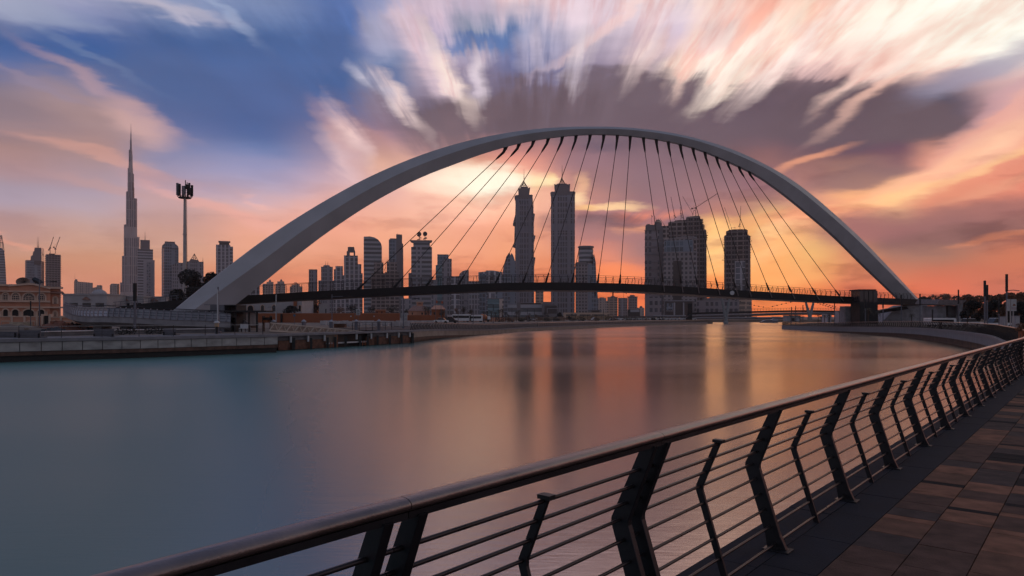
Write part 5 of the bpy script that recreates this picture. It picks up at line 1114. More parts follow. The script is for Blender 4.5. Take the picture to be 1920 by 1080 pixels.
# site clutter on the left bank
rc = random.Random(11)
def rubble(label, x, D, w, h, mt, n=26, name='rubble_heap', cat='rubble'):
    q = G(x, D, -.03); mb = MB(); vs = []; K_ = 10
    for j in range(4):
        for k in range(K_):
            a = 2 * math.pi * k / K_; f_ = 1 - j / 3.6; vs.append((q.x + w / 2 * math.cos(a) * f_ * rc.uniform(.8, 1.1), q.y + w / 3 * math.sin(a) * f_ * rc.uniform(.8, 1.1), q.z + h * j / 3 * rc.uniform(.8, 1.15)))
    fs = [(j * K_ + k, j * K_ + (k + 1) % K_, (j + 1) * K_ + (k + 1) % K_, (j + 1) * K_ + k) for j in range(3) for k in range(K_)] + [tuple(3 * K_ + k for k in range(K_))]
    mb.add(vs, fs)
    for _ in range(n):
        a = rc.random() * 6.28; r_ = rc.random() ** .5; s_ = rc.uniform(.12, .4) * h; mb.obox((q.x + math.cos(a) * w / 2 * r_, q.y + math.sin(a) * w / 3 * r_), s_ * 1.6, s_, q.z + h * (1 - r_) * .8, q.z + h * (1 - r_) * .8 + s_, rc.random() * 3)
    o = mb.build(name, mt); return tag(o, label, cat)
rubble('low pale sand heap behind the dark screen at the far left', 25, 84, 12, .9, earthm)
rubble('brown spoil heap between the villa wall and the ramp pier', 110, 92, 7.5, 1.2, mat('red_brown_spoil', (.22, .09, .06), .9))
rubble('dark scrap heap in front of the brown spoil heap', 103, 80, 3.6, .7, mat('dark_scrap', (.05, .05, .06), .8))
rubble('dark heap under the curved ramp beside the first pier', 140, 95, 4.5, 1.0, mat('blackish_soil', (.04, .03, .03), .9))
for i, (x0, x1, y0, y1, D, lb) in enumerate(((33.5, 76, 619, 634, 61, 'grey planter screen on the quay below the villa'), (175, 214, 617, 634, 66, 'grey planter screen on the quay below the ramp piers'), (306, 330, 617, 630, 70, 'small grey planter screen on the quay left of the kiosk'), (-30, 33, 622, 632, 62, 'long low dark bench wall at the left edge of the quay'))):
    q = thing('planter_screen', lb, 'planter', G((x0 + x1) / 2, D, -.01), 'quay planters'); a, c = G(x0, D), G(x1, D)
    MB().box(a.x, c.x, D, D + .9, -.01, ZH(y1, D) * .35 + .1).build('planter_base', concd, q)
    MB().box(a.x + .02, c.x - .02, D - .012, D + .07, ZH(y1, D) * .35 + .102, max(ZH(y0, D), .5)).build('screen', mat('screen_grey', (.115, .11, .13), .7), q)
    for k in (.06, .94): MB().box(a.x + (c.x - a.x) * k - .06, a.x + (c.x - a.x) * k + .06, D - .1, D - .013, -.01, ZH(y1, D) * .9 + .4).build('leg', darkm, q)
kb = thing('kerb_wall', 'long low pale seat wall running behind the left quay path', 'wall', G(150, 68, 0))
MB().loft([G(78, 66, 0), G(175, 72, 0), G(300, 79, 0), G(400, 84, 0)], [(-.3, -.03), (.3, -.03), (.3, .36), (-.3, .36)]).build('core', concd, kb)
MB().loft([G(78, 66, 0), G(175, 72, 0), G(300, 79, 0), G(400, 84, 0)], [(-.36, .361), (.36, .361), (.36, .46), (-.36, .46)]).build('seat_slab', mat('pale_seat_slab', (.5, .48, .5), .6), kb)
for i, (x, y0, D) in enumerate(((228, 622, 72), (245, 621, 73), (281, 620, 74), (297, 621, 75))):
    q = thing('litter_heap', '%s clump of plants behind the quay rail below the ramp' % ('leftmost', 'second', 'third', 'rightmost')[i], 'plant', G(x, D, 0), 'low plants on the quay'); mb = MB(); leafclump(mb, (G(x, D).x, D, .35), .55, 120, .1, rc); mb.build('leaves', leafk, q)
    q.name = 'shrub'
# --- curved ramp
Dr = 92.0
rp = thing('ramp_bridge', 'grey curved ramp with a rounded outer end and wavy-post railing', 'ramp', G(200, 95, -.05))
RP = [(127, 588, 104), (121, 582, 99), (124, 586.5, 94), (140, 592, 90), (165, 594.5, 87.5), (200, 594.5, 86), (260, 597, 85), (320, 600.5, 85), (380, 603, 85.5), (432, 605, 86)]
rpath = spline([Vector((P(x, y, d).x, d, P(x, y, d).z)) for x, y, d in RP], 6)
MB().loft(rpath, [(0.0, 0.0), (0.0, -.62), (-1.0, -1.15), (-4.2, -1.15), (-5.2, -.62), (-5.2, 0.0)], smooth=False).build('girder', conc, rp)
MB().loft(rpath, [(.05, .002), (.05, .10), (-.25, .10), (-.25, .002)]).build('kerb', capm, rp)
rl = [p + Vector((0, 0, 0.1)) for p in rpath]
wp = MB(); st_ = [(0.0, 0.0), (.14, .3), (.10, .7), (-.16, 1.25)]
for (u0, z0), (u1, z1) in zip(st_, st_[1:]): wp.hexa([(-.04, u0 - .06, z0), (.04, u0 - .06, z0), (.04, u0 + .06, z0), (-.04, u0 + .06, z0), (-.04, u1 - .06, z1), (.04, u1 - .06, z1), (.04, u1 + .06, z1), (-.04, u1 + .06, z1)])
w0 = None
for p, d in resample(rl, .8, .2)[:60]:
    if w0 is None: w0 = wp.build('post', mat('pale_ramp_post', (.30, .28, .32), .5, .3), None); o = w0
    else: o = w0.copy(); COL.objects.link(o)
    o.parent = rp; o.location = p - wloc(rp) - Vector((0, 0, .1)) ; o.rotation_euler = (0, 0, math.atan2(d.y, d.x) + math.pi)
for z, r_ in ((1.28, .05), (.95, .02), (.65, .02), (.35, .02)): MB().tube([p + Vector((0, 0, z)) for p in rl], r_, 5).build('handrail' if z > 1.2 else 'rail_bar', steel, rp)
MB().loft([p + Vector((0, 0, .12)) for p in rpath[30:]], [(-.1, 0), (-.13, 0), (-.13, 1.0), (-.1, 1.0)]).build('glass_screen', mat('frosted_screen', (.30, .32, .38), .4, 0, .25, .25), rp)
for x, w, d in ((144, 10, 93), (183, 17, 90), (232, 15, 88), (258, 9, 88), (300, 12, 88)):
    a, c = G(x - w / 2, d), G(x + w / 2, d); MB().box(a.x, c.x, d, d + 2.2, -.05, interp([(121, ZH(592, 92) - 1.2), (200, ZH(594.5, 86) - 1.14), (432, ZH(605, 86) - .7)], x)).build('pier', conc, rp)
MB().box(G(262, 87).x, G(430, 87).x, 90.5, 91, -.05, .55).build('under_wall', blackm, rp)
ru = thing('upper_ramp', 'dark upper ramp rising behind the curved ramp to the arch foot', 'ramp', G(270, 108, -.05))
MB().slab([P(212, 577, 104), P(260, 570, 104), P(330, 563, 104), P(345, 563, 104), P(345, 584, 104), P(300, 584, 104), P(252, 580, 104)], (0, 5, 0)).build('girder', deckm, ru)
mb = MB(); 
for k in range(12): x = 216 + k * 10.5; y = 577 - (x - 212) * .118; mb.beam(P(x, y, 104.2), P(x, y - 9, 104.2), .06, .06)
mb.beam(P(212, 567, 104.2), P(335, 553.5, 104.2), .07, .07); mb.beam(P(212, 572, 104.2), P(335, 558, 104.2), .04, .04); mb.build('railing', polem, ru)
fb_ = thing('foot_block', 'grey concrete block under the left foot of the arch', 'foundation', G(390, 92, -.05))
MB().slab([P(318, 612, 93), P(322, 583.5, 93), P(394, 583.5, 93), P(432, 583.5, 93), P(440, 612, 93)], (0, 9, 0)).build('block', concd, fb_)
MB().slab([P(318, 583.4, 92.9), P(322, 581.6, 92.9), P(440, 581.6, 92.9), P(440, 583.4, 92.9)], (0, 10, 0)).build('cap', conc, fb_)
# --- white houses behind the ramp
for nm, lb, D, bx in (('white_house', 'low white house with dark pyramid skylight behind the round ramp end', 190, (118, 200, 553, 600)), ('white_house', 'long white flat house with an arched window behind the ramp', 200, (196, 268, 557, 600)), ('white_house', 'small white house behind the upper ramp railing', 205, (262, 312, 558, 600))):
    q = thing(nm, lb, 'house', G((bx[0] + bx[1]) / 2, D, -.05), 'white houses behind the ramp'); a, c = G(bx[0], D), G(bx[1], D)
    MB().box(a.x, c.x, D, D + 12, -.05, ZH(bx[2], D)).build('wall', whitem, q)
    MB().box(a.x - .2, c.x + .2, D - .25, D + 12.3, ZH(bx[2], D) + .001, ZH(bx[2], D) + .35).build('parapet', whitem, q)
    mx_ = (bx[0] + bx[1]) / 2
    MB().slab([P(mx_ - 6, 562 if D == 190 else 564, D - .6), P(mx_ + 1, 556 if D == 190 else 559, D - .6), P(mx_ + 9, 562 if D == 190 else 564, D - .6)], (0, 4, 0)).build('skylight', tilem, q)
    for k in range(3): xx = a.x + (c.x - a.x) * (.15 + .3 * k); MB().box(xx, xx + 2.2, D - .08, D - .003, ZH(575, D), ZH(568, D)).build('window', glassd, q)
q = thing('white_dome', 'pale roof dome on the first white house', 'dome', P(186, 553, 194)); c = P(186, 553, 194); MB().lathe((c.x, c.y), [(1.9 * math.cos(a), c.z + .2 + 1.3 * math.sin(a)) for a in [k * math.pi / 14 for k in range(7)]] + [(.05, c.z + 1.5)], 16).build('shell', whitem, q); MB().lathe((c.x, c.y), [(2.0, c.z - .2), (2.0, c.z + .2)], 16).build('drum', whitem, q)
# --- antenna mast
D = 210; q = thing('antenna_mast', 'tall pale tubular mast with a crown of dark cellular antennas', 'mast', G(346.5, D, -.05)); c = G(346.5, D)
MB().tube([(c.x, D, -.05), (c.x, D, ZH(520, D)), (c.x, D, ZH(440, D)), (c.x, D, ZH(372, D))], [.62, .52, .46, .34], 14).build('pole', mastm, q)
for y in (521, 440): MB().tube([(c.x, D, ZH(y, D)), (c.x, D, ZH(y - 1.6, D))], .62, 14, smooth=False).build('flange', mastm, q)
mb = MB(); mb.tube([(c.x, D, ZH(372, D)), (c.x, D, ZH(370, D))], [1.7, 1.9], 12); z = ZH(369, D)
for r_ in (2.0,):
    ring = [(c.x + r_ * math.cos(a), D + r_ * math.sin(a), z) for a in [k * math.pi / 8 for k in range(17)]]; mb.tube(ring, .08, 5, cap=False); mb.tube([(p[0], p[1], p[2] + 1.6) for p in ring], .05, 5, cap=False)
mb.build('platform', M_STEEL, q)
for i in range(9):
    a = i * .698 + .2; px, py = c.x + 2.0 * math.cos(a), D + 2.0 * math.sin(a); hh = (3.2, 2.6, 3.6)[i % 3]
    o = MB().obox((px, py), .62, .34, z + .3, z + .3 + hh, a).build('panel_antenna', (darkm, polem)[i % 2], q)
for dx_, yt in ((-1.3, 346), (.7, 342), (-.2, 352), (0.2, 338)): MB().tube([(c.x + dx_, D, z), (c.x + dx_, D, ZH(yt, D))], .13, 6).build('whip_antenna', darkm, q)
for sx in (-1.3, .7, 1.5): MB().tube([(c.x + sx, D - .4, z + 2.2), (c.x + sx, D - .4, z + 3.6)], .33, 8).build('radio_unit', darkm, q)
MB().beam((c.x + .75, D, 0), (c.x + .55, D, ZH(374, D)), .1, .1).build('cable_ladder', M_STEEL, q)
# --- trees left
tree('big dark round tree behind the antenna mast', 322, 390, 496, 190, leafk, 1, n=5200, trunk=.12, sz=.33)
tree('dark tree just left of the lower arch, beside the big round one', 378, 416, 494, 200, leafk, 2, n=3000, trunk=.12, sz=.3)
tree('dark low tree against the white arcade house', 526, 562, 571, 230, leafk, 3, n=1800, trunk=.05, sz=.26)
tree('large rusty-brown tree behind the orange wall, right of the white arcade house', 563, 608, 562, 260, leafb, 4, n=3600, trunk=.05, sz=.28)
for i, (a, c_, y, D, mt, lb) in enumerate(((626, 652, 572, 280, leafb, 'pale brown bush-like tree right of the white cottage'), (648, 678, 569, 300, leafk, 'dark spreading tree behind the white sign board'), (684, 708, 571, 280, leafk, 'feathery dark tree left of the orange villa'), (724, 748, 570, 270, leafk, 'dark tree right of the orange villa'), (757, 772, 576, 270, leaf, 'small dark tree left of the brown-roofed villa'),
    (848, 862, 574, 300, leafb, 'thin brown tree left of the coach'), (862, 876, 576, 310, leafk, 'dark tree above the white coach'), (876, 890, 578, 320, leaf, 'dark tree between the coach and the minibus'), (1013, 1030, 584, 420, leafk, 'bushy dark tree left of the round clipped tree'), (1030, 1034, 588, 420, leafb, 'tiny brown tree'),
    (960, 976, 592, 380, leafk, 'low dark tree behind the far quay palms'), (983, 998, 591, 390, leafb, 'low brown tree between the far quay palms'), (998, 1012, 589, 400, leaf, 'low dark tree left of the bushy one'), (1060, 1074, 592, 420, leafk, 'low dark tree right of the round clipped tree'))):
    if 'tiny' in lb: continue
    tree(lb, a, c_, y, D, mt, 20 + i, n=800, trunk=.15, group='trees behind the far left quay')
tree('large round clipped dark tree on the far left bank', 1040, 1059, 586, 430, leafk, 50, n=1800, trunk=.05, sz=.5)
# --- palms
PL = [(797, 571, 235), (803, 573, 238), (832, 580, 240), (828, 577, 250), (907, 581, 255), (914, 580, 260), (921, 581, 258), (929, 583, 262), (936, 578, 270), (942, 576, 280), (948, 583, 275), (953, 588, 280), (968, 582, 300), (973, 579, 310), (993, 586, 330), (1072, 587, 420), (1079, 588, 425), (1088, 590, 430), (1094, 591, 430), (1102, 589, 435), (1111, 588, 430), (1118, 589, 440), (1128, 592, 440), (1136, 589, 430), (870, 572, 262), (884, 577, 265)]
PW = ['in front of the brown-roofed villa gable', 'close right of the palm at the villa gable', 'beside the flag posts', 'behind the flag posts', 'over the orange mixer truck', 'just right of the orange mixer truck', 'third right of the orange mixer truck', 'fourth right of the orange mixer truck', 'left of the tall palm under the teal block', 'tallest under the teal block', 'right of the tall palm under the teal block', 'short one before the podium block', 'before the podium stair tower', 'taller one before the podium stair tower', 'lone one before the mall block',
      'first right of the round clipped tree', 'second right of the round clipped tree', 'third right of the round clipped tree', 'short one left of the white tent', 'left of the white tent', 'rising over the white tent', 'right of the white tent', 'short one right of the white tent', 'last one before the dark retail base', 'sticking out above the white coach', 'left of the minibus']
for i, ((x, y, D), w_) in enumerate(zip(PL, PW)): palm_tree('date palm ' + w_, x, y, D, seed=i, fr=1.15)
palm_tree('bare feathery palm behind the kiosk canopy', 455, 572, 160, seed=60, fr=1.3)
# --- white arcade house, orange wall, villas
D = 240; aw = thing('arcade_house', 'white house with arched windows seen beneath the left part of the deck', 'house', G(510, D, -.05)); a, c = G(447, D), G(566, D)
MB().box(a.x, c.x, D, D + 14, -.05, ZH(562, D)).build('wall', whitem, aw); MB().box(a.x - .2, c.x + .3, D - .3, D + 14.2, ZH(562, D) + .001, ZH(560, D)).build('cornice', whitem, aw)
MB().box(G(551, D).x, G(557, D).x, D - .5, D - .01, ZH(574, D), ZH(560, D)).build('chimney_shaft', orangem, aw)
def VXd(x, D): return (x - 960) / F * D
for xa, xb, y0, y1 in ((464, 476, 572, 590), (489, 496, 571.5, 585), (510, 518, 571.5, 584), (560, 565, 572, 584)):
    xc = (VXd(xa, D) + VXd(xb, D)) / 2; w = VXd(xb, D) - VXd(xa, D); zt = ZH(y0, D); zb_ = ZH(y1, D)
    pl = [Vector((xc - w / 2, D - .06, zb_))] + [Vector((xc - w / 2 * math.cos(t_), D - .06, zt - w / 2 + w / 2 * math.sin(t_))) for t_ in [k * math.pi / 8 for k in range(9)]] + [Vector((xc + w / 2, D - .06, zb_))]
    o = MB().slab(pl, (0, .055, 0)).build('window', glassd, aw); f_ = MB()
    for p0, p1 in zip(pl, pl[1:]): f_.beam(p0 + Vector((0, -.1, 0)), p1 + Vector((0, -.1, 0)), .16, .2)
    f_.build('surround', trimm, o)
ow = thing('boundary_wall', 'long plain orange-brown boundary wall behind the jetty', 'wall', G(620, 225, -.05))
MB().loft([G(430, 222, 0), G(600, 224, 0), G(700, 222, 0), G(749, 214, 0)], [(-.12, -.05), (.12, -.05), (.12, ZH(587.8, 224)), (-.12, ZH(587.8, 224))]).build('wall', orangem, ow)
MB().loft([G(764, 222, 0), G(795, 221, 0), G(813, 222, 0)], [(-.12, -.05), (.12, -.05), (.12, ZH(591, 222)), (-.12, ZH(591, 222))]).build('wall', orangem, ow)
MB().loft([G(430, 222, 0), G(600, 224, 0), G(700, 222, 0), G(749, 214, 0)], [(-.2, ZH(587.8, 224) + .002), (.2, ZH(587.8, 224) + .002), (.2, ZH(587.2, 224)), (-.2, ZH(587.2, 224))]).build('coping', sandm, ow)
MB().box(G(521, 220).x, G(524, 220).x, 222.4, 223.3, 0, ZH(588.5, 220)).build('doorway', darkm, ow)
lk = [G(x, 221.5) for x in (658, 701.5, 712)]
for p, y in zip(lk, (594, 594, 596)): MB().obox((p.x, p.y), .35, .2, ZH(y, 221.5), ZH(y, 221.5) + .35).build('wall_lamp', signm, ow)
q = thing('utility_cabinet', 'tall pale utility cabinet in the gap of the orange-brown wall', 'cabinet', G(757, 212, -.03)); a, c = G(752, 212), G(763, 212)
MB().box(a.x, c.x, 212, 213, -.03, ZH(589, 212)).build('body', mat('pale_grey_cabinet', (.28, .28, .3), .6), q); MB().box(a.x - .08, c.x + .08, 211.9, 213.1, ZH(589, 212) + .001, ZH(588, 212)).build('lid', signm, q)
def hip_house(lb, x0, x1, ye, yr, D, wm, rm, wins, name='house', extra=None):
    q = thing(name, lb, 'house', G((x0 + x1) / 2, D, -.05)); a, c = G(x0, D), G(x1, D)
    MB().box(a.x, c.x, D, D + 10, -.05, ZH(ye, D)).build('wall', wm, q)
    if yr is not None:
        i_ = (c.x - a.x) * .22; MB().hexa([(a.x - .4, D - .4, ZH(ye, D) + .002), (c.x + .4, D - .4, ZH(ye, D) + .002), (c.x + .4, D + 10.4, ZH(ye, D) + .002), (a.x - .4, D + 10.4, ZH(ye, D) + .002), (a.x + i_, D + 4.5, ZH(yr, D)), (c.x - i_, D + 4.5, ZH(yr, D)), (c.x - i_, D + 5.5, ZH(yr, D)), (a.x + i_, D + 5.5, ZH(yr, D))]).build('roof', rm, q)
    else: MB().box(a.x - .3, c.x + .3, D - .3, D + 10.3, ZH(ye, D) + .002, ZH(ye - 1.6, D)).build('roof', rm, q)
    for (wx0, wx1, y0, y1) in wins: MB().box(VXd(wx0, D), VXd(wx1, D), D - .07, D - .004, ZH(y1, D), ZH(y0, D)).build('window', glassd, q)
    return face(q)
hip_house('small orange villa with a flat roof behind the orange-brown wall', 704, 723, 582, None, 250, orangem, sandm, ((706, 708, 584, 588), (715, 717, 584, 588)))
hip_house('brown hip-roofed villa behind the end of the orange-brown wall', 766, 806, 583, 573, 255, sandm, tilem, ((772, 774, 586, 590), (790, 793, 586, 590), (797, 800, 586, 590)))
q = hip_house('orange gabled villa with a two-part window beside the flag posts', 809, 834, 580, 572, 250, orangem, sandm, ((813, 816, 585, 590), (824, 830, 586, 591)))
hip_house('tan roof block standing above the brown hip-roofed villa', 781, 793, 567, None, 300, sandm, trimm, ((784, 790, 569, 570.5),), name='roof_block')
hip_house('white cottage with one dark door between two brown trees', 598, 614, 572, None, 255, whitem, whitem, ((610, 612, 579, 588),))
hip_house('white low gate house left of the parked coach', 812, 838, 594, None, 262, whitem, whitem, ())
hip_house('pale brick shed behind the far quay palms', 950, 1004, 596, None, 400, mat('dull_tan', (.26, .2, .17), .85), concd, ((955, 960, 597, 599), (975, 982, 597, 599)), name='shed')
# orange-tinted hoarding pieces behind the kiosk
hb = thing('timber_hoarding', 'brown weathered timber hoarding behind the canopy posts', 'hoarding', G(460, 118, -.03)); a, c = G(444, 118), G(482, 118)
MB().box(a.x, c.x, 118, 118.15, -.03, ZH(587, 118)).build('boards', mat('weathered_brown_boards', (.22, .12, .085), .85, 0, .45, 1.0, stretch=(.4, 1, 3)), hb)
for k in range(4): x = a.x + (c.x - a.x) * (.02 + .32 * k); MB().box(x - .05, x + .05, 117.85, 117.998, -.03, ZH(586.4, 118)).build('post', darkm, hb)
# --- kiosk with canopy on the quay
D = 86.0; kx = lambda x: (x - 960) / F * D; kz = lambda y: ZH(y, D)
ki = thing('kiosk', 'grey marine-stop kiosk with a dark open niche and a flat canopy on posts', 'kiosk', G(430, D, -.02))
MB().box(kx(394), kx(420.5), D, D + 3.2, -.02, kz(571.5)).build('wall', mat('kiosk_grey', (.12, .12, .14), .65), ki)
MB().box(kx(420.52), kx(442), D + 2.6, D + 3.1, -.02, kz(572)).build('back_wall', darkm, ki)
MB().box(kx(420.52), kx(444), D - .05, D + 3.15, kz(573.6), kz(571.4)).build('roof_slab', deckm, ki)
MB().box(kx(441.5), kx(443.6), D - .04, D + 3.1, -.02, kz(573.61)).build('side_post', deckm, ki)
MB().box(kx(422), kx(440), D + 1.9, D + 2.0, kz(582), kz(574.5)).build('upper_panel', concd, ki); MB().box(kx(422), kx(436), D + 1.7, D + 1.8, kz(595.5), kz(586)).build('counter_panel', conc, ki)
MB().box(kx(422), kx(500), D - .3, D + 2.4, kz(585.2), kz(582.2)).build('canopy', deckm, ki)
MB().box(kx(388), kx(394), D + .4, D + .9, kz(585), kz(583)).build('bracket', deckm, ki)
for x in (467.5, 482.5): MB().box(kx(x) - .09, kx(x) + .09, D - .2, D, -.02, kz(585.22)).build('canopy_post', darkm, ki)
MB().slab([(kx(444), D + 2.2, 0), (kx(444), D + 2.2, kz(599)), (kx(455), D + 2.2, kz(607)), (kx(458), D + 2.2, 0)], (0, .12, 0)).build('stair_cheek', conc, ki)
q = thing('service_bin', 'small dark bin shelter with an orange front beside the gangway head', 'bin', G(499, 88, -.02)); a, c = G(491.5, 88), G(506.5, 88)
MB().box(a.x, c.x, 88, 88.8, ZH(600, 88), ZH(595, 88)).build('hood', deckm, q); MB().box(a.x + .1, c.x - .3, 88.1, 88.7, ZH(604.5, 88), ZH(600, 88) - .01).build('front', mat('orange_board', (.33, .10, .035), .7), q)
for x in (a.x, c.x - .08): MB().box(x, x + .08, 88.05, 88.75, -.02, ZH(592, 88)).build('leg', darkm, q)
q = thing('bollard_lamp', 'short bollard lamp with a domed top and a cream panel on the quay edge', 'bollard lamp', G(406.5, 76, -.02)); c = G(406.5, 76)
MB().lathe((c.x, 76), [(.13, -.02), (.11, ZH(612.5, 76))], 10).build('stem', darkm, q); MB().obox((c.x, 76), .34, .34, ZH(612.5, 76) + .001, ZH(606, 76)).build('panel', mat('cream_panel', (.5, .33, .18), .6), q)
MB().lathe((c.x, 76), [(.30, ZH(606, 76) + .001), (.31, ZH(604, 76)), (.2, ZH(602.3, 76)), (.02, ZH(601.6, 76))], 12).build('dome_cap', signm, q)
for x, D in ((451, 84), (457.5, 84.5), (462, 85)):
    pass
for i, x in enumerate((453, 460.5)):
    q = thing('cafe_chair', '%s pale chair under the kiosk canopy' % ('left', 'right')[i], 'chair', G(x, 84, -.02), 'pale chairs under the canopy'); c = G(x, 84)
    MB().obox((c.x, 84), .46, .46, .42, .47).build('seat', signm, q); MB().obox((c.x, 84.21), .46, .04, .471, .95).build('backrest', signm, q)
    for sx in (-.2, .2):
        for sy in (-.2, .2): MB().obox((c.x + sx, 84 + sy), .04, .04, -.02, .419).build('leg', signm, q)
# --- jetty: sheet pile wall, piles, gangway
js = JE[0]; je = JE[-1]; jd = (je - js).normalized(); jn = Vector((jd.y, -jd.x, 0)); jl = (je - js).length
def JX(x):                                  # point of the jetty line under photo column x
    k = (x - 960) / F; s_ = (k * js.y - js.x) / (jd.x - k * jd.y); return js + jd * s_
sp_ = thing('sheet_pile_wall', 'rusty brown sheet-pile wall between black piles along the jetty', 'quay wall', js)
MB().loft([js, je], [(-.6, -.25), (.3, -.25), (.3, -.02), (-.6, -.02)]).build('coping', capm, sp_)
bounds = [522, 547, 580, 611, 625, 645, 672, 686.5, 705, 728, 750, 771]
for i, (x0, x1) in enumerate(zip(bounds, bounds[1:])):
    a, c = JX(x0), JX(x1); open_ = 611 <= x0 < 686
    if not open_: MB().loft([a, c], [(-.05, -1.75), (0.0, -1.75), (0.0, -.75), (-.05, -.75)]).build('rust_panel', rustm, sp_)
    else: MB().loft([a, c], [(-.4, -1.35), (0.1, -1.35), (0.1, -1.2), (-.4, -1.2)]).build('landing_beam', signm, sp_)
MB().loft([JX(522), JX(771)], [(-.62, -2.3), (-.55, -2.3), (-.55, -.26), (-.62, -.26)]).build('back_wall', blackm, sp_)
MB().loft([JX(522), JX(611)], [(-.14, -.72), (-.12, -.72), (-.12, -.27), (-.14, -.27)]).build('mesh_fence', concd, sp_)
MB().loft([JX(690), JX(771)], [(-.14, -.72), (-.12, -.72), (-.12, -.27), (-.14, -.27)]).build('mesh_fence', concd, sp_)
p0 = None
for i, x in enumerate((547, 580, 611, 625, 645, 672, 686.5, 705, 728, 750, 770.5)):
    p = JX(x) + jn * .25; w_ = .34 if x in (547, 770.5) else .26
    o = MB().obox((p.x, p.y), w_, w_, -2.4, -.55 + (.1 if x in (547, 770.5) else 0), .3).build('timber_pile', blackm)
    tag(o, 'black square pile at the jetty face, number %s from the left corner of the jetty' % ('one two three four five six seven eight nine ten eleven'.split()[i]), 'pile', 'black piles along the jetty')
for i, x in enumerate((543.5, 576, 606.8, 667, 694.5, 724, 746, 767)):
    p = JX(x) + jn * .12; o = MB().tube([(p.x, p.y, -.95), (p.x, p.y, -.30)], .13, 8).build('fender', signm)
    tag(o, 'short pale tube fender on the jetty face, %s from the left' % ('first second third fourth fifth sixth seventh eighth'.split()[i]), 'fender', 'pale fenders on the jetty')
for i, (x, wd) in enumerate(((618.5, .28), (678.5, .28), (627, .2))):
    p = JX(x) + jn * .3; q = thing('ladder', ('orange-painted ladder at the left end of the jetty landing', 'orange-painted ladder at the right end of the jetty landing', 'tall orange rail ladder rising beside the gangway')[i], 'ladder', (p.x, p.y, -1.7), 'orange jetty ladders'); om = orangem
    zt = -1.15 if i < 2 else -.3
    for s_ in (-1, 1): MB().tube([p + jd * s_ * wd + Vector((0, 0, -1.75)), p + jd * s_ * wd + Vector((0, 0, zt))], .045, 6).build('stile', om, q)
    for k in range(3): z = -1.6 + k * (.18 if i < 2 else .4); MB().tube([p - jd * wd + Vector((0, 0, z)), p + jd * wd + Vector((0, 0, z))], .03, 5).build('rung', om, q)
gwy = thing('gangway', 'cream truss gangway sloping down to the jetty landing', 'gangway', G(510, 82, 0))
def gp_(x, y, d): return P(x, y, d)
A0, A1 = (507, 605.5, 80.5), (690, 622.5, 92.0); B0, B1 = (505, 620, 80.5), (688, 630.5, 92.0)
off = Vector((-.45, 1.35, 0))
for o_ in (Vector((0, 0, 0)), off):
    t0_, t1_, b0_, b1_ = gp_(*A0) + o_, gp_(*A1) + o_, gp_(*B0) + o_, gp_(*B1) + o_
    MB().beam(t0_, t1_, .1, .1).build('top_chord', cream, gwy); MB().beam(b0_, b1_, .12, .16).build('bottom_chord', cream, gwy)
    n_ = 13
    for k in range(n_):
        a = b0_.lerp(b1_, k / n_); m_ = t0_.lerp(t1_, (k + .5) / n_); c = b0_.lerp(b1_, (k + 1) / n_)
        MB().beam(a, m_, .07, .07).build('diagonal', cream, gwy); MB().beam(m_, c, .07, .07).build('diagonal', cream, gwy)
b0_, b1_ = gp_(*B0), gp_(*B1); MB().hexa([b0_ + Vector((0, .07, -.08)), b1_ + Vector((0, .07, -.08)), b1_ + off - Vector((0, .07, .08)), b0_ + off - Vector((0, .07, .08)), b0_ + Vector((0, .07, 0)), b1_ + Vector((0, .07, 0)), b1_ + off - Vector((0, .07, 0)), b0_ + off - Vector((0, .07, 0))]).build('walkway', cream, gwy)
MB().hexa([b0_ + off + Vector((0, .08, 0)), b1_ + off + Vector((0, .08, 0)), b1_ + off + Vector((0, .12, 0)), b0_ + off + Vector((0, .12, 0)), gp_(*A0) + off + Vector((0, .08, -.1)), gp_(*A1) + off + Vector((0, .08, -.1)), gp_(*A1) + off + Vector((0, .12, -.1)), gp_(*A0) + off + Vector((0, .12, -.1))]).build('side_sheet', mat('tan_slatted_sheet', (.34, .26, .22), .8, 0, .3, 1, stretch=(1, 1, 6)), gwy)
for i, (x, yt, yb, d, w_) in enumerate(((569.5, 599, 606, 92, 9), (513, 599, 607, 88, 9), (621, 599.3, 616, 94, 8.5), (668, 598.8, 620, 96, 8), (710.5, 598.5, 622, 98, 7.5))):
    c = G(x, d); r_ = w_ / F * d / 2; q = thing('mooring_pile', ('second grey cone-capped mooring pile from the left, behind the gangway', 'leftmost grey cone-capped mooring pile, at the gangway head', 'middle grey cone-capped mooring pile, over the gangway', 'fourth grey cone-capped mooring pile, near the gangway foot', 'rightmost and tallest-looking grey cone-capped mooring pile')[i], 'pile', (c.x, c.y, -2.3), 'cone-capped mooring piles')
    MB().lathe((c.x, c.y), [(r_ * .85, -2.3), (r_ * .85, ZH(yt + 4.2, d))], 14, smooth=False).build('shaft', polem, q); MB().lathe((c.x, c.y), [(r_ * 1.1, ZH(yt + 4.2, d) + .001), (r_ * 1.05, ZH(yt + 3.2, d)), (.03, ZH(yt, d))], 14, smooth=False).build('cone_cap', M_LITE, q)
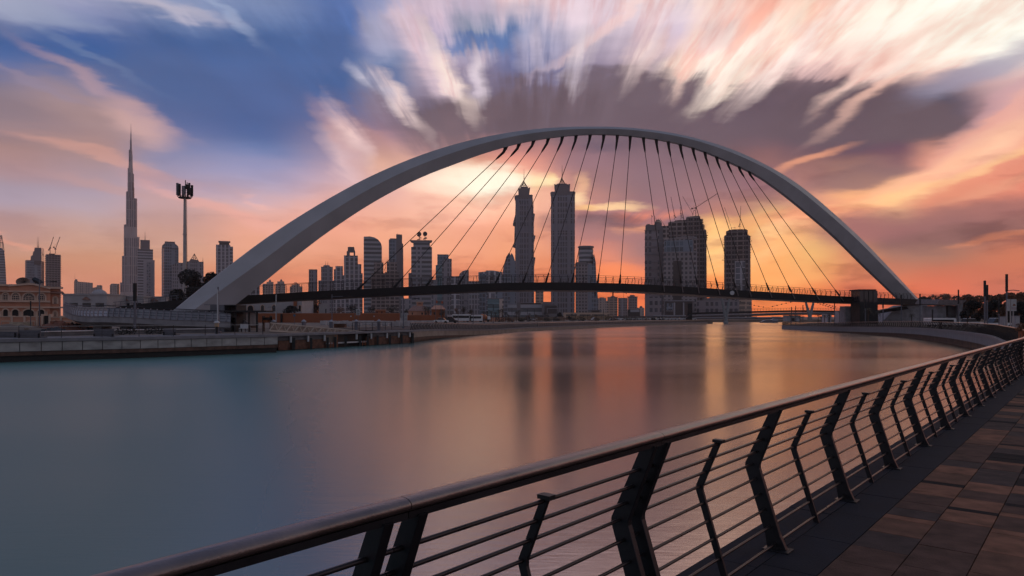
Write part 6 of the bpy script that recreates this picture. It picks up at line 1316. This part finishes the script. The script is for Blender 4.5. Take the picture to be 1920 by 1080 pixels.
# jetty back railing, stored white barriers
bank_rail('jetty_railing', 'dark leaning-post railing behind the jetty piles', [JX(690) - jn * 2.4, JX(730) - jn * 2.4, JX(771) - jn * 2.2], 1, 1.4, bars=(.4, .75), pm_=thinp, key='thin', tr=.03, inset=0.0, h=1.05, top=steel)
TENS = ('', '', 'twenty', 'thirty', 'forty'); ONES = 'one two three four five six seven eight nine ten eleven twelve thirteen fourteen fifteen sixteen seventeen eighteen nineteen'.split()
def numw(k): return ONES[k - 1] if k < 20 else TENS[k // 10] + ('-' + ONES[k % 10 - 1] if k % 10 else '')
rb_ = random.Random(5); pr = None
BP = []
for i in range(44):
    x = 606 + i * 4.7 + rb_.uniform(-1, 1); d = 150 + rb_.uniform(-14, 22); BP.append((x, d))
for i, (x, d) in enumerate(sorted(BP)):
    if pr is None:
        q = thing('road_barrier', '', 'road barrier', (0, 0, 0), 'plastic road barriers stored behind the jetty')
        MB().hexa([(-.75, -.25, 0), (.75, -.25, 0), (.75, .25, 0), (-.75, .25, 0), (-.7, -.1, .95), (.7, -.1, .95), (.7, .1, .95), (-.7, .1, .95)]).build('body', mat('dull_white_plastic', (.42, .38, .39), .6), q); pr = q
        MB().box(-.5, .5, -.3, .3, -.0, .08).build('foot', concd, q)
    else: q = copy_tree(pr)
    q.location = G(x, d, -.03); q.rotation_euler = (0, 0, rb_.uniform(-.5, .5))
    q['label'] = 'dull white road barrier behind the jetty, number %s from the left' % numw(i + 1)
q = thing('container', 'rust-red low container behind the gangway', 'container', G(640, 120, -.03)); a, c = G(626, 120), G(646, 120); MB().box(a.x, c.x, 120, 121.5, -.03, ZH(607.5, 120)).build('body', rustm, q); MB().box(a.x - .05, c.x + .05, 119.95, 121.55, ZH(607.5, 120) + .001, ZH(607, 120)).build('lid', deckm, q)
q = thing('info_sign', 'white sign board with dark text lines standing before the orange-brown wall', 'sign', G(671.5, 160, -.03)); a, c = G(667.5, 160), G(675.2, 160)
MB().box(a.x, c.x, 160, 160.06, ZH(590.8, 160), ZH(579.5, 160)).build('board', signm, q); MB().tube([G(671.5, 160.1, -.03), G(671.5, 160.1, ZH(591, 160))], .05, 6).build('post', polem, q)
for y, w_ in ((582, .5), (584.5, .65), (587, .6), (589, .62)): MB().box((a.x + c.x) / 2 - w_ * .55, (a.x + c.x) / 2 + w_ * .55, 159.98, 159.999, ZH(y + .45, 160), ZH(y - .45, 160)).build('text_line', darkm, q)
q = thing('round_sign', 'small round blue sign on a thin post before the orange-brown wall', 'sign', G(552, 150, -.03)); c = G(552, 150)
MB().tube([(c.x, 149.95, ZH(591.5, 150)), (c.x, 149.99, ZH(591.5, 150))], .25, 16, smooth=False).build('disc', bluem, q); MB().tube([(c.x, 150.03, -.03), (c.x, 150.03, ZH(590, 150))], .035, 6).build('post', polem, q)
# --- lamp posts left to far
for a in (('tall dark slab lamp post in front of the supertall tower, on the left quay', 253, 532, 600, 78, .30, 'slab'), ('lamp post with a side arm standing before the kiosk', 409, 538, 595, 79, .22, 'larm'), ('slender lamp post left of the blue round sign, reaching the deck edge', 518, 549, 600, 100, .17, 'larm'),
          ('lamp post under the deck, behind the second visible pile cap', 622.5, 552, 600, 104, .17, 'arm'), ('lamp post under the deck beside the utility cabinet', 756.5, 556, 614, 112, .17, 'arm'), ('thin lamp post right of the white sign board', 665, 570, 590, 210, .14, 'slab'),
          ('lamp post left of the coach, tallest beside the flags', 859, 562, 607, 170, .16, 'arm'), ('lamp post between the coach and the minibus', 887.5, 566, 607, 190, .16, 'arm'), ('lamp post right of the minibus', 908, 568, 606, 200, .16, 'arm'),
          ('lamp post before the teal block', 925, 571, 606, 215, .16, 'slab'), ('lamp post before the podium block', 960, 577, 605, 240, .16, 'slab'), ('lamp post before the podium stair tower', 989, 579, 605, 270, .17, 'slab'), ('lamp post left of the mall block', 1002, 580, 605, 280, .17, 'slab'), ('lamp post crossing the round clipped tree', 1045, 584, 604, 320, .17, 'slab'), ('lamp post right of the white tent', 1131.5, 580, 604, 330, .2, 'slab'),
          ('thin black post with a floodlight left of the villa gate', 57.5, 565, 615, 88, .12, 'slab'), ('tall thin lamp post in front of the villa right bay', 74, 524, 612, 96, .16, 'arm')):
    lamp(*a)
for i, x in enumerate((817, 827)):
    q = thing('flag_pole', '%s of two flag posts beside the orange gabled villa' % ('left', 'right')[i], 'flag pole', G(x, 200, -.04), 'flag posts'); c = G(x, 200)
    MB().tube([(c.x, 200, -.04), (c.x, 200, ZH((559, 562)[i], 200))], .07, 6).build('pole', polem, q); z = ZH((563, 564)[i], 200)
    MB().slab([(c.x + .08, 200, z), (c.x + .55, 200, z - .2), (c.x + .5, 200, z - .75), (c.x + .08, 200, z - .8)], (0, .03, 0)).build('flag', mat('orange_red_cloth', (.4, .09, .03), .8), q)
# --- vehicles
def vehicle(lb, x, D, L_, H_, body, kind='car', cat='car', group='vehicles on the far left road', yaw=0.0):
    q = thing(kind, lb, cat, G(x, D, -.02), group, yaw); 
    def pr_(poly, w, nm, mt, y0=None):
        y0 = -w / 2 if y0 is None else y0; return MB().slab([(a, y0, z) for a, z in poly], (0, w, 0)).build(nm, mt, q, local=True)
    h = L_ / 2
    if cat == 'car':
        pr_([(-h, .35), (-h, .75), (-h * .9, .88), (-h * .45, .92), (h * .55, .95), (h * .95, .8), (h, .6), (h, .35)], 1.75, 'body', body)
        pr_([(-h * .5, .921), (-h * .28, H_), (h * .35, H_ * 1.0), (h * .62, .951)], 1.55, 'cabin', glassd); pr_([(-h * .28, H_ + .002), (-h * .26, H_ + .05), (h * .33, H_ + .05), (h * .35, H_ + .002)], 1.5, 'roof', body)
    elif cat == 'bus':
        pr_([(-h, .4), (-h, H_ * .95), (-h * .93, H_), (h * .9, H_), (h, H_ * .9), (h, .4)], 2.4, 'body', body); pr_([(-h * .95, H_ * .5), (-h * .95, H_ * .82), (h * .8, H_ * .82), (h * .8, H_ * .5)], .02, 'side_window', glassd, -1.225); MB().box(h + .001, h + .02, -1.05, 1.05, H_ * .42, H_ * .85).build('windscreen', glassd, q, local=True)
    else:
        pr_([(-h, .5), (-h, .9), (h, .9), (h, .5)], 2.2, 'chassis', M_STEEL); pr_([(h * .5, .901), (h * .5, H_ * .8), (h * .9, H_ * .8), (h, H_ * .5), (h, .901)], 2.2, 'cab', carw)
        MB().tube([(-h * .98, 0, H_ * .62), (-h * .5, 0, H_ * .66), (0, 0, H_ * .6), (h * .42, 0, H_ * .5)], [.6, 1.15, 1.1, .6], 12).build('drum', body, q, local=True)
    for wx in (-h * .62, h * .62):
        for wy in (-.85, .85): MB().tube([(wx, wy - .1, .33), (wx, wy + .1, .33)], .34, 12, smooth=False).build('wheel', rubber, q, local=True)
    return q
vehicle('white saloon car parked by the flag posts', 827, 205, 4.4, 1.45, carw); vehicle('dark car between the white saloon and the coach', 844, 208, 4.6, 1.6, card)
vehicle('white coach under the dark trees', 866, 250, 6.6, 2.75, carw, 'coach', 'bus'); vehicle('white minibus right of the coach', 893, 250, 4.6, 2.45, carw, 'minibus', 'bus')
vehicle('orange mixer truck beside the minibus', 909, 252, 4.0, 2.6, caro, 'mixer_truck', 'truck'); vehicle('small white car left of the white tent, on the far road', 1000, 340, 4.3, 1.5, carw)
vehicle('white van near the gate house above the saloon car', 848, 262, 3.6, 2.3, carw, 'van', 'bus')
NUM = 'one two three four five six seven eight nine ten eleven twelve thirteen fourteen fifteen sixteen seventeen eighteen nineteen twenty twenty-one twenty-two'.split()
cw = None; rv = random.Random(9)
for i in range(22):
    x = 1150 + i * 7.0 + rv.uniform(-1.5, 1.5); D = 395 + rv.uniform(-5, 5)
    if cw is None: cw = vehicle('', x, D, 4.3, 1.45, carw, group='white cars parked in a row on the far quay'); q = cw
    else: q = copy_tree(cw)
    q.location = G(x, D, -.02); q['label'] = 'tiny white car, number %s from the left in the row beneath the hotel towers' % NUM[i]
q = thing('tent', 'small white pointed tent on the far left bank', 'tent', G(1113, 400, -.05)); c = G(1113, 400)
MB().lathe((c.x, 400), [(1.6, ZH(599.2, 400)), (.9, ZH(597.2, 400)), (.25, ZH(595.2, 400)), (.03, ZH(593.6, 400))], 8, smooth=False).build('canopy', mat('white_cloth', (.75, .75, .8), .7), q)
for sx in (-1.2, 1.2): MB().box(c.x + sx - .06, c.x + sx + .06, 399.9, 400.02, -.05, ZH(599, 400)).build('leg', polem, q)

# low planting, walls and sheds between the far quay and the skyline
ORD = NUM
rz_ = random.Random(21)
for i in range(22):
    x = 940 + i * 16.5 + rz_.uniform(-4, 4); D = 250 + i * 7 + rz_.uniform(-12, 12); w = rz_.uniform(2.2, 5.0); q = thing('bush', 'low dark bush number %s from the left along the far left quay' % ORD[i], 'bush', G(x, D, -.05), 'bushes along the far left quay'); c = G(x, D)
    mb = MB(); leafclump(mb, (c.x, D, .7), w * .42, 170, .22, rz_); leafclump(mb, (c.x + w * .4, D, .5), w * .3, 90, .2, rz_); mb.build('leaves', (leafk, leafb, leaf)[i % 3], q); MB().tube([c, c + Vector((0, 0, .8))], .08, 5).build('stem', barkm, q)
for i, (x0, x1, D, h, mt, lb) in enumerate(((840, 948, 275, 1.5, sandm, 'low peach wall behind the coach and minibus'), (948, 1058, 372, 1.7, earthm, 'long low earthen wall behind the far quay palms'), (1062, 1150, 440, 2.4, mat('ochre_wall', (.30, .2, .13), .85), 'low ochre wall behind the white tent'), (1150, 1285, 470, 2.0, concd, 'dark low wall behind the row of white cars'))):
    q = thing('low_wall', lb, 'wall', G((x0 + x1) / 2, D, -.05)); a, c = G(x0, D), G(x1, D); MB().box(a.x, c.x, D, D + .3, -.05, h).build('wall', mt, q); MB().box(a.x - .1, c.x + .1, D - .08, D + .38, h + .001, h + .14).build('coping', concd, q)

# ================================================================ far end: second footbridge, viaduct, boat
D2 = 380.0
sb = thing('second_footbridge', 'distant thin footbridge on white leaning V pylons', 'footbridge', G(1450, D2, -.05))
path2 = [P(x, y, d) for x, y, d in ((1296, 586, 372), (1400, 583.6, 380), (1500, 581.5, 386), (1590, 583, 392), (1640, 585, 396))]; sp2 = spline(path2, 5)
MB().loft(sp2, [(0, 0), (0, -1.05), (-4, -1.05), (-4, 0)]).build('deck', deckm, sb)
for z in (.7, 1.25): MB().tube([p + Vector((0, -.1, z)) for p in sp2], .06, 4).build('handrail', steel, sb)
for i, (p, d_) in enumerate(resample(sp2, 1.7, 0)[:62]):
    MB().beam(p, p + Vector((0, 0, 1.25)), .09, .09).build('post', steel, sb)
def vp(xb, yb, arms, d, zb):
    c = G(xb, d, zb); q = bpy.data.objects.new('pylon', None); COL.objects.link(q); q.parent = sb
    pm_ = mat('pale_green_grey_paint', (.2, .21, .22), .6)
    MB().lathe((c.x, d), [(1.35, zb), (1.3, zb + 1.6), (1.0, zb + 1.8), (.95, ZH(yb - 9, d))], 12, smooth=False).build('base', pm_, q)
    for x, y in arms: MB().tube([(c.x, d, ZH(yb - 9, d)), P(x, y, d)], [.95, .45], 8).build('arm', pm_, q)
vp(1361, 607, ((1350, 545), (1371, 545)), 368, WZ - .4); vp(1518.5, 604, ((1508, 556), (1528, 556)), 386, -.1)
for (x0, y0, x1, y1, sag) in ((1371, 560, 1440, 577, 1), (1440, 577, 1508, 562, -.5), (1528, 566, 1568, 579, .5), (1528, 564, 1572, 577, .2)):
    pts = []
    for k in range(9): f_ = k / 8; pts.append(P(x0 + (x1 - x0) * f_, y0 + (y1 - y0) * f_ + sag * 4 * f_ * (1 - f_) * 2, 384))
    w_ = MB().tube(pts, .05, 4).build('stay_wire', steel, sb)
    for p in pts[1:-1]: MB().obox((p.x, p.y), .5, .5, p.z - .25, p.z + .25).build('damper', steel, w_)
lt2 = thing('lift_tower', 'small dark lift tower with steps at the left end of the distant footbridge', 'tower', G(1293, 370, -.05)); a, c = G(1289, 370), G(1298, 370)
MB().box(a.x, c.x, 370, 373, -.05, ZH(570, 370)).build('shaft', darkm, lt2); MB().box(a.x - .1, c.x + .1, 369.9, 373.1, ZH(570, 370) + .001, ZH(569, 370)).build('roof', deckm, lt2)
MB().slab([P(1286, 604, 369), P(1286, 597, 369), P(1293, 590, 369), P(1300, 586, 369), P(1300, 588.5, 369), P(1292, 595, 369), P(1290, 604, 369)], (0, .8, 0)).build('stair', deckm, lt2)
vd = thing('viaduct', 'long low pale road viaduct on stub piers beyond the distant footbridge', 'viaduct', G(1450, 620, -.05))
MB().loft(spline([G(1290, 700, ZH(592.5, 700)), G(1400, 640, ZH(590, 640)), G(1490, 620, ZH(587.5, 620)), G(1600, 610, ZH(588, 610)), G(1720, 600, ZH(588, 600))], 5), [(0, 0), (0, .9), (-9, .9), (-9, 0), (-5, -1.4), (-3, -1.4)]).build('deck', conc, vd)
for x, d in ((1330, 690), (1375, 660), (1411, 640), (1455, 630), (1500, 622), (1545, 618), (1590, 614)):
    c = G(x, d); MB().hexa([(c.x - 1, d - 1, -.05), (c.x + 1, d - 1, -.05), (c.x + 1, d + 1, -.05), (c.x - 1, d + 1, -.05), (c.x - 4, d - 1, ZH(591, d) - 1.2), (c.x + 4, d - 1, ZH(591, d) - 1.2), (c.x + 4, d + 1, ZH(591, d) - 1.2), (c.x - 4, d + 1, ZH(591, d) - 1.2)]).build('pier', conc, vd)
fs_ = thing('waterfront_block', 'long low grey waterfront block beyond the far end of the canal', 'building', G(1400, 560, -.05)); a, c = G(1300, 560), G(1500, 560)
MB().box(a.x, c.x, 560, 575, -.05, ZH(596, 560)).build('wall', conc, fs_); MB().box(a.x - 1, c.x + 1, 558.5, 576, ZH(596, 560) + .001, ZH(594.8, 560)).build('roof_slab', M_LITE, fs_)
for k in range(26): x = a.x + 3 + k * (c.x - a.x - 5) / 26; MB().box(x, x + 1.8, 559.9, 559.99, .3, ZH(597.5, 560)).build('window', darkm, fs_)
bt = thing('boat', 'low sleek grey motor yacht moored at the far end of the canal', 'boat', P(1439, 605, 430)); 
def bpx(x, y): return P(x, y, 430)
MB().slab([(bpx(1427, 0).x, 429, WZ + .0), (bpx(1425.5, 0).x, 429, ZH(603, 430)), (bpx(1440, 0).x, 429, ZH(601.6, 430)), (bpx(1459, 0).x, 429, ZH(601.3, 430)), (bpx(1457, 0).x, 429, WZ + .0)], (0, 3.4, 0)).build('hull', polem, bt)
MB().slab([bpx(1430, 602.4), bpx(1434, 600.4), bpx(1447, 599.6), bpx(1452, 597.2), bpx(1458, 598), bpx(1459.5, 600.2), bpx(1459, 601.2), bpx(1440, 601.4)], (0, 3.0, 0)).build('superstructure', M_LITE, bt)
MB().slab([bpx(1433, 601.6) - Vector((0, .05, 0)), bpx(1436, 600.6) - Vector((0, .05, 0)), bpx(1447, 600.1) - Vector((0, .05, 0)), bpx(1448, 601) - Vector((0, .05, 0))], (0, .04, 0)).build('window', darkm, bt)

# ================================================================ right bank
for a in (('lamp post second from the right-bank tip', 1484, 575.5, 602, 210, 0.164), ('thin lamp post near the right-bank tip', 1492, 574, 602, 208, 0.166), ('lamp post third along the right bank, tallest before the pylon', 1505.5, 572.5, 602, 206, 0.190), ('lamp post left of the deck pier on the right bank', 1564.6, 568, 602, 174, 0.174),
          ('lamp post standing in front of the dark lift tower', 1622.5, 562.5, 602, 158, 0.224), ('lamp post right of the dark lift tower', 1655.7, 559.5, 602, 142, 0.216), ('lamp post in front of the right arch foot', 1690, 553, 602, 130, 0.182), ('lamp post right of the right arch foot', 1725, 551.5, 602, 120, 0.175),
          ('short dark lamp post beside the white van by the pavilion', 1748.5, 581, 603, 114, 0.137), ('lamp post right of the pavilion roof', 1797, 544, 603, 97, 0.139), ('thin lamp post left of the white dome-roofed car', 1814, 582, 603, 96, 0.107),
          ('taller of the paired dark posts before the brown trees', 1846.5, 527, 604, 88, 0.213), ('shorter of the paired dark posts before the brown trees', 1851, 535, 604, 90, 0.185), ('thin grey post between the paired posts and the tallest post', 1873, 560, 604, 90, 0.129)):
    lamp(a[0], a[1], a[2], a[3], a[4], a[5], 'slab', 'right bank lamp posts', zb=gzr(a[4]) - .04)
lamp('tallest dark lamp post at the right edge, with a long side arm', 1887.5, 515, 605, 80, .20, 'slab', 'right bank lamp posts')
o = [q_ for q_ in bpy.data.objects if q_.get('label', '').startswith('tallest dark lamp post at the right')][0]
c = P(1888, 545, 80); MB().tube([c, c + Vector((.7, 0, .07)), c + Vector((1.4, 0, -.02))], .045, 6).build('arm', polem, o)
# dense brown trees on the right
TR = [(1722, 1742, 552, 240, leafk, 'low dark tree just right of the arch foot'), (1738, 1762, 550, 250, leaf, 'dark tree behind the pavilion roof'), (1758, 1785, 547.5, 235, leafb, 'tree with an uneven top above the pavilion'), (1782, 1806, 552, 220, leaf, 'greenish dark tree behind the lamp post by the pavilion'),
      (1800, 1828, 549, 170, leafb, 'rusty tree right of the pavilion'), (1822, 1848, 551, 160, leafb, 'rusty round tree left of the paired posts'), (1842, 1866, 549, 150, leafb, 'rusty tree behind the paired posts'), (1862, 1886, 547, 145, leafb, 'rusty tree left of the tallest lamp post'),
      (1880, 1906, 543, 130, leafb, 'broad rusty tree behind the banner boards'), (1900, 1934, 544, 120, leafb, 'rusty tree cut off by the right edge'), (1810, 1836, 562, 150, leafk, 'dark understorey tree behind the white cars'), (1852, 1880, 562, 140, leafk, 'dark understorey tree behind the dome-roofed car'), (1896, 1925, 565, 115, leafk, 'dark understorey tree behind the banner boards')]
for i, (a, c_, y, D, mt, lb) in enumerate(TR): tree(lb, a - 5, c_ + 5, y - 2, D, mt, 80 + i, n=4200, trunk=.12, sz=.20, group='trees beyond the right bank')
for i, (x, y, D) in enumerate(((1483, 588, 240), (1492, 586, 236), (1500, 589, 232), (1534, 585, 225), (1546, 588, 226), (1555, 586, 222), (1577, 584, 210), (1607, 576.5, 215), (1628, 574, 150), (1646, 580, 150), (1709, 586, 130), (1540, 591, 240))):
    palm_tree('small palm on the right bank, %s' % ('at the very tip', 'second from the tip', 'third from the tip', 'right of the white pylon', 'short one right of the white pylon', 'left of the deck pier', 'beside the deck pier', 'topping the wall between pier and lift tower', 'in front of the lift tower', 'right of the lift tower', 'before the sloping abutment', 'lowest one between pylon and pier')[i], x, y, D, seed=i + 3, group='small palms on the right bank', fr=1.1 if i < 7 else 1.0, zb=gzr(D) - .05)
for i, (x0, x1, y, D, mt, lb) in enumerate(((1597, 1613, 582, 215, whitem, 'pale pinkish wall between the deck pier and the lift tower'), (1577, 1583, 583, 200, M_LITE, 'narrow white shed left of the deck pier'), (1551, 1559, 588, 230, M_LITE, 'pale blue-grey hut behind the right bank palms'), (1586, 1592, 585, 190, polem, 'grey hut at the foot of the deck pier'), (1475, 1500, 592, 300, conc, 'low grey hut row behind the right-bank tip'))):
    q = thing('hut', lb, 'hut', G((x0 + x1) / 2, D, -.04), 'huts on the right bank'); a, c = G(x0, D), G(x1, D); MB().box(a.x, c.x, D, D + 4, -.04, ZH(y, D)).build('wall', mt, q); MB().box(a.x - .15, c.x + .15, D - .15, D + 4.15, ZH(y, D) + .001, ZH(y - .8, D)).build('roof', deckm, q)
    MB().box(a.x + (c.x - a.x) * .3, a.x + (c.x - a.x) * .6, D - .05, D - .003, 0, ZH(y, D) * .6).build('door', darkm, q)
vehicle('white dome-roofed car between the paired posts and the tallest post', 1869, 105, 4.4, 1.6, carw, group='vehicles on the right bank'); vehicle('long white van beside the pavilion', 1762, 130, 4.6, 1.6, carw, 'van', 'bus', 'vehicles on the right bank'); vehicle('white car half hidden right of the pavilion', 1816, 125, 4.0, 1.5, carw, group='vehicles on the right bank')
for i, (x0, x1, x2) in enumerate(((1897, 1906, 1901.5), (1889.5, 1894.8, 1895.5))):
    q = thing('banner_board', ('white banner board with an orange-brown emblem on twin posts near the right edge', 'narrow pale banner board left of the emblem board')[i], 'sign', G(x2, 75, -.03), 'banner boards at the right edge'); a, c = G(x0, 75 + i), G(x1, 75 + i); d = 75 + i
    MB().box(a.x, c.x, d, d + .12, ZH(583, d), ZH(561, d)).build('board', mat('pale_banner', (.42, .40, .40), .6), q)
    if i == 0:
        MB().slab([P(1898.5, 573.5, 74.98), P(1901, 569, 74.98), P(1904.5, 571.5, 74.98), P(1904, 573.5, 74.98)], (0, .015, 0)).build('emblem', mat('rust_print', (.22, .09, .05), .7), q); MB().box(P(1897.4, 0, 75).x, P(1905.6, 0, 75).x, 74.985, 74.998, ZH(580.5, 75), ZH(575.5, 75)).build('print_block', mat('grey_pink_print', (.36, .29, .30), .7), q)
    for x in ((1896.5, 1901.8) if i == 0 else (1890,)): MB().box(P(x, 0, d).x - .04, P(x, 0, d).x + .04, d + .125, d + .2, -.03, ZH(562, d)).build('post', mastm, q)
for i, (x0, x1, y0) in enumerate(((1882.5, 1886, 594), (1905, 1912, 593))):
    q = thing('gate_pillar', ('pale pillar left of the tallest post', 'wider pale pillar right of the banner boards')[i], 'pillar', G(x0, 90, -.03)); a, c = G(x0, 90), G(x1, 90); MB().box(a.x, c.x, 90, 90.8, -.03, ZH(y0, 90)).build('shaft', whitem, q); MB().box(a.x - .05, c.x + .05, 89.95, 90.85, ZH(y0, 90) + .001, ZH(y0 - 1, 90)).build('cap', conc, q)
# brown plant at the corner where the near railing ends
q = thing('potted_shrub', 'orange-brown shrub in a rusty planter at the right edge beyond the near railing', 'plant', G(1914, 34, -.02)); c = G(1914, 34); mb = MB(); rq = random.Random(4)
leafclump(mb, (c.x + .05, 34, ZH(611, 34)), .22, 150, .05, rq); leafclump(mb, (c.x - .12, 34, ZH(617, 34)), .16, 70, .05, rq); mb.build('leaves', mat('orange_brown_leaves', (.16, .065, .03), .7, 0, .4, 6), q); MB().tube([(c.x, 34, -.02), (c.x + .02, 34, ZH(612, 34))], .04, 6).build('stem', barkm, q)
MB().obox((c.x + .15, 34), .34, .3, -.02, ZH(620, 34)).build('planter', orangem, q)

# ================================================================ evening haze
hz = MB().box(-3000, 3000, -60, 3300, -3.4, 950).build('haze', bpy.data.materials.new('haze_air')); tag(hz, kind='stuff')
hm = hz.data.materials[0]; hm.use_nodes = True; hn = hm.node_tree.nodes; hn.clear()
vo = hn.new('ShaderNodeVolumePrincipled'); vo.inputs['Color'].default_value = (0.95, 0.76, 0.72, 1); vo.inputs['Density'].default_value = 0.00010; vo.inputs['Anisotropy'].default_value = 0.2
ho = hn.new('ShaderNodeOutputMaterial'); hm.node_tree.links.new(vo.outputs[0], ho.inputs['Volume'])
